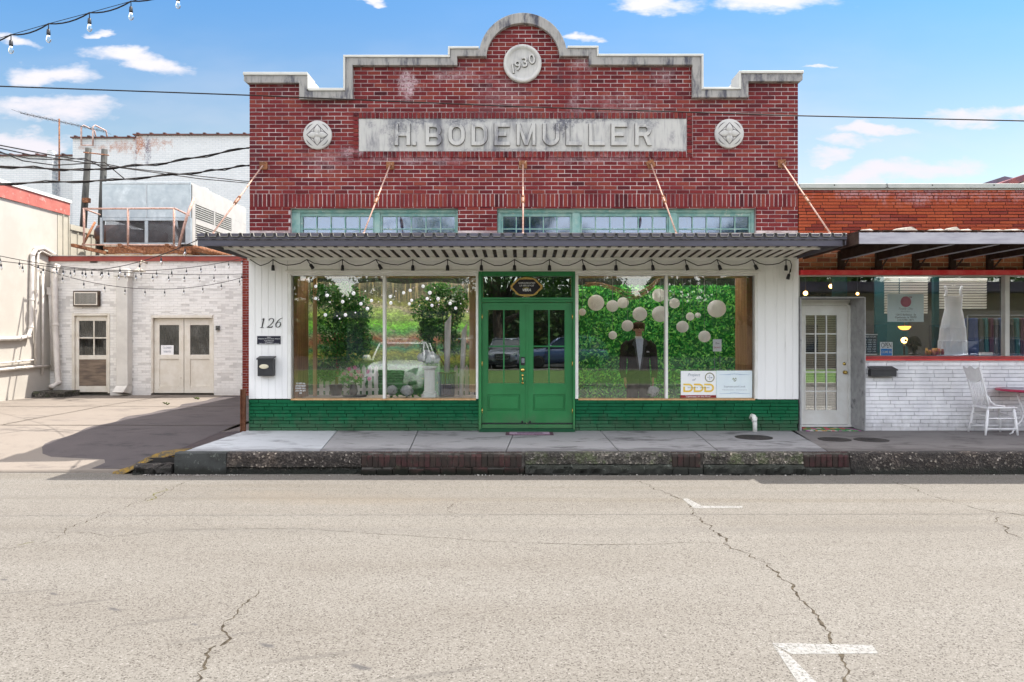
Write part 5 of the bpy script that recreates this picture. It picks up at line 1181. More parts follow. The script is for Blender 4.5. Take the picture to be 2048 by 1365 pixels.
# boards and papers in the right window
def board(name, a, b_, c_, d, y, mt, lab, cat='sign', lean=0):
    th = thing(name, lab, cat, (fx((a+b_)/2), y, fz(d))); m = MB(); m.box(fx(a), fx(b_), y, y+.006, fz(d), fz(c_)); m.build('board', mt, th); return th
M_card = pm('white_card', (.88, .88, .88), (.84, .84, .85), rough=.5, bmp=0); M_ink = pm('ink', (.08, .08, .09), bmp=0); M_inkg = pm('grey_ink', (.3, .33, .38), bmp=0); M_red = pm('red_ink', (.5, .05, .04), bmp=0)
M_blue = pm('pale_card', (.76, .84, .86), (.72, .80, .84), rough=.5, bmp=0); M_gold = pm('gold_ink', (.75, .48, .05), (.8, .6, .12), bmp=0); M_mar = pm('maroon_ink', (.28, .04, .04), bmp=0)
s1 = board('project_sign', 1362.5, 1433.3, 742.5, 796.5, 12.035, M_card, 'white board with gold outlined letters DDD and a maroon strip, bottom of right window')
text('Project', fx(1388), fz(750.5), .050, 12.034, M_inkg, s1, shear=.35); text('of', fx(1388), fz(760), .045, 12.034, M_inkg, s1, shear=.35)
m = MB()
for i in range(3):                                    # three joined outline D shapes
    x0, z0, w, h_, k = fx(1367.5+i*21), fz(785), 19.5/122, 17/122, 3.3/122
    r = h_/2; m.prism([[(x0, z0)]+arc(x0+w-r, z0+r, r, r, 270, 450, 10)+[(x0, z0+h_), (x0, z0+h_-k), (x0+w-r*1.05, z0+h_-k)]+list(reversed(arc(x0+w-r, z0+r, r-k, r-k, 270, 450, 10)))+[(x0+k, z0+k), (x0+k, z0+h_*.66), (x0, z0+h_*.66)]], 12.031, 12.0345)
m.build('gold_letters', M_gold, s1); text('Downtown   Opelousas', fx(1398), fz(776), .014, 12.0305, M_ink, s1, shear=.3, width=44/122)
m = MB(); cc_ = (fx(1420.5), fz(755.5)); m.tube([(cc_[0]+.072*math.cos(R(a)), 12.0345, cc_[1]+.072*math.sin(R(a))) for a in range(0, 361, 15)], .0075, 4); m.build('seal_ring', pm('olive_ink', (.28, .27, .14)), s1)
m = MB(); brush(m, [(cc_[0]-.04, cc_[1], .004), (cc_[0]-.012, cc_[1], .003)], 12.031, 12.0345); brush(m, [(cc_[0]+.012, cc_[1]-.004, .003), (cc_[0]+.03, cc_[1]-.004, .011), (cc_[0]+.045, cc_[1]-.004, .003)], 12.031, 12.0345); brush(m, [(cc_[0], cc_[1]-.045, .003), (cc_[0], cc_[1]+.04, .003)], 12.031, 12.0345); m.build('seal_mark', M_inkg, s1)
m = MB(); m.box(fx(1362), fx(1433.3), 12.028, 12.034, fz(796.3), fz(791)); m.build('maroon_strip', M_mar, s1); text('"Opelousas on the Move"', fx(1397), fz(793.7), .030, 12.0275, M_ltw, s1, shear=.1, width=52/122)
s2 = board('certificate_board', 1434, 1506, 742, 796.5, 12.04, M_blue, 'pale blue board with faint blue scroll lines, bottom right corner of right window')
for py in (750, 788):
    m = MB(); brush(m, [(fx(1440), fz(py), .0015), (fx(1462), fz(py), .004)], 12.0375, 12.0395); brush(m, [(fx(1479), fz(py), .004), (fx(1501), fz(py), .0015)], 12.0375, 12.0395)
    for k in range(5): m.tube([(fx(1463+k*3.6)+.011*math.cos(R(a)), 12.038, fz(py)+(.012 if k == 2 else .006)+.009*math.sin(R(a))) for a in range(0, 361, 45)], .0018, 4)
    m.build('scroll_line', pm('blue_ink', (.30, .42, .62)), s2)
m = MB(); brush(m, [(fx(1466), fz(760), .002), (fx(1468), fz(757.5), .012), (fx(1470), fz(760), .006), (fx(1473), fz(757), .009), (fx(1475), fz(760), .002)], 12.0375, 12.0395); brush(m, [(fx(1468), fz(762), .003), (fx(1471), fz(763), .008), (fx(1474), fz(761), .003)], 12.037, 12.0394); m.build('crest_mark', pm('dark_crest', (.10, .14, .10), (.3, .3, .1)), s2)
text('Sophisticated Look', fx(1470.5), fz(774), .030, 12.0395, M_inkg, s2, width=43/122); text('Opelousas, Louisiana', fx(1470), fz(780.5), .014, 12.0395, M_inkg, s2, width=50/122)
s3 = board('yard_sign', 1435.5, 1453, 679, 704, 12.30, M_card, 'small white upright sign reading Got Jesus, hung before the leaf screen'); text('Got', fx(1444.5), fz(687.5), .030, 12.299, M_ink, s3); text('Jesus', fx(1444.5), fz(695.5), .030, 12.299, M_red, s3, width=13/122)
m = MB(); m.tube([(fx(1439), 12.303, fz(704)), (fx(1439), 12.303, .775)], .003, 4); m.tube([(fx(1450), 12.303, fz(704)), (fx(1450), 12.303, .775)], .003, 4); m.build('wire_legs', M_inkg, s3)
s4 = thing('window_notice', 'white appointment lettering at the bottom left corner of the left window', 'notice', (fx(599), 12.046, fz(790)))
for i, (l_, w) in enumerate((('TO SET AN', 18), ('APPOINTMENT', 21), ('PLEASE CALL', 21), ('(337) 290-1871', 20), ('OR', 5))): text(l_, fx(599.5), fz(768+i*4.8), .026, 12.0455, M_ltw, s4, bold=.02, width=w/122)
# ------------------------------------------------------------- the shop on the right
RS = thing('side_shop', 'low orange Roman brick shop with a lean-to awning and white brick below its windows', 'shop building', (9, 12, .29))
xa, xb = fx(1597.5), 13.0
bricks(rect(xa, xb, 3.30, fz(378.5)), [], 12.0, .300, .0517, .0105, shift='rand', seed=12, z0=fz(378.5)-24*.0517).build('brick_facing', M_orange, RS)
m = MB(); m.box(xa, xb, 12.012, 12.3, 3.30, fz(378.6)); m.build('wall', M_darkmortar, RS)
m = MB(); m.box(xa+.01, xb, 11.96, 12.35, fz(377.5), fz(368.5)); m.box(xa+.01, xb, 11.985, 12.34, fz(380.5), fz(377.7)); o = m.build('parapet_flashing', pm('galvanised_flashing', (.42, .43, .41), (.33, .35, .33), sc=2, rough=.5), RS, bevel=.004)
m = MB()
for px in (1667, 1862, 1985): m.lathe((fx(px), 11.96, fz(371.5)), [(.012, 0), (.01, -.006), (.001, -.007)], 8, 'y')
m.tube([(fx(1771), 11.95, fz(368)), (fx(1771.5), 11.945, fz(376)), (fx(1765), 11.95, fz(379)), (fx(1771.5), 11.945, fz(376)), (fx(1776), 11.95, fz(378))], .006, 5); m.build('flashing_bolts', M_black, o)
bricks(rect(xa, xb, fz(551), 3.285), [], 12.06, .22, .075, .014, seed=13).build('rough_brick_band', M_brown, RS)
m = MB(); m.box(xa, xb, 12.068, 12.3, fz(551), 3.29); m.build('band_wall', M_tanm, RS)
M_beam = pm('dark_timber', (.045, .025, .02), (.07, .045, .035), sc=6, rough=.8, c3=(.2, .15, .12), sc3=15, lo3=.66, hi3=.75); M_board = pm('grey_white_board', (.40, .39, .43), (.30, .29, .33), sc=4, stretch=(.5, 1, 3), rough=.75, bmp=.3)
m = MB()
posts = [1683, 1758, 1832.5, 1906, 1981, 2056, 2131, 2206, 2281, 2356, 2431]
for px in posts:
    m = MB(); x = fx(px); m.box(x-.045, x+.045, 11.98, 12.055, fz(541), 3.235); m.build('awning_post', M_beam, RS, bevel=.004)
for px in posts:
    m = MB(); x = fx(px); m.add([(x-.03, 11.975, 3.10), (x+.03, 11.975, 3.10), (x+.03, 11.975, 3.235), (x-.03, 11.975, 3.235), (x-.03, 9.94, 3.085), (x+.03, 9.94, 3.085), (x+.03, 9.94, 3.20), (x-.03, 9.94, 3.20)], [(0, 1, 5, 4), (1, 2, 6, 5), (2, 3, 7, 6), (3, 0, 4, 7), (0, 3, 2, 1), (4, 5, 6, 7)])
    m.tube([(x, 11.99, 2.90), (x, 11.7, 3.10)], .014, 6)
    ra = m.build('rafter', M_beam, RS); m = MB(); m.box(x-.034, x+.034, 9.95, 11.93, 3.078, 3.0845); m.build('rafter_strap', M_board, ra)
ax0 = 4.555
m = MB(); m.box(ax0, xb, 9.89, 9.915, 3.082, 3.235); m.build('awning_fascia', M_board, RS, bevel=.003)
m = MB(); m.box(ax0+.005, xb, 9.918, 11.99, 3.24, 3.262); m.box(ax0+.0, ax0+.03, 9.92, 11.9, 3.09, 3.236); m.build('awning_roof', M_beam, RS)
m = MB(); rnd = random.Random(8)                     # torn felt along the top edge
x = ax0
while x < 9.5:
    w = rnd.uniform(.12, .4); h = rnd.choice([0, 0, .012, .02, .05]) 
    m.add([(x, 9.88, 3.264), (x+w, 9.88, 3.264), (x+w*.8, 9.90, 3.266+h), (x+w*.2, 9.91, 3.266+h*.5), (x+w, 10.4, 3.266), (x, 10.4, 3.266)], [(0, 1, 2, 3), (3, 2, 4, 5)]); x += w*.9
m.build('roof_felt', pm('torn_felt', (.5, .45, .38), (.2, .17, .15), sc=9), RS)
M_redp = pm('coral_red_paint', (.78, .055, .065), (.85, .13, .13), sc=7, rough=.55, bmp=.2)
M_redd = pm('dark_red_paint', (.26, .006, .012), (.34, .02, .02), sc=6, rough=.45)
m = MB(); m.fbox(1599, 3000, 541, 550.3, 11.93, 12.055); m.build('red_band', M_redp, RS, bevel=.004)
m = MB(); m.fbox(1727.5, 3000, 713, 721, 11.96, 12.2); s_ = m.build('red_sill', M_redd, RS, bevel=.004)
m = MB(); m.fbox(1727.5, 3000, 719.4, 721.2, 11.952, 11.9595); m.build('sill_edge', M_redp, s_)
bricks(rect(fx(1727), xb, .29, fz(721.4)), [], 11.99, .305, .0625, .006, shift='rand', seed=22, jit=.002).build('white_brick_base', M_whiteb, RS)
m = MB(); m.fbox(1727, 3000, 721.3, 864, 12.01, 12.2); m.build('base_wall', M_whitem, RS)
# windows
m = MB(); m.fbox(2009, 2013.5, 551, 712.6, 11.98, 12.09); m.fbox(2014, 2019.5, 551, 712.6, 12.0, 12.09); m.fbox(1599, 3000, 550.6, 553, 12.03, 12.1); m.fbox(1597.8, 1599.8, 551, 596, 12.0, 12.1)
for px in (2300, 2500): m.fbox(px, px+6, 551, 712.6, 11.98, 12.09)
wn = m.build('shop_window', M_metal, RS, bevel=.003)
pb_ = MB(); pb_.box(xa+.2, xb, 12.36, 12.38, 3.12, 4.04); pb_.box(xa+.2, xb, 12.7, 17.4, .302, .31); pb_.build('bounce_panel', M_bounce, RS)  # unseen pale panels added to bounce light into the side shop
sk_ = MB(); sk_.quad((xa+.2, 12.37, 4.06), (xb, 12.37, 4.06), (xb, 16.4, 4.06), (xa+.2, 16.4, 4.06)); sk_.build('added_rooflight', M_frost, RS)  # another unseen rooflight, added to brighten the side shop
for p, q, r_ in ((1600, 1727, 594.5), (1727, 2009, 712.4), (2020, 2299.5, 712.4), (2306.5, 2499, 712.4)):
    m = MB(); m.box(fx(p), fx(q), 12.05, 12.056, fz(r_), fz(553.3)); m.build('pane', M_glassr, wn)
# recessed side door with a grey metal surround
yd = 12.46
def dfx(px): return X(px, yd)
def dfz(py): return Z(py, yd)
M_sur = pm('dull_grey_metal', (.38, .38, .39), (.30, .30, .31), sc=9, rough=.5, c3=(.17, .17, .18), sc3=6, lo3=.56, hi3=.68, bmp=.3)
m = MB(); x0, x1, zt = fx(1599.5), fx(1727), fz(595)
m.box(x0-.01, x0+.012, 11.95, 12.5, .29, zt); m.box(x1-.012, x1+.006, 11.93, 12.5, .291, zt); m.box(x0+.013, x1-.013, 11.95, 12.5, zt-.015, zt+.006)
m.box(dfx(1703), x1-.012, yd, yd+.05, .29, zt-.02); m.build('door_surround', M_sur, RS, bevel=.004)
m = MB(); m.box(x0+.012, x0+.026, 12.2, 12.5, .3, zt-.02); m.box(x0+.013, dfx(1703), yd, yd+.05, dfz(610), zt-.016); m.box(dfx(1696), dfx(1702.5), yd-.015, yd+.04, .30, dfz(605.5)); m.box(x0+.013, dfx(1603), yd-.01, yd+.04, .3, dfz(610)); m.box(x0+.013, dfx(1702), yd-.015, yd+.04, dfz(611.5), dfz(605)); m.box(x0+.02, dfx(1702), yd-.05, yd+.05, .292, .335)
m.build('door_casing', M_trim, RS, bevel=.003)
m = MB(); xl, xr, g0, g1 = 1603.2, 1695.5, 1609.5, 1674.5
def db(a, b_, c, d, y0, y1): m.box(dfx(a), dfx(b_), y0, y1, dfz(d), dfz(c))
db(xl, g0, 612, 851, yd, yd+.04); db(g1, xr, 612, 851, yd, yd+.04); db(g0+.02, g1-.02, 612, 629.5, yd, yd+.04); db(g0+.02, g1-.02, 822, 851, yd, yd+.04)
dr = m.build('door', M_trim, RS)
m = MB(); db(g0-1, g0+1.5, 628.5, 823, yd-.008, yd-.0005); db(g1-1.5, g1+1, 628.5, 823, yd-.008, yd-.0005); db(g0+1.6, g1-1.6, 628.5, 631, yd-.008, yd-.0005); db(g0+1.6, g1-1.6, 820.5, 823, yd-.008, yd-.0005)
for i in (1, 2): px = g0+(g1-g0)*i/3; db(px-1.2, px+1.2, 631.2, 820.3, yd-.004, yd+.01)
for i in range(1, 5): py = 630+191*i/5; db(g0+1.6, g1-1.6, py-1.1, py+1.1, yd-.002, yd+.011)
m.build('glazing_bars', M_trim, dr)
m = MB(); db(g0, g1, 629.6, 821.9, yd+.012, yd+.017); m.build('pane', glass('lite_glass', .30, tint=(.8, .8, .78)), dr)
m = MB(); py = 631
while py < 820: db(g0+.8, g1-.8, py, py+2.6, yd+.028, yd+.036); py += 4.6
m.build('door_blind', pm('blind_slat', (.50, .46, .42), (.42, .38, .34), sc=5, rough=.6), dr)
m = MB(); m.lathe((dfx(1689), yd, dfz(745)), [(.032, 0), (.03, -.008), (.012, -.014), (.012, -.035), (.026, -.04), (.032, -.055), (.024, -.07), (.003, -.074)], 16, 'y'); m.build('door_knob', M_brass, dr)
m = MB(); m.lathe((dfx(1688.5), yd, dfz(728)), [(.028, 0), (.026, -.012), (.012, -.018), (.003, -.02)], 16, 'y'); m.build('deadbolt', M_brass, dr)
m = MB(); db(xl+.3, xr-.3, 849, 851.5, yd-.006, yd-.001); m.build('door_sweep', M_black, dr)
# horizontal letter box on the white brick
mb2 = thing('wall_mailbox', 'black horizontal letter box on the white brick right of the side door', 'mailbox', (fx(1760), 11.98, fz(753)))
m = MB(); m.fbox(1735, 1785.5, 739, 753, 11.87, 11.987); m.build('box', M_blackm, mb2, bevel=.006)
m = MB(); x0, x1 = fx(1733.5), fx(1787); m.add([(x0, 11.855, fz(741)), (x1, 11.855, fz(741)), (x1-.03, 11.987, fz(734)), (x0+.0, 11.987, fz(734)), (x0, 11.855, fz(738.5)), (x1, 11.855, fz(738.5)), (x1-.03, 11.987, fz(733)), (x0, 11.987, fz(733))], [(0, 3, 2, 1), (4, 5, 6, 7), (0, 1, 5, 4), (1, 2, 6, 5), (3, 0, 4, 7)]); m.build('lid', M_blackm, mb2)
# colourful mat
m, t, b = base('flower_mat'); co = coords(t); vr = t.new('ShaderNodeTexVoronoi'); t.l.new(co, vr.inputs['Vector']); vr.inputs['Scale'].default_value = 13
t.l.new(t.ramp(t.sep(vr.outputs['Color'])[0], [(0, (.03, .22, .05)), (.3, (.03, .22, .05)), (.32, (.6, .08, .06)), (.5, (.55, .5, .48)), (.62, (.4, .06, .3)), (.75, (.06, .3, .08)), (.9, (.6, .3, .1))], 'CONSTANT'), b.inputs['Base Color']); b.inputs['Roughness'].default_value = .95
q = MB(); q.add([(X(1603, 12.2), 12.32, .293), (X(1607, 11.95)+.03, 11.90, .293), (X(1719, 11.95), 11.90, .293), (X(1700, 12.2), 12.32, .293), (X(1603, 12.2), 12.32, .301), (X(1607, 11.95)+.03, 11.90, .301), (X(1719, 11.95), 11.90, .301), (X(1700, 12.2), 12.32, .301)], [(4, 5, 6, 7), (0, 4, 7, 3), (1, 2, 6, 5), (2, 3, 7, 6), (0, 1, 5, 4)])
tag(q.build('doormat', m, origin=(X(1660, 12), 12.1, .293)), 'doormat with bright red, green and purple flowers before the glazed side door', 'doormat')
# interior
M_tealw = pm('teal_wall', (.012, .06, .07), (.01, .045, .055), sc=2); M_rfl = pm('shop_floor', (.12, .10, .09))
m = MB(); m.box(xa, xb, 12.3, 17.5, .22, .30); m.box(xa, xb, 16.4, 17.5, 3.3, 3.34); m.box(xa, xb, 16.36, 16.4, 3.3, 4.0); m.box(xa+.3, xb, 16.0, 16.05, .31, 2.4); m.box(xa, xb, 17.5, 17.6, .3, 3.3); m.box(xa, xa+.03, 12.52, 17.5, .3, 3.3); m.box(xb-.05, xb, 12.3, 17.5, .3, 3.3); m.box(dfx(1708), xb, 12.21, 12.6, fz(716), fz(712.8)); m.build('interior_walls', M_dark, RS)
m = MB(); m.box(fx(1720), fx(1722.5), 12.52, 13.1, .3, 3.3); m.box(fx(1880), fx(1958), 14.2, 14.25, .3, 3.0); m.box(X(1862, 13), X(1872, 13), 12.9, 12.98, .3, 3.25); m.build('interior_panel', M_tealw, RS)
m = MB(); m.box(xa+.2, xb, 16.4, 17.4, 4.05, 4.12); m.box(xa, xa+.2, 12.36, 17.6, 3.3, 4.12); m.box(xa, xb, 17.6, 17.9, 0, 4.2); m.box(xb, xb+.2, 12, 17.9, 0, 4.2); m.build('roof', M_ground, RS)
M_blind = pm('cream_blind', (.74, .72, .66), (.68, .66, .62), sc=2, rough=.6)
def blind(a, b_, c, d0, d1, y, lab):
    th = thing('window_blind', lab, 'blind', (X((a+b_)/2, y), y, Z(c, y))); m = MB(); py = c
    while py < max(d0, d1):
        z = Z(py, y); xr_ = b_
        m.add([(X(a, y), y, z), (X(b_, y), y, z), (X(b_, y), y+.018, z-.035), (X(a, y), y+.018, z-.035)], [(0, 1, 2, 3)]); py += 5.2
    m.build('slats', M_blind, th); m = MB(); m.box(X(a, y), X(b_, y), y-.01, y+.03, Z(c, y), Z(c, y)+.05); m.build('head_rail', M_trim, th)
blind(1769, 1798, 556, 627, 627, 13.4, 'narrow slatted cream blind half lowered left of the shop notice'); blind(1800, 1856, 556, 628, 628, 13.45, 'slatted cream blind lowered behind the shop notice with a pink round mark'); blind(1874, 1974, 562, 619, 619, 13.5, 'wide slatted white blind lowered behind the white dress')
M_glow = emit('warm_glow', (1, .55, .15), 2.2); M_hot = emit('bulb_glow', (1, .8, .5), 3.0)
for i, (px, py, r, y, lab) in enumerate([(1662, 573, 4.2, 14, 'brightest globe lamp above the glazed side door, upper of three'), (1611, 587, 4.5, 13.6, 'globe lamp at the far left end over the side door'), (1671, 589, 3.8, 14, 'globe lamp low over the middle of the side door, right below another'), (1715, 588, 2.8, 15, 'small globe lamp over the right edge of the side door'), (1761, 585.5, 2.2, 16, 'tiniest globe lamp left of the blinds'), (1808.5, 681, 6, 13.3, 'round amber lamp on a dark stand above the window sill, right of the open sign')]):
    c = P(px, py, y); th = thing('globe_lamp', lab, 'lamp', tuple(c)); m = MB(); m.ball(c, r/F*y, 12); m.build('glass_globe', M_glow if i < 5 else M_glow, th)
    m = MB(); 
    if i < 5: m.tube([c+Vector((0, 0, r/F*y)), (c.x, c.y, 3.28)], .004, 4)
    else: m.tube([c-Vector((0, 0, r/F*y)), (c.x, c.y, fz(714))], .018, 8); m.ball(c+Vector((0, -.045, 0)), .026, 8)
    m.build('stem', M_black if i < 5 else M_black, th)
c = P(1809, 655, 13.6); th = thing('bowl_lamp', 'shallow amber glass bowl lamp glowing above the round amber lamp', 'lamp', tuple(c)); m = MB(); m.lathe(c, [(.03, -.05), (.07, -.04), (.105, .0), (.11, .02), (.10, .02)], 16); m.build('bowl', emit('amber_bowl', (1, .35, .06), .7), th); m = MB(); m.tube([c, (c.x, c.y, 3.28)], .006, 4); m.build('stem', M_black, th)
# dress
yd_ = 12.75; th = thing('white_dress', 'long white sleeveless dress with tiered skirt hung in the side shop window', 'dress', (X(1907, yd_), yd_, Z(712, yd_)))
M_dress = pm('white_cotton', (.82, .83, .88), (.76, .78, .85), sc=6, rough=.9, bmp=.2, fine=25); m = MB(); vs = []; sgm = 56
rings = [(592.5, 17), (600, 17.8), (607, 17), (618, 16.5), (621, 17.2), (640, 21), (655, 23), (656.5, 24), (680, 25.5), (682, 27), (700, 28), (711.5, 28.6)]
for i, (py, hw) in enumerate(rings):
    for k in range(sgm):
        q = 2*math.pi*k/sgm; fr_ = max(0, (py-612)/100); r_ = hw/F*yd_*(1+(.11*fr_+.02)*math.sin(k*2.7+i*.25+math.sin(k*.9))); vs.append((X(1907-(py-600)*.02, yd_)+r_*math.cos(q), yd_+r_*.42*math.sin(q), Z(py, yd_)))
n = len(rings); m.add(vs, [(i*sgm+k, (i+1)*sgm+k, (i+1)*sgm+(k+1) % sgm, i*sgm+(k+1) % sgm) for i in range(n-1) for k in range(sgm)], True); o = m.build('skirt_and_bodice', M_dress, th)
for py, hw in ((656, 23.6), (683, 27)):
    m = MB(); q = [(X(1907-(py-600)*.02, yd_)+hw/F*yd_*(1+.05*math.sin(k*2.1))*math.cos(2*math.pi*k/70), yd_+hw/F*yd_*.44*(1+.05*math.sin(k*2.1))*math.sin(2*math.pi*k/70), Z(py, yd_)+.006*math.sin(k*1.7)) for k in range(71)]; m.tube(q, .006, 5); m.build('gathered_seam', M_dress, th)
rk = thing('clothes_rack', 'rail of dark hanging clothes deep in the side shop right of the white dress', 'clothes rack', (X(1985, 14.6), 14.6, .31)); m = MB(); m.tube([(X(1935, 14.6), 14.6, 2.25), (X(2110, 14.6), 14.6, 2.25)], .015, 6)
for px in (1935, 2110): m.tube([(X(px, 14.6), 14.6, 2.25), (X(px, 14.6), 14.6, .31)], .015, 6)
m.build('rail', M_blackm, rk); rnd = random.Random(21); GC = [pm('garment_%s' % n_, c_) for n_, c_ in (('navy', (.02, .03, .08)), ('charcoal', (.03, .03, .03)), ('teal', (.012, .05, .055)), ('plum', (.04, .012, .025)), ('slate', (.05, .05, .06)), ('denim', (.03, .045, .09)))]
for k in range(16):
    x = X(1940, 14.6)+k*(X(2105, 14.6)-X(1940, 14.6))/16; l_ = rnd.uniform(.7, 1.3); m = MB(); m.prism([[(x-.03, 2.2), (x+.03, 2.2), (x+rnd.uniform(.04, .07), 2.2-l_), (x-rnd.uniform(.03, .06), 2.2-l_)]], 14.4+rnd.uniform(-.03, .03), 14.8); m.build('garment', GC[k % 6], rk, bevel=.012)
m = MB()
m = MB()
for s in (-1, 1):
    for k in range(7):
        u_ = k/6; m.ball(P(1907+s*(16.5-1.5*u_*(1-u_)*6), 592-u_*17, yd_-.03), .028, 6)
m.build('ruffled_straps', M_dress, th)
m = MB(); m.tube([P(1890, 577, yd_), P(1907, 571, yd_), P(1924, 577, yd_)], .006, 5); m.tube([P(1907, 571, yd_), P(1907, 564, yd_), P(1905, 561, yd_)], .003, 4); m.build('hanger', M_metal, th)
m = MB(); c = P(1828, 684, 12.8); m.ball(c, .105, 12); rnd = random.Random(5)
for k in range(60): d_ = Vector((rnd.gauss(0, 1), rnd.gauss(0, 1), rnd.gauss(0, 1))).normalized(); m.tube([c+d_*.09, c+d_*.12+Vector((0, 0, -.05))], [.02, .006], 5)
th = thing('wig_stand', 'black curly wig on a dark stand on the sill of the side shop window', 'wig', (c.x, c.y, fz(712))); m.build('wig', pm('black_hair', (.012, .01, .01), rough=.95), th); m = MB(); m.lathe((c.x, c.y, fz(712)), [(.10, 0), (.09, .02), (.03, .04), (.03, .12)], 14); m.build('stand', M_black, th)
m = MB(); rnd = random.Random(6)
for k in range(9): px = 1856+k*3.2; m.lathe((X(px, 12.6), 12.6+rnd.uniform(-.08, .08), fz(712)), [(.022, 0), (.026, .05), (.018, rnd.uniform(.07, .13))], 8)
tag(m.build('trinket_row', pm('trinkets', (.5, .28, .08), (.45, .1, .15), sc=6, isl=.4), origin=(X(1868, 12.6), 12.6, fz(712))), 'small orange and pink trinkets on the sill left of the white dress', 'trinkets')
m = MB(); m.box(X(1958, 12.4), X(1982, 12.4), 12.35, 12.42, fz(712.5), fz(706)); tag(m.build('tissue_box', M_trim, origin=(X(1970, 12.4), 12.4, fz(712))), 'small white box lying on the sill right of the white dress', 'box')
# papers in that window
s5 = board('shop_notice', 1779.5, 1852.5, 588, 644, 12.075, M_blue, 'pale blue-white notice with a pink round mark and an address, side shop window')
m = MB(); m.lathe((fx(1816.5), 12.074, fz(603.5)), [(.088, 0), (.088, -.002), (.001, -.0025)], 28, 'y'); rd_ = m.build('round_mark', pm('rose_ink', (.55, .13, .25), (.62, .2, .3), sc=6, bmp=0), s5)
m = MB(); m.ball((fx(1827), 12.073, fz(594.5)), .012, 6); m.ball((fx(1824.5), 12.073, fz(594)), .009, 6); m.build('mark_leaf', pm('rose_ink2', (.5, .16, .25), bmp=0), s5)
text('Totally Chic', fx(1815.5), fz(617.5), .034, 12.0745, M_inkg, s5, shear=.35, width=29/122); text('Boutique', fx(1816), fz(623), .014, 12.0745, M_inkg, s5, width=18/122)
for l_, py, w in (('120 E Bellevue  St', 629.8, 40), ('Opelousas, la 70570', 635, 43), ('(337)290-1871', 640.3, 32)): text(l_, fx(1816), fz(py), .031, 12.0745, M_ink, s5, width=w/122)
s6 = thing('hours_sign', 'dark business hours panel with white lettering beside the blue and white open sign', 'sign', (fx(1743), 12.08, fz(711)))
m = MB(); m.fbox(1727.8, 1759, 669, 710.5, 12.076, 12.082); m.build('panel', pm('slate_panel', (.05, .07, .10), (.07, .08, .08), sc=10), s6)
m = MB(); m.fbox(1727.8, 1759.5, 668.5, 670.5, 12.07, 12.0755); m.fbox(1727.8, 1758.5, 708.5, 710.3, 12.07, 12.0755); m.build('white_rule', M_ltw, s6)
text('BUSINESS HOURS', fx(1742), fz(674.3), .028, 12.0755, M_ltw, s6, shear=.1, width=29/122)
for i, dn in enumerate(('MON', 'TUE', 'WED', 'THU', 'FRI', 'SAT')): text('%s  10:00  5:00' % dn, fx(1743), fz(680.5+i*4.6), .022, 12.0755, M_blue, s6, width=26/122)
s7 = thing('open_sign', 'white and blue sign reading OPEN, COME IN at the window corner', 'sign', (fx(1776.5), 12.06, fz(711.5)))
m = MB(); m.fbox(1764, 1789, 684.5, 711.8, 12.062, 12.068); m.build('card', M_card, s7)
m = MB(); m.fbox(1765.5, 1787.6, 698, 711.5, 12.060, 12.0615); m.build('blue_panel', pm('sign_blue', (.02, .25, .72), bmp=0), s7)
text('OPEN', fx(1776.5), fz(691.5), .088, 12.061, M_ink, s7, bold=.01, width=20.5/122); text('COME IN', fx(1776.5), fz(704.8), .042, 12.0595, M_ltw, s7, bold=.01, width=19.5/122)
# chair and cafe table on the pavement
ch = thing('spindle_chair', 'white painted wooden spindle-back chair standing sideways against the white brick', 'chair', (X(1975, 11.7), 11.7, .29))
M_chair = pm('chair_white', (.80, .79, .80), (.72, .71, .73), sc=8, rough=.5, bmp=.2); ORI['chairrot'] = None
cx0 = X(1985, 11.65)
def C(u_, w_, z): return (cx0+u_, 11.62+w_, .29+z)      # u towards the table, w towards the wall
sw = .21
m = MB(); m.prism([[(cx0-.23, .70), (cx0+.24, .71), (cx0+.25, .735), (cx0-.21, .735)]], 11.62-sw, 11.62+sw); m.build('seat', M_chair, ch, bevel=.012, seg=2)
for nm, (u0, w0, u1, w1) in {'a': (-.20, -.17, -.27, -.22), 'b': (.20, -.17, .24, -.21), 'c': (-.20, .17, -.27, .22), 'd': (.20, .17, .24, .21)}.items():
    m = MB(); m.tube([C(u0, w0, .42), C(u0+(u1-u0)*.3, w0+(w1-w0)*.3, .30), C(u0+(u1-u0)*.6, w0+(w1-w0)*.6, .16), C(u1, w1, 0)], [.019, .024, .022, .014], 8); m.build('leg', M_chair, ch)
m = MB()
for w in (-.195, .195): m.tube([C(-.22, w, .26), C(.21, w, .26)], .010, 6); m.tube([C(-.25, w*1.06, .10), C(.225, w*1.06, .10)], .010, 6)
for u_, z in ((-.225, .30), (.21, .30), (-.25, .14)): m.tube([C(u_, -.19, z), C(u_, .19, z)], .010, 6)
m.build('stretcher', M_chair, ch)
for w in (-.175, .175):
    m = MB(); m.tube([C(-.19, w, .43), C(-.225, w*1.03, .60), C(-.29, w*1.08, .85), C(-.34, w*1.12, 1.03)], [.017, .016, .015, .012], 8); m.tube([C(.05, w*1.08, .455), C(-.10, w*1.08, .47), C(-.17, w*1.05, .53), (C(-.205, w*1.02, .62))], .012, 6); m.build('back_post', M_chair, ch)
m = MB()
for k in range(7): w = -.13+.26*k/6; m.tube([C(-.195, w, .44), C(-.235, w, .63), C(-.285, w*1.05, .84)], [.007, .010, .007], 6)
m.build('spindles', M_chair, ch)
m = MB(); n_ = 18; vs = []
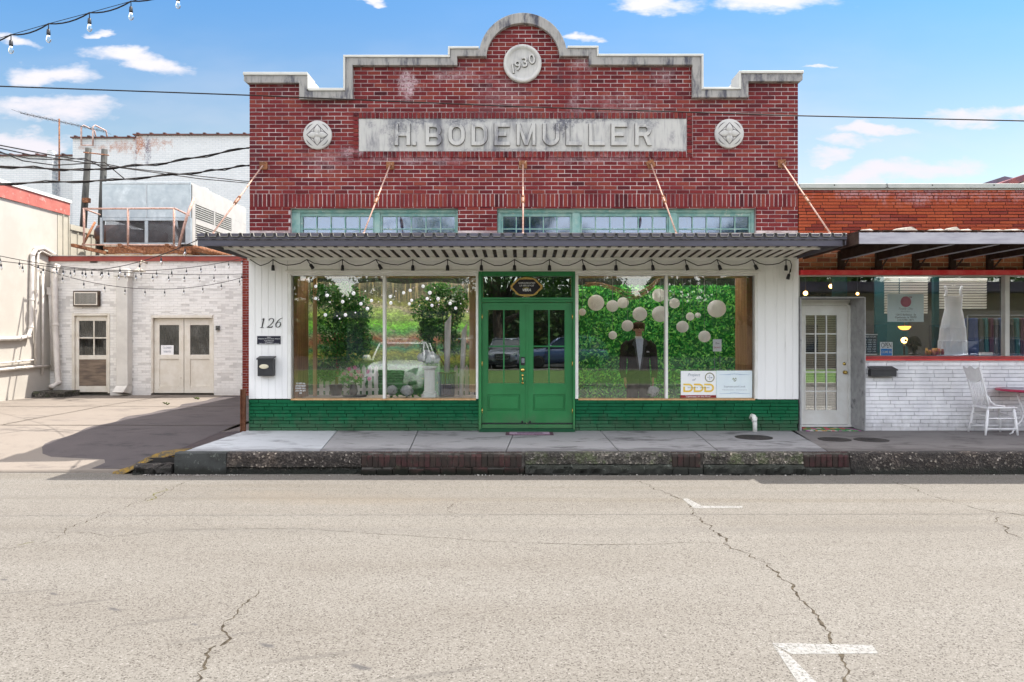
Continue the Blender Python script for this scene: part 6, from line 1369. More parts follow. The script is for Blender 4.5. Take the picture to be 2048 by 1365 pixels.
for i in range(n_+1):
    u_ = i/n_; w = -.215+.43*u_; top = 1.06+.025*math.cos((u_-.5)*2*math.pi*2)-.03*(abs(u_-.5)*2)**6; bt = .845-.02*math.sin(math.pi*u_)+.12*(abs(u_-.5)*2)**5
    bend = -.02*math.cos((u_-.5)*math.pi)
    for z, d_ in ((bt, 0), (top, 0), (top, .018), (bt, .018)): a_ = C(-.285-(z-.84)*.25+bend-d_, w, z); vs.append(a_)
m.add(vs, [(i*4+j, i*4+(j+1) % 4, (i+1)*4+(j+1) % 4, (i+1)*4+j) for i in range(n_) for j in range(4)]+[(0, 1, 2, 3), (n_*4+3, n_*4+2, n_*4+1, n_*4)]); m.build('crest_rail', M_chair, ch, bevel=.004)
tcx, tcy = X(2062, 11.6), 11.6
tb = thing('cafe_table', 'round table with dark pink rim and curly white iron legs beside the white chair', 'table', (tcx, tcy, .29)); zt = Z(779, 11.6)
m = MB(); m.lathe((tcx, tcy, zt), [(.47, -.03), (.485, -.015), (.48, .004), (.42, .008), (.415, .003)], 40); m.build('tabletop', pm('magenta_paint', (.38, .02, .08), (.5, .05, .1), sc=6, rough=.35), tb); m = MB(); m.lathe((tcx, tcy, zt+.002), [(.414, 0), (.41, .004), (.01, .005)], 40); m.build('top_inlay', pm('pale_inlay', (.6, .55, .62)), tb)
for q in (200, 250, 20, 110, 320):
    dx, dy = math.cos(R(q)), math.sin(R(q)); m = MB()
    pr = [(.36, .0), (.40, .01), (.34, .08), (.20, .18), (.20, .32), (.28, .42), (.26, .50), (.30, .36), (.36, zt-.32)] 
    m.tube([(tcx+dx*r_, tcy+dy*r_*.6, .29+h_) for r_, h_ in [(.42, .01), (.36, .03), (.32, .12), (.20, .20), (.14, .32), (.18, .42), (.30, zt-.31)]], .011, 6)
    m.tube([(tcx+dx*(.25+.05*math.cos(R(a))), tcy+dy*(.25+.05*math.cos(R(a)))*.6, .29+.30+.05*math.sin(R(a))) for a in range(0, 330, 30)], .006, 5)
    m.build('leg', M_chair, tb)
# stepped tile roofs far behind
M_tileroof = pm('rust_red_roof', (.20, .07, .07), (.13, .06, .08), sc=2); M_greyroof = pm('slate_roof', (.12, .10, .15), (.09, .08, .10), sc=2)
def far_house(pts, y, depth, mt, wallm, lab, nm='gabled_house'):
    th = thing(nm, lab, 'house', (X(pts[1][0], y), y, 0)); q = [(X(a, y), Z(b_, y)) for a, b_ in pts]; th_ = .35
    m = MB(); m.prism([q+[(a, z-th_) for a, z in reversed(q)]], y-.3, y+depth); m.build('roof', mt, th)
    m = MB(); m.prism([[(q[0][0]+.4, 0)]+[(q[-1][0]-.4, 0), (q[-1][0]-.4, q[-1][1]-th_), (q[1][0], q[1][1]-th_-.02), (q[0][0]+.4, q[0][1]-th_)]], y, y+depth-.3); m.build('wall', wallm, th)
far_house([(1960, 369), (2003, 355), (2060, 366), ], 46, 8, M_greyroof, M_white, 'house with a low grey gable just showing over the orange parapet'); far_house([(1985, 372), (2058, 346), (2200, 372)], 40, 6, M_tileroof, M_white, 'house with a rust red gable roof at the right edge of the photo')

# ------------------------------------------------------------- the yard on the left
XL = -12.46
M_stucco = pm('cream_stucco', (.50, .465, .415), (.44, .41, .365), sc=1.2, rough=.9, bmp=.5, fine=35, c3=(.42, .38, .36), sc3=2.2, lo3=.62, hi3=.8)
LB = thing('stucco_building', 'cream stucco building with a faded red fascia at the left edge of the yard', 'building', (XL, 14, .3))
m = MB(); m.box(XL-8, XL, 7, X(116, 1)*0+19.6, 0, 5.15); m.build('stucco_wall', M_stucco, LB)
m = MB(); m.box(XL-.02, XL+.035, 6.98, 20.1, 5.16, 5.5); m.build('red_fascia', pm('faded_red_board', (.48, .16, .13), (.40, .12, .10), sc=3, rough=.7, c3=(.6, .4, .35), sc3=6, lo3=.55, hi3=.75), LB)
m = MB(); m.box(XL-8, XL+.06, 6.95, 20.15, 5.503, 5.58); m.build('roof_cap', M_trim, LB)
M_siding = pm('cream_metal_siding', (.50, .46, .38), (.44, .41, .34), sc=3, rough=.4)
m = MB(); y = 19.62
while y < 20.05: m.box(XL-.3, XL+.005, y, y+.20, .2, 5.15); m.box(XL, XL+.03, y+.203, y+.235, .2, 5.15); y += .24
m.build('metal_siding', M_siding, LB)
m = MB(); m.box(XL-.3, XL-.005, 20.12, 23, .2, 4.78); m.box(XL-.02, XL+.04, 20.12, 23, 4.785, 4.93); y = 20.15
while y < 23: m.box(XL-.005, XL+.02, y, y+.04, .2, 4.78); y += .33
m.build('metal_wing', M_siding, LB)
# back building with two doors
YB = 19.3
def bx(px): return X(px, YB)
def bz(py): return Z(py, YB)
BB = thing('back_building', 'low white painted brick building with a red roof edge at the end of the yard', 'building', (-10, YB, .3))
M_pbr = pm('painted_back_brick', (.84, .82, .785), (.76, .74, .70), sc=2, rough=.8, isl=.02, bmp=.4, c3=(.34, .24, .18), sc3=9, lo3=.76, hi3=.80, splash=.2)
dA, dB = (144, 220, 627, 790), (302, 428, 631, 790)
hol = [(bx(d[0]), bx(d[1]), .2, bz(d[2])) for d in (dA, dB)]+[(bx(150), bx(202), bz(614), bz(582))]
bricks(rect(XL+.005, bx(486), .27, bz(523)), hol, YB, .21, .0675, .008, seed=31, jit=.003).build('brick_facing', M_pbr, BB)
out_ = [(XL, .1), (bx(486), .1), (bx(486), 3.83), (XL, 3.83)]
m = MB(); m.prism([[(XL, .1), (hol[0][0], .1), (hol[0][0], hol[0][3]), (hol[0][1], hol[0][3]), (hol[0][1], .1), (hol[1][0], .1), (hol[1][0], hol[1][3]), (hol[1][1], hol[1][3]), (hol[1][1], .1), (bx(486), .1), (bx(486), 3.82), (XL, 3.82)]], YB+.003, YB+.2); m.build('wall', pm('painted_joint', (.70, .68, .65), (.58, .56, .53), sc=3), BB)
m = MB(); m.box(XL, fx(498)-.02, YB+.21, 29, 3.60, 3.78); m.box(XL, fx(498)-.02, YB+.21, YB+.25, .2, 3.6); m.build('roof', M_ground, BB)
m = MB(); m.box(XL-.0, bx(487), YB-.06, YB-.005, bz(523), bz(513.5)); m.build('red_roof_edge', pm('brick_red_fascia', (.36, .09, .07), (.28, .07, .06), sc=3, rough=.6), BB); m = MB(); m.box(XL, bx(487), YB-.08, YB+.3, bz(513.3), bz(512)); m.build('drip_edge', M_metal, BB)
bricks(rect(bx(485.5), bx(520), .2, bz(513)), [], YB-.03, .21, .0675, .009, seed=33).build('red_brick_pier', brickmat('pier_brick', [(0, (.28, .06, .035)), (1, (.20, .035, .03))]), BB); m = MB(); m.box(bx(485.5), bx(520), YB-.024, YB+.3, .2, bz(513)); m.build('pier_core', M_mortar, BB)
M_old = pm('peeling_cream_paint', (.76, .72, .64), (.68, .63, .54), sc=4, rough=.6, c3=(.26, .13, .05), sc3=5, lo3=.68, hi3=.74, bmp=.3)
M_grime = pm('ribbed_blackout', (.06, .065, .065), (.14, .14, .13), sc=3, stretch=(9, 1, .3), rough=.5)
def bbx(m, a, b_, c, d, y0, y1): return m.box(bx(a), bx(b_), YB+y0, YB+y1, bz(d), bz(c))
m = MB(); bbx(m, 144.2, 149, 627.2, 787, -.02, .14); bbx(m, 216, 219.8, 627.2, 787, -.02, .14); bbx(m, 149.2, 215.8, 627.2, 632, -.02, .14); m.build('door_frame', M_old, BB, bevel=.005)
m = MB(); bbx(m, 149.5, 155.5, 632.5, 785, .05, .09); bbx(m, 215.5-5.5, 215.5, 632.5, 785, .05, .09); bbx(m, 155.6, 209.9, 632.5, 642, .05, .09); bbx(m, 155.6, 209.9, 711, 719.5, .05, .09); bbx(m, 155.6, 209.9, 773, 785, .05, .09)
bbx(m, 184, 186.5, 642.1, 710.9, .055, .085); bbx(m, 155.6, 183.9, 675, 677.5, .055, .085); bbx(m, 186.6, 209.9, 675, 677.5, .055, .085); d1 = m.build('door', M_old, BB, bevel=.004)
m = MB(); bbx(m, 155.6, 209.9, 642.1, 710.9, .072, .076); m.build('pane', glass('grimy_glass', .05, tint=(.6, .6, .58), dirt_shade=.12), d1)
m = MB()
for k in range(18): bbx(m, 155.8+k*3, 155.8+k*3+2.2, 642.2, 710.8, .10+.012*(k % 2), .125); 
m.build('corrugated_backing', M_grime, d1)
m = MB(); bbx(m, 155.6, 209.9, 719.6, 772.9, .06, .08); m.build('plywood_panel', pm('weathered_plywood', (.26, .20, .15), (.14, .11, .09), sc=2, stretch=(1.2, 1, 7), rough=.8, bmp=.4, fine=20), d1)
m = MB(); bbx(m, 302.2, 305, 631.2, 787, -.0, .14); bbx(m, 425.5, 427.8, 631.2, 787, -.0, .14); bbx(m, 305.2, 425.3, 631.2, 636.5, -.02, .14); m.build('door_frame', M_old, BB, bevel=.005)
for a, b_ in ((305.5, 364.5), (365.7, 425)):
    m = MB(); g0, g1 = (316, 355) if a < 360 else (377.5, 416)
    bbx(m, a, g0, 637, 787, .08, .12); bbx(m, g1, b_, 637, 787, .08, .12); bbx(m, g0+.05, g1-.05, 637, 650.5, .08, .12); bbx(m, g0+.05, g1-.05, 710, 719, .08, .12); bbx(m, g0+.05, g1-.05, 773, 787, .08, .12); bbx(m, g0+.05, g1-.05, 719.1, 772.9, .10, .115)
    o = m.build('door', M_old, BB, bevel=.004); m = MB(); bbx(m, g0, g1, 650.6, 709.9, .102, .106); m.build('pane', MATS['grimy_glass'], o)
    m = MB()
    for k in range(7): bbx(m, g0+k*5.6, g0+k*5.6+4, 650.6, 709.8, .135+.01*(k % 2), .15)
    m.build('corrugated_backing', M_grime if a < 360 else pm('brown_backing', (.10, .06, .05), (.2, .16, .14), sc=5), o)
m = MB(); bbx(m, 318.5, 344, 691, 710, .090, .094); nt_ = thing('door_paper', 'white paper notice taped low in the glass of the double door', 'notice', (bx(331), YB+.09, bz(710))); m.build('paper', M_card, nt_)
text('CLOSED', bx(331), bz(696), .05, YB+.089, M_inkg, nt_, width=17/75.8); text('THANK YOU', bx(331), bz(704), .05, YB+.089, M_inkg, nt_, width=15/75.8)
m = MB(); bbx(m, 150.3, 201.7, 582.5, 613.5, -.10, .0); o = m.build('wall_vent', pm('brown_metal_box', (.10, .07, .05), (.05, .04, .035), sc=7), BB, bevel=.01); m = MB(); bbx(m, 153, 199, 585, 611, -.108, -.101); m.build('vent_frame', M_old, o)
m = MB()
for k in range(22): bbx(m, 155.5+k*1.9, 156.6+k*1.9, 587, 609, -.113, -.1085)
m.build('vent_louvres', M_grime, o)
# downpipe, conduits, lamp
m = MB(); bbx(m, 243, 265.5, 555, 770, -.26, -.01); m.add([(bx(a), YB+yy, bz(z)) for a, yy, z in ((243, -.26, 770), (265.5, -.26, 770), (265.5, -.01, 770), (243, -.01, 770), (242, -.45, 783), (264, -.45, 783), (265.5, -.06, 788), (243, -.06, 788))], [(0, 1, 5, 4), (1, 2, 6, 5), (3, 0, 4, 7), (4, 5, 6, 7)]); bbx(m, 239, 268, 540, 555, -.30, -.01)
tag(m.build('downspout', pm('cream_downspout', (.68, .66, .61), (.58, .56, .52), sc=2, rough=.5, c3=(.25, .18, .12), sc3=5, lo3=.7, hi3=.76), origin=(bx(254), YB-.1, .3), bevel=.01), 'wide square cream downspout between the single door and the double doors', 'downspout')
m = MB(); m.tube([(bx(294), YB, bz(527)), (bx(294), YB-.28, bz(524)), (bx(292), YB-.34, bz(536))], .02, 6); m.lathe((bx(292), YB-.34, bz(546)), [(.16, 0), (.15, .015), (.05, .07), (.03, .12)], 16)
tag(m.build('barn_lamp', pm('faded_lamp_shade', (.45, .42, .36), (.3, .2, .12), sc=8, rough=.5), origin=(bx(293), YB-.2, bz(540))), 'old gooseneck lamp with a flat shade under the red roof edge', 'wall lamp')
m = MB(); bbx(m, 433, 440, 652, 661, -.06, -.003); m.lathe((bx(436.5), YB-.06, bz(656)), [(.025, 0), (.02, -.02)], 8, 'y'); tag(m.build('doorbell_box', M_grime, origin=(bx(436), YB, bz(656))), 'small grey box fixed right of the double doors', 'switch box')
M_pipe = pm('painted_conduit', (.66, .62, .57), (.55, .51, .47), sc=5, rough=.6, c3=(.3, .22, .16), sc3=6, lo3=.68, hi3=.75)
def LW(px, py, off=.06):                             # a point just off the left wall
    y = (XL+off)*F/(px-CX); return Vector((XL+off, y, Z(py, y)))
def conduit(lab, pts, r, nm='conduit'): 
    m = MB(); m.tube(pts, r, 10); 
    for a in pts[1:-1]: m.ball(a, r*1.25, 8)
    tag(m.build(nm, M_pipe, origin=pts[0]), lab, 'pipe', 'painted pipes on the stucco wall')
conduit('thick pipe bent over at the top beside the stucco wall, running down and off left', [LW(112, 512), LW(86, 497), LW(72, 499), LW(65, 510), LW(63, 600), LW(62, 655), LW(57, 673), LW(40, 677), LW(-20, 679)], .055)
conduit('slimmer pipe just right of the thick bent one', [LW(108, 515), LW(82, 502), LW(76, 508), LW(74, 580), LW(71, 620), LW(71, 730)], .032)
conduit('straight thin pipe nearer the corner of the stucco wall', [LW(86, 545), LW(85, 750)], .028)
conduit('pipe sloping low along the stucco wall', [LW(104, 732), LW(50, 735), LW(-20, 742)], .035); conduit('lowest slim pipe on the stucco wall above the sloping one', [LW(70, 720), LW(-20, 729)], .02)
q1 = YB-.12
conduit('thickest white pipe standing in the inner corner', [Vector((X(118, q1), q1-.03, Z(530, q1))), Vector((X(113, q1), q1-.08, Z(545, q1))), Vector((X(114, q1), q1-.08, Z(650, q1))), Vector((X(120, q1), q1-.08, Z(765, q1))), Vector((X(116, q1), q1-.3, Z(774, q1)))], .075)
conduit('grey pipe with a meter box left of the thickest white pipe', [LW(101, 590, .12), LW(103, 640, .12), LW(106, 740, .12)], .05)
m = MB(); a = LW(101, 580, .1); m.box(a.x-.06, a.x+.12, a.y-.08, a.y+.1, a.z-.14, a.z+.06); tag(m.build('meter_box', M_pipe, origin=a, bevel=.01), 'small cream meter box on top of the grey pipe in the corner', 'meter box')
o = rough_box(XL+.02, XL+.85, YB-.75, YB-.1, .25, .44, .04, .06, seed=71, rnd_edge=.06).build('stone_step', M_aggm, origin=(XL+.4, YB-.4, .3)); tag(o, 'low dark mossy block of stone in the corner under the pipes', 'stone')
# rusty post at the corner of the storefront
m = MB(); c = P(487, 862, 11.93); m.box(c.x-.028, c.x+.028, 11.91, 11.918, .2, Z(779, 11.93)); m.box(c.x-.036, c.x-.029, 11.88, 11.95, .2, Z(779, 11.93)); m.box(c.x+.029, c.x+.036, 11.88, 11.95, .2, Z(779, 11.93))
tag(m.build('rusty_post', pm('rusty_brown', (.20, .09, .05), (.12, .05, .03), sc=9, rough=.85, c3=(.7, .68, .65), sc3=9, lo3=.66, hi3=.7), origin=(c.x, 11.92, .29)), 'short rusty steel post at the left corner of the green brick base', 'post')
# painted brick building far behind
WB = thing('painted_brick_building', 'tall pale whitewashed brick building with stepped top far behind the yard', 'building', (-17, 30, 0))
YW = 30.0; wx_ = lambda px: X(px, YW); wz_ = lambda py: Z(py, YW)
m, t, b = base('whitewashed_brick'); co = coords(t); sx_, _, sz_ = t.sep(co)[:3]
bt = t.new('ShaderNodeTexBrick'); t.l.new(t.comb(sx_, sz_, 0), bt.inputs['Vector']); bt.inputs['Scale'].default_value = 1; bt.inputs['Brick Width'].default_value = .24; bt.inputs['Row Height'].default_value = .08; bt.inputs['Mortar Size'].default_value = .008
bt.inputs['Color1'].default_value = (.54, .555, .565, 1); bt.inputs['Color2'].default_value = (.50, .515, .525, 1); bt.inputs['Mortar'].default_value = (.40, .44, .47, 1)
w = wpos(t); col = bt.outputs[0]
chip = t.math('MULTIPLY', t.step(t.noise(t.scale(co, (3.6, 1, 11)), 1.0, 5, .75), .63, .68), .5); col = t.mix(chip, col, (.30, .29, .29))
for (px, py, rx, rz, k) in [(279, 292, .35, .9, 1), (300, 290, .9, .3, .7), (245, 294, .8, .35, .75), (205, 296, .5, .15, .6), (335, 287, .35, .15, .6), (163, 296, .2, .15, .6)]: col = t.mix(t.math('MULTIPLY', spot(t, w, (wx_(px), 0, wz_(py)), (rx, rz)), k), col, (.32, .15, .09))
for (px, py, rx, rz, k) in [(296, 290, .16, 1.3, .8), (273, 310, .06, 2.2, .6), (101, 380, .10, 3, .7)]: col = t.mix(t.math('MULTIPLY', spot(t, w, (wx_(px), 0, wz_(py)), (rx, rz)), k), col, (.12, .12, .16))
t.l.new(col, b.inputs['Base Color']); b.inputs['Roughness'].default_value = .9; bump(t, b, bt.outputs['Fac'], .6, -.01)
m2 = MB(); m2.box(wx_(145.5), wx_(271), YW, YW+9, 0, wz_(277.5)); m2.box(wx_(271.2), wx_(560), YW-.06, YW+9, 0, wz_(272.5)); m2.build('wall', m, WB); m2 = MB(); m2.box(wx_(-80), wx_(145), YW+.5, YW+9, 0, wz_(307)); m2.build('lower_wall', m, WB)
m2 = MB()
def tiles(a, b_, py, y):
    m2.box(wx_(a)-.05, wx_(b_)+.05, y-.10, y+.35, wz_(py), wz_(py)+.05); px = a+8
    while px < b_: m2.box(wx_(px)-.05, wx_(px)+.05, y-.13, y+.36, wz_(py)+.051, wz_(py)+.09); px += 26.5
tiles(145.5, 271, 277.3, YW); tiles(271.5, 560, 272.3, YW-.06); tiles(-80, 144, 306.8, YW+.5); m2.build('clay_coping', pm('clay_tile', (.13, .06, .05), (.08, .05, .05), sc=4), WB)
m2 = MB(); m2.box(wx_(88), wx_(98), YW+.2, YW+.5, 3, wz_(298)); m2.build('chimney_stack', m, WB)
m2 = MB()
for a in (167, 190): m2.tube([(wx_(a), YW-.15, wz_(294)), (wx_(a), YW-.15, wz_(256)), (wx_(a+3), YW-.1, wz_(252.5)), (wx_(a+16), YW+.2, wz_(259)), (wx_(a+17), YW+.3, wz_(274))], .035, 5)
m2.tube([(wx_(167), YW-.15, wz_(293)), (wx_(190), YW-.15, wz_(293))], .03, 5)
tag(m2.build('roof_ladder', pm('pale_pink_steel', (.55, .42, .38), (.3, .2, .18), sc=6), origin=(wx_(180), YW, wz_(290))), 'pale hooped ladder handrails over the top of the whitewashed wall', 'ladder')
an = thing('roof_antenna', 'thin aerial mast with a long slanting boom over the whitewashed building', 'antenna', tuple(P(118.5, 360, 27))); m2 = MB(); m2.tube([P(118.5, 362, 27), P(118.5, 238, 27)], .028, 5); m2.build('mast', M_rust, an)
m2 = MB(); m2.tube([P(42, 226.5, 27), P(208, 263, 27)], .010, 4)
for k in range(14): p = P(42+k*12.7, 226.5+k*2.8, 27); m2.tube([p+Vector((0, -.5, -.02)), p+Vector((0, .5, .02))], .006, 4); m2.ball(p, .026, 6)
m2.build('boom', M_blackm, an)
def leanpost(a, b_, c, d, y, lab):
    m2 = MB(); m2.tube([P(a, b_, y), P(c, d, y)], [.085, .10], 8); tag(m2.build('wooden_pole', pm('grey_weathered_pole', (.07, .07, .065), (.04, .04, .04), sc=6, stretch=(4, 4, .5)), origin=P(c, d, y)), lab, 'pole')
leanpost(177, 297, 163, 505, 21.5, 'grey leaning wooden pole left of its twin behind the roof rail'); leanpost(209, 299, 200, 505, 21.5, 'grey leaning wooden pole nearest the cooling unit')
m2 = MB(); m2.tube([P(167, 305, 21.4), P(218, 311, 21.4)], .018, 5); m2.box(P(170, 400, 21.3).x-.08, P(170, 400, 21.3).x+.1, 21.3, 21.42, P(170, 405, 21.3).z, P(170, 396, 21.3).z)
tag(m2.build('pole_crossbar', M_rust, origin=P(190, 308, 21.4)), 'thin rusty rod joining the tops of the two leaning poles', 'rod')
# rooftop cooling unit
YA = 19.9; ax = lambda px: X(px, YA); az = lambda py: Z(py, YA)
AC = thing('cooling_unit', 'large boxy galvanised cooling unit with mesh openings on the roof of the back building', 'air conditioner', (ax(290), YA, 4.1))
M_galv = pm('galvanised_sheet', (.40, .45, .47), (.32, .37, .40), sc=4, rough=.45, metal=.25, c3=(.5, .55, .57), sc3=2.5, lo3=.5, hi3=.7); M_acw = pm('cream_casing', (.46, .45, .42), (.41, .40, .38), sc=3, rough=.5, c3=(.4, .3, .2), sc3=8, lo3=.7, hi3=.75)
x0, x1, zt, zb = ax(204), ax(381), az(364), az(489); yb_ = YA+4.0
m2 = MB(); m2.box(x0, x1, YA, YA+.04, az(436), zt); m2.box(x0-.05, x0+.02, YA-.02, YA+.06, zb, az(436)); m2.box(x1-.02-.12, x1, YA-.005, YA+.1, zb, az(436)); m2.box(ax(289), ax(296), YA-.0, YA+.05, az(486), az(436)-.005); m2.box(x0+.02, x1-.15, YA-.01, YA+.06, az(442), az(436.5)); m2.box(x0+.02, x1-.15, YA-.01, YA+.06, zb, az(486))
m2.box(x0, x0+.04, YA+.06, yb_, az(436), zt); m2.box(x0, x0+.04, YA+2.2, yb_, zb, az(436)); m2.build('front_casing', M_galv, AC, bevel=.006)
m2 = MB(); m2.box(ax(293)-.01, ax(293)+.01, YA-.012, YA-.001, az(435), zt-.03); m2.box(x0+.03, x1-.03, YA-.014, YA-.001, zt-.06, zt-.02); m2.build('panel_seam', pm('pale_galv', (.48, .52, .54)), AC)
m2 = MB(); m2.box(x0+.05, x1-.02, YA+.05, yb_, zt-.05, zt); m2.box(x1-.04, x1, YA+.11, yb_, zt-.55, zt-.052); m2.box(x1-.04, x1, YA+.11, YA+.3, zb, zt-.552); m2.box(x1-.04, x1, yb_-1.2, yb_, zb, zt-.552)
m2.box(x1-.04, x1+.01, YA+1.5, YA+1.58, zb, zt-.555); m2.box(x1-.04, x1+.008, YA+.31, yb_-1.21, zb+.0, zb+.12); m2.box(x1-.04, x1+.008, YA+.31, yb_-1.21, (zb+zt)/2-.25, (zb+zt)/2-.1); m2.box(x0+.2, x1-.05, yb_-.04, yb_, zb, zt-.06); m2.build('side_casing', M_acw, AC)
m2 = MB(); z = zb+.13
while z < zt-.57: m2.add([(x1+.003, YA+.31, z), (x1+.003, YA+2.78, z), (x1-.03, YA+2.78, z+.045), (x1-.03, YA+.31, z+.045)], [(0, 1, 2, 3)]); z += .06
m2.build('side_louvres', pm('grey_louvre', (.42, .41, .38), rough=.5), AC)
m2 = MB()
for (a, b_) in ((211, 288.5), (296.5, 374)):
    za, zb2 = az(486), az(442); xa_, xb_ = ax(a), ax(b_); n_ = 22
    for k in range(-10, n_+10):
        for s in (1, -1):
            p0 = xa_+(xb_-xa_)*k/n_; p1 = p0+s*(zb2-za)*1.6
            u0, u1 = 0, 1
            lo, hi = (p0, p1) if s > 0 else (p1, p0)
            ts = [0, 1]
            if p1 != p0:
                ta, tb_ = (xa_-p0)/(p1-p0), (xb_-p0)/(p1-p0); ta, tb_ = min(ta, tb_), max(ta, tb_); u0, u1 = max(0, ta), min(1, tb_)
            if u1-u0 > .02: m2.tube([(p0+(p1-p0)*u0, YA+.02, za+(zb2-za)*u0), (p0+(p1-p0)*u1, YA+.02, za+(zb2-za)*u1)], .008, 3)
m2.build('expanded_mesh', pm('mesh_steel', (.16, .16, .17), rough=.6), AC)
m2 = MB(); cc_ = P(256, 470, YA+1.0); m2.lathe((cc_.x-.35, cc_.y, cc_.z), [(.22, -.5), (.28, -.45), (.28, .3), (.2, .4)], 14, 'x'); m2.box(cc_.x-.1, cc_.x+.9, cc_.y-.3, cc_.y+.5, zb+.05, zb+.5); m2.lathe((cc_.x+.3, cc_.y-.35, zb+.35), [(.16, 0), (.16, -.06)], 12, 'y'); m2.tube([(cc_.x-.2, cc_.y-.2, zb+.5), (cc_.x+.4, cc_.y-.3, zb+.75), (cc_.x+1.3, cc_.y, zb+.7), (cc_.x+1.6, cc_.y, zb+.1)], .05, 8)
m2.build('compressor', pm('rusty_machinery', (.16, .08, .05), (.06, .05, .06), sc=6, rough=.6), AC)
m2 = MB(); m2.lathe((x1-.7, YA+1.5, zt), [(.5, 0), (.5, .12), (.46, .12), (.44, .02)], 20); m2.build('fan_ring', M_acw, AC)
# rusty platform and rail
pt_ = thing('roof_platform', 'rusty steel platform edge carrying the cooling unit above the red roof edge', 'platform', (ax(290), YB, 3.97)); m2 = MB()
zp = Z(494, YB); m2.box(bx(200), bx(386), YB+.15, YB+.62, zp-.05, zp+.03); m2.box(bx(212), bx(385), YB+.1, YB+.14, zp-.17, zp+.0)
for a, b_ in ((165, 212), (256, 290), (348, 384)): m2.add([(bx(a), YB-.5, zp+.02), (bx(a)+.08, YB-.5, zp+.02), (bx(b_)+.08, YB+.3, zp-.14), (bx(b_), YB+.3, zp-.14), (bx(a), YB-.5, zp-.06), (bx(a)+.08, YB-.5, zp-.06), (bx(b_)+.08, YB+.3, zp-.22), (bx(b_), YB+.3, zp-.22)], [(0, 1, 2, 3), (4, 7, 6, 5), (0, 4, 5, 1), (0, 3, 7, 4), (1, 5, 6, 2)])
m2.tube([P(388, 497, YB), P(460, 512, YB+1.2)], .09, 6); m2.build('platform_beams', M_rust, pt_)
m2 = MB(); m2.box(bx(205), bx(380), YB+.12, YB+.5, zp-.24, zp-.18); m2.build('drip_tray', pm('cream_tray', (.6, .55, .45), (.5, .3, .12), sc=8), pt_)
yr = YB-.45; rl = thing('roof_guard_rail', 'thin pale pink guard rail standing before the cooling unit', 'railing', tuple(P(255, 492, yr))); m2 = MB()
for px in (168, 256, 348): m2.tube([P(px, 494, yr), P(px, 418, yr)], .026, 6)
m2.build('rail_posts', M_rod, rl); m2 = MB(); m2.tube([P(166, 418, yr), P(350, 417.5, yr), P(378, 431, yr+.9)], .024, 6); m2.tube([P(164, 490, yr), P(350, 491, yr)], .02, 6); m2.tube([P(168, 418, yr), P(200, 430, yr+.7)], .02, 6); m2.build('rail_bars', M_rod, rl)
m2 = MB(); m2.tube([P(389, 396, yr+.2), P(374, 432, yr), P(356, 500, yr-.1)], .035, 6); tag(m2.build('slanting_brace', M_rod, origin=P(358, 498, yr)), 'pink slanting steel brace at the right end of the roof rail', 'brace')
m2 = MB(); m2.tube([P(166, 490, yr), P(190, 445, yr+.4)], .03, 6); tag(m2.build('slanting_brace', M_rust, origin=P(166, 490, yr)), 'rusty slanting brace at the left end of the roof rail', 'brace')

# ------------------------------------------------------------- cables
def cable(nm, lab, pts, r, sag=0, n=20, cat='cable', twist=0):
    m = MB(); q = []
    for i in range(len(pts)-1):
        a, b_ = Vector(pts[i]), Vector(pts[i+1]); k0 = 0 if i == 0 else 1
        for k in range(k0, n+1): u_ = k/n; p = a.lerp(b_, u_); p.z -= 4*sag*u_*(1-u_); q.append(p)
    m.tube(q, r, 6)
    if twist:
        m.tube([p+Vector((0, math.cos(i*1.3), math.sin(i*1.3)))*r*2 for i, p in enumerate(q)], r*.8, 5)
    return tag(m.build(nm, M_cab, origin=pts[0]), lab, cat)
def ext(a, b_, ya, yb, u_):
    A, B_ = P(*a, ya), P(*b_, yb); return A+(B_-A)*u_
cable('overhead_line', 'single overhead line crossing the whole view in front of the brick parapet', [P(-900, 130, 8.6), P(0, 173, 8.6), P(500, 191, 8.6), P(1045, 214, 8.6), P(1600, 232, 8.6), P(2060, 242.5, 8.6), P(3000, 250, 8.6)], .0075, n=6)
ye = 11.9
cable('service_cable', 'upper twisted cable swinging up to the left brick corner', [P(-300, 300, 9.5), P(0, 333, 11), P(165, 341, 12.5), P(330, 327, 13.5), P(499, 295.5, 13.4)], .014, n=8, twist=1); cable('service_cable', 'lower twisted cable rising to the left brick corner', [P(-300, 375, 9.5), P(0, 368, 11), P(225, 361, 12.5), P(400, 345, 13.5), P(499, 331, 13.4)], .013, n=8, twist=1)
for i, (l_, pp) in enumerate([('topmost thin cable descending from the left edge to the leaning poles', [(-60, 280, 15), (0, 291, 17), (110, 312, 19), (178, 322, 21.3), (250, 336, 23), (499, 364, 26)]), ('second thin cable descending from the left edge past the poles', [(-60, 285, 15), (0, 297, 17), (60, 310, 19), (205, 331, 21.3), (400, 358, 24), (499, 367, 26)]),
        ('sagging cable from the left edge to the first leaning pole', [(-60, 290, 15), (0, 306, 17), (60, 318, 19), (120, 320, 20), (170, 317, 21.3), (205, 336, 21.4)]), ('sagging cable from the left edge to the second leaning pole', [(-60, 295, 15), (0, 304, 17), (45, 322, 19), (110, 331, 20), (209, 325, 21.3), (250, 359, 21.4)])]):
    cable('service_cable', l_, [P(*q) for q in pp], .016, n=5)
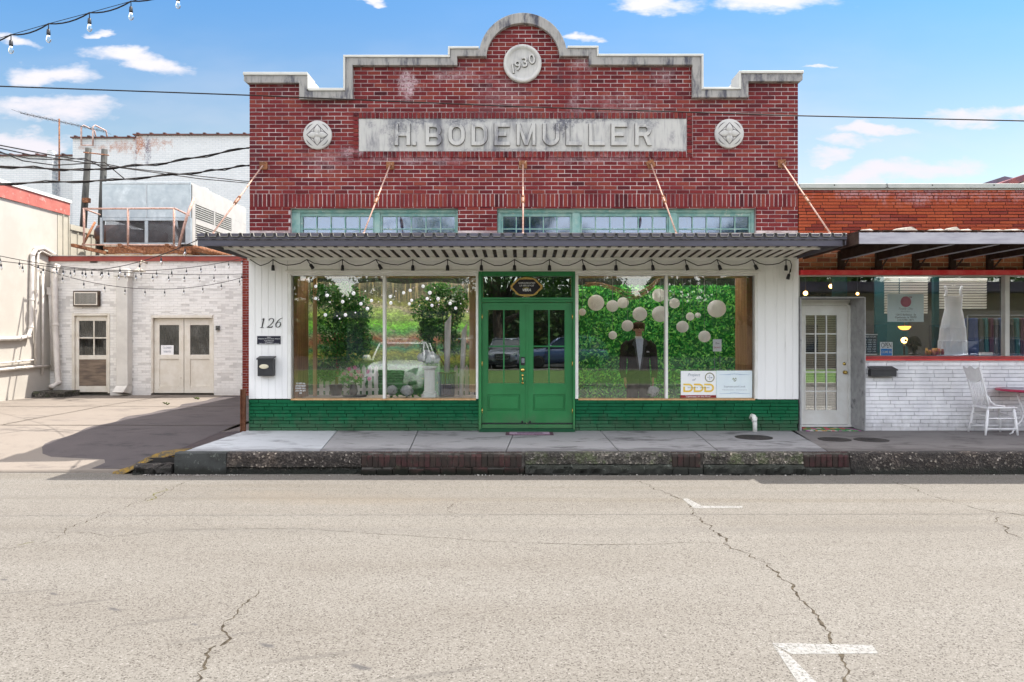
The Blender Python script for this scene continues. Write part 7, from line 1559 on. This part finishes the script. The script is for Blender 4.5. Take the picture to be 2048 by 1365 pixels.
# lamps on a cable at the top left
hkp = [(22, 70), (97, 48), (179, 26), (262, 3), (356, -20)]
pts = [P(-80, 100, 6.2)]+[P(*p, 6.2) for p in hkp]+[P(500, -60, 6.2)]; pp = []
for a, b_ in zip(pts, pts[1:]):
    for k in range(6): u_ = k/6; p = a.lerp(b_, u_); p.z -= .03*4*u_*(1-u_); pp.append(p)
ts = light_string('string_lights', 'string of clear bulbs crossing the sky in the top left corner', pp, [P(*p, 6.2) for p in hkp], r=.006, k=1.0, br=.022)
m = MB(); m.tube(pts, .003, 4); m.build('support_wire', M_cab, ts)
def span(lab, a, b_, ya, yb, sag, hooks, g=None, k=1.15):
    A, B_ = P(*a, ya), P(*b_, yb); f_ = lambda u_: A.lerp(B_, u_)-Vector((0, 0, 4*sag*u_*(1-u_)))
    return light_string('string_lights', lab, [f_(i/30) for i in range(31)], [f_((h_+.5)/hooks) for h_ in range(hooks)], r=.0075, k=k, br=.022)
span('bulb string running highest, crossing the red roof edge to the brick pier', (-20, 508), (497, 514), 15, 18.6, .35, 16)
span('bulb string hanging in the middle before the back building', (-20, 520), (497, 548), 14.5, 18.8, .12, 15)
span('lowest bulb string sagging from the stucco wall to the brick pier', (60, 530), (497, 552), 17, 18.9, .45, 11)
span('short bulb string rising from the inner corner to the canopy end', (100, 534), (396, 480), 17.5, 12.2, .25, 8)
# ------------------------------------------------------------- across the street (seen in the glass)
m, t, b = base('lawn_grass'); co = coords(t); col = t.ramp(t.noise(co, 1.4, 8, .7), [(.3, (.045, .10, .015)), (.5, (.08, .15, .025)), (.7, (.12, .18, .04))])
t.l.new(t.mix(t.step(t.noise(co, 40, 4), .4, .7), col, t.mix(1, col, (.6, .6, .5), 'MULTIPLY')), b.inputs['Base Color']); b.inputs['Roughness'].default_value = .95; bump(t, b, t.noise(co, 50, 4), .8, .03)
q = MB(); q.quad((-70, -13, .14), (70, -13, .14), (70, -2.1, .14), (-70, -2.1, .14)); struct(q.build('lawn', m))
q = MB(); q.quad((-70, -60, .10), (70, -60, .10), (70, -13.2, .10), (-70, -13.2, .10)); struct(q.build('parking_lot', pm('lot_asphalt', (.035, .034, .034), (.025, .025, .025), sc=.6, rough=.9)))
q = MB(); q.box(-70, 70, -2.1, -1.8, -.03, .15); struct(q.build('curb', M_curbtop))
q = MB(); q.box(-70, 70, -13.2, -13.0, .0, .20); struct(q.build('curb', M_curbtop))
M_crown = [leafmat('oak_leaf', (.018, .05, .012), (.04, .10, .018), (.09, .17, .03), .5), leafmat('light_leaf', (.035, .09, .015), (.07, .16, .03), (.13, .24, .05), .5)]
M_bark = pm('bark', (.16, .12, .09), (.09, .065, .05), sc=6, stretch=(4, 4, .7), rough=.95, bmp=.6, fine=15)
def tree(x, y, h, r, lab, seed, n=5000, k=0, trunkh=.32):
    rnd = random.Random(seed); th = thing('tree', lab, 'tree', (x, y, .1)); m = MB(); tz = h*trunkh
    m.tube([(x, y, 0), (x+.1, y, tz*.5), (x-.05, y+.1, tz), (x, y, h*.75)], [r*.085, r*.07, r*.06, r*.015], 9); bl_ = []
    for i in range(16):
        a = rnd.uniform(0, 6.28); d = r*rnd.uniform(.25, .8); z = tz+(h-tz)*rnd.uniform(.12, .86); d *= 1-.5*max(0, (z-tz)/(h-tz)-.4); bl_.append((x+d*math.cos(a), y+d*math.sin(a), z, r*rnd.uniform(.26, .44)))
        m.tube([(x, y, tz*rnd.uniform(.8, 1.4)), (x+d*.5*math.cos(a), y+d*.5*math.sin(a), (tz+z)*.5), bl_[-1][:3]], [r*.035, r*.022, r*.008], 5)
    m.build('trunk', M_bark, th)
    def wh(q):
        c = q.choice(bl_); v = Vector((q.gauss(0, 1), q.gauss(0, 1), q.gauss(0, 1))).normalized()*(q.random()**.35)*c[3]; return (c[0]+v.x, c[1]+v.y, c[2]+v.z*.75)
    leaves(MB(), rnd, n, wh, .15).build('crown', M_crown[k], th)
tree(-13, -9, 8.5, 4.2, 'broad leafy tree reflected at the left end of the left window', 1, 7000, 0, .22)
tree(-6.6, -21, 10, 4.5, 'tree across the street reflected above the white car', 2, 6000, 1)
tree(-1.6, -24, 11, 5, 'tall tree across the street reflected in the green doors', 3, 7000, 0, .25)
tree(4.8, -26, 9.5, 4.4, 'tree across the street reflected in the transom and right door', 4, 6000, 0)
tree(12.5, -15, 8.6, 3.8, 'tree whose reflection fills the top of the right pane of the leaf window', 5, 6000, 0)
tree(20, -26, 9, 5, 'tree standing before the tan building across the street', 6, 5000, 1)
tree(-22, -26, 11, 6, 'dark tree far to the left across the street', 7, 6000, 0)
q = leaves(MB(), random.Random(3), 34000, lambda r: (lambda x: (x, -41+r.gauss(0, .8), (1-r.random()**1.6)*(7.0+1.0*math.sin(x*.5)+.7*math.sin(x*1.7))))(r.uniform(-50, 50)), .34)
q.box(-60, 60, -44, -42.6, 0, 5.0); tag(q.build('wood', M_crown[0]), 'dense belt of woods closing the far side of the parking lot', 'woods', kind='stuff')
# cars
M_tyre = pm('tyre_rubber', (.02, .02, .02), rough=.85); M_rim = pm('alloy', (.5, .5, .52), metal=.8, rough=.3, bmp=0); M_cglass = pm('car_glass', (.02, .03, .03), rough=.03, bmp=0, spec=1.0); M_lens = pm('headlight_lens', (.65, .68, .68), (.3, .32, .32), sc=20, rough=.08, bmp=0); M_tail = pm('tail_lens', (.35, .01, .01), rough=.1, bmp=0)
def paint(name, c, met=.0): return pm(name, c, c, rough=.22, bmp=0, coat=1, metal=met)
def car(x, y, rz, mt, lab, group=None, k=1.0, name='parked_car'):
    th = thing(name, lab, 'car', (0, 0, 0), group)
    st = [(2.32, .66, .42, .70), (2.26, .80, .27, .86), (2.05, .90, .22, .95), (1.55, .94, .20, 1.02), (.95, .95, .20, 1.10), (.2, .955, .20, 1.10), (-1.2, .955, .20, 1.10), (-1.9, .93, .22, 1.10), (-2.2, .88, .28, 1.05), (-2.32, .76, .42, .95)]
    m = MB(); vs = []
    for (yy, w, zb, zt) in st:
        h = zt-zb; half = [(w*.90, zb), (w*.985, zb+h*.12), (w, zb+h*.42), (w*.985, zb+h*.68), (w*.93, zb+h*.92), (w*.80, zt-.003), (w*.4, zt+.02)]
        ring = [(a, yy, b_) for a, b_ in half]+[(0, yy, zt+.028)]+[(-a, yy, b_) for a, b_ in reversed(half)]+[(0, yy, zb)]; vs += ring
    n = 16; m.add(vs, [(i*n+j, i*n+(j+1) % n, (i+1)*n+(j+1) % n, (i+1)*n+j) for i in range(len(st)-1) for j in range(n)]+[tuple(range(n-1, -1, -1)), tuple((len(st)-1)*n+j for j in range(n))], True); m.build('body', mt, th, sub=1)
    cb = [(1.02, .80, 1.10), (.30, .70, 1.60), (-.2, .69, 1.66), (-1.3, .68, 1.63), (-1.75, .67, 1.52), (-2.2, .78, 1.08)]; m = MB(); vs = []
    for (yy, w, z) in cb:
        wb = .86; vs += [(wb, yy, 1.07), (w, yy, z-.02), (w-.1, yy, z), (-w+.1, yy, z), (-w, yy, z-.02), (-wb, yy, 1.07)]
    m.add(vs, [(i*6+j, i*6+j+1, (i+1)*6+j+1, (i+1)*6+j) for i in range(5) for j in range(5)]); m.build('windows', M_cglass, th)
    m = MB()
    for i in range(1, 4):
        (y0, w0, z0), (y1, w1, z1) = cb[i], cb[i+1]; m.add([(w0-.02, y0, z0+.004), (-w0+.02, y0, z0+.004), (-w1+.02, y1, z1+.004), (w1-.02, y1, z1+.004), (w0-.02, y0, z0-.05), (-w0+.02, y0, z0-.05), (-w1+.02, y1, z1-.05), (w1-.02, y1, z1-.05)], [(0, 1, 2, 3), (0, 3, 7, 4), (1, 5, 6, 2), (0, 4, 5, 1)])
    for s in (-1, 1):
        m.tube([(s*.82, 1.04, 1.09), (s*.72, .30, 1.61)], .035, 6); m.tube([(s*.71, .30, 1.60), (s*.70, -.3, 1.64), (s*.70, -1.3, 1.61), (s*.69, -1.75, 1.5), (s*.8, -2.2, 1.1)], .035, 6); m.tube([(s*.88, -.25, 1.08), (s*.72, -.28, 1.62)], .03, 6); m.tube([(s*.89, -1.2, 1.08), (s*.71, -1.3, 1.6)], .045, 6); m.tube([(s*.62, .1, 1.70), (s*.62, -1.5, 1.69)], .018, 6)
    m.tube([(-.72, .30, 1.61), (.72, .30, 1.61)], .035, 6)
    m.build('roof', mt, th)
    for s in (-1, 1):
        m = MB(); m.lathe((s*1.03, .85, 1.16), [(.03, -.13), (.09, -.10), (.10, .08), (.04, .12)], 10, 'x'); m.tube([(s*.86, .88, 1.10), (s*1.0, .85, 1.13)], .03, 6); m.build('side_mirror', mt, th)
        m = MB(); m.prism([[(s*a, b_) for a, b_ in ((.46, .72), (.80, .80), (.82, .90), (.70, .90), (.46, .80))][::s]], 2.20, 2.285); m.build('headlight', M_lens, th)
        m = MB(); m.prism([[(s*a, b_) for a, b_ in ((.48, .36), (.80, .40), (.78, .52), (.56, .50))][::s]], 2.25, 2.325); m.build('fog_lamp_recess', M_black, th)
        m = MB(); m.prism([[(s*a, b_) for a, b_ in ((.50, .86), (.84, .84), (.86, 1.0), (.6, 1.02))][::s]], -2.30, -2.2); m.build('tail_light', M_tail, th)
        for yy in (1.45, -1.42):
            m = MB(); m.lathe((s*.86, yy, .34), [(.22, -.11), (.33, -.11), (.345, -.06), (.345, .06), (.33, .11), (.22, .11)], 24, 'x'); w_ = m.build('wheel', M_tyre, th); m = MB(); m.lathe((s*.875, yy, .34), [(.22, -.09), (.23, .10), (.20, .07), (.05, .09), (.02, .09)], 20, 'x'); m.build('rim', M_rim, w_)
    m = MB(); m.prism([[(-.42, .80), (-.36, .46), (.36, .46), (.42, .80), (.36, .83), (-.36, .83)]], 2.29, 2.335); g_ = m.build('grille', M_black, th); m = MB()
    for z in (.54, .62, .70, .77): m.box(-.36, .36, 2.336, 2.342, z-.008, z+.008)
    m.build('grille_bars', M_rim, g_)
    m = MB(); m.box(-.5, .5, 2.28, 2.33, .30, .41); m.build('lower_intake', M_black, th)
    th.location = (x, y, 0 if y > -2 else .1); th.rotation_euler = (0, 0, rz); th.scale = (k, k, k); return th
car(-3.95, -.15, 0, paint('white_car_paint', (.78, .78, .76)), 'white sport utility car facing the shop, mirrored in the left window', name='parked_car')
car(-3.4, -16.2, R(8), paint('dark_car_paint', (.02, .022, .028)), 'dark sport utility car in the lot, mirrored in the left green door')
car(-.9, -17, R(4), paint('grey_car_paint', (.16, .17, .20), .3), 'grey car in the lot, mirrored in the middle of the green doors')
car(2.4, -17.2, R(90), paint('blue_car_paint', (.05, .08, .16), .2), 'blue car parked sideways, mirrored in the right green door', k=1.05)
car(-6.6, -15.5, R(-4), paint('silver_car_paint', (.45, .46, .48), .4), 'silver car in the lot, mirrored behind the white tubes')
car(20, -8, R(90), paint('navy_car_paint', (.02, .035, .08), .2), 'navy car parked sideways across the street, mirrored in the side shop window')
# sign and bin by the kerb
sg = thing('sandwich_board', 'pale blood drive board on the far kerb, mirrored behind the pedestal', 'sign', (-2.62, 2.4, 0)); m = MB(); m.add([(-2.86, 2.45, .05), (-2.40, 2.45, .05), (-2.42, 2.62, 1.18), (-2.84, 2.62, 1.18), (-2.86, 2.42, .05), (-2.40, 2.42, .05), (-2.42, 2.59, 1.18), (-2.84, 2.59, 1.18)], [(0, 1, 2, 3), (7, 6, 5, 4), (0, 3, 7, 4), (1, 5, 6, 2), (2, 6, 7, 3)]); m.add([(-2.86, 2.95, .0), (-2.40, 2.95, .0), (-2.42, 2.66, 1.18), (-2.84, 2.66, 1.18), (-2.86, 2.98, .0), (-2.40, 2.98, .0), (-2.42, 2.69, 1.18), (-2.84, 2.69, 1.18)], [(0, 1, 2, 3), (7, 6, 5, 4), (0, 3, 7, 4), (1, 5, 6, 2), (2, 6, 7, 3)])
m.build('boards', pm('pale_green_board', (.55, .62, .58)), sg)
def backtext(body, x, z, h, y, mt, parent, width):
    mm = text(body, x, z, h, y, mt, width=width, asthing=True); mm.v = [(2*x-a, 2*y-b_, c_) for a, b_, c_ in mm.v]; mm.build('lettering', mt, parent)
backtext('BLOOD', -2.63, 1.03, .10, 2.86, M_ink, sg, .34); backtext('DRIVE', -2.63, .89, .10, 2.86, M_ink, sg, .34)
# tan building and dark-roofed hall across the street
def hall(x0, x1, y0, y1, h, mt, lab, roofm):
    th = thing('hall_building', lab, 'building', ((x0+x1)/2, y1, 0)); m = MB(); m.box(x0, x1, y0, y1, 0, h); m.build('wall', mt, th); m = MB(); m.box(x0-.6, x1+.6, y0-.6, y1+1.6, h, h+.5); m.build('roof', roofm, th)
    x = x0+1.2
    while x < x1-1.5: m = MB(); m.box(x, x+1.1, y1+.01, y1+.05, 1.0, 2.5); m.build('window', M_cglass, th); x += 3.4
hall(14, 34, -24, -15.5, 4.2, pm('tan_siding', (.52, .38, .24), (.46, .33, .21), sc=2, stretch=(.3, 1, 8)), 'tan clapboard building across the street with a dark flat roof', M_greyroof)
hall(-13, -4, -36, -30, 3.2, pm('grey_hall', (.30, .31, .33)), 'low grey hall beyond the lot, mirrored above the silver car', M_greyroof)

# weeds in the drive joints
wd_ = MB(); rnd = random.Random(9)
for (px, py) in ((330, 810), (391, 800), (396, 801), (335, 812)):
    y = 1.55*F/(py-CY); c = Vector((X(px, y), y, dz(X(px, y), y)))
    for k in range(14): a = rnd.uniform(0, 6.28); l_ = rnd.uniform(.02, .07); wd_.add([c+Vector((math.cos(a)*.01, math.sin(a)*.01, 0)), c+Vector((math.cos(a)*l_*.6-.015, math.sin(a)*l_*.6, l_*.6)), c+Vector((math.cos(a)*l_, math.sin(a)*l_, l_*.7)), c+Vector((math.cos(a)*l_*.6+.015, math.sin(a)*l_*.6, l_*.55))], [(0, 1, 2, 3)])
tag(wd_.build('weeds', pm('weed_green', (.05, .07, .02), (.09, .11, .03))), 'small green weeds sprouting from a joint in the driveway', 'weeds', kind='stuff')
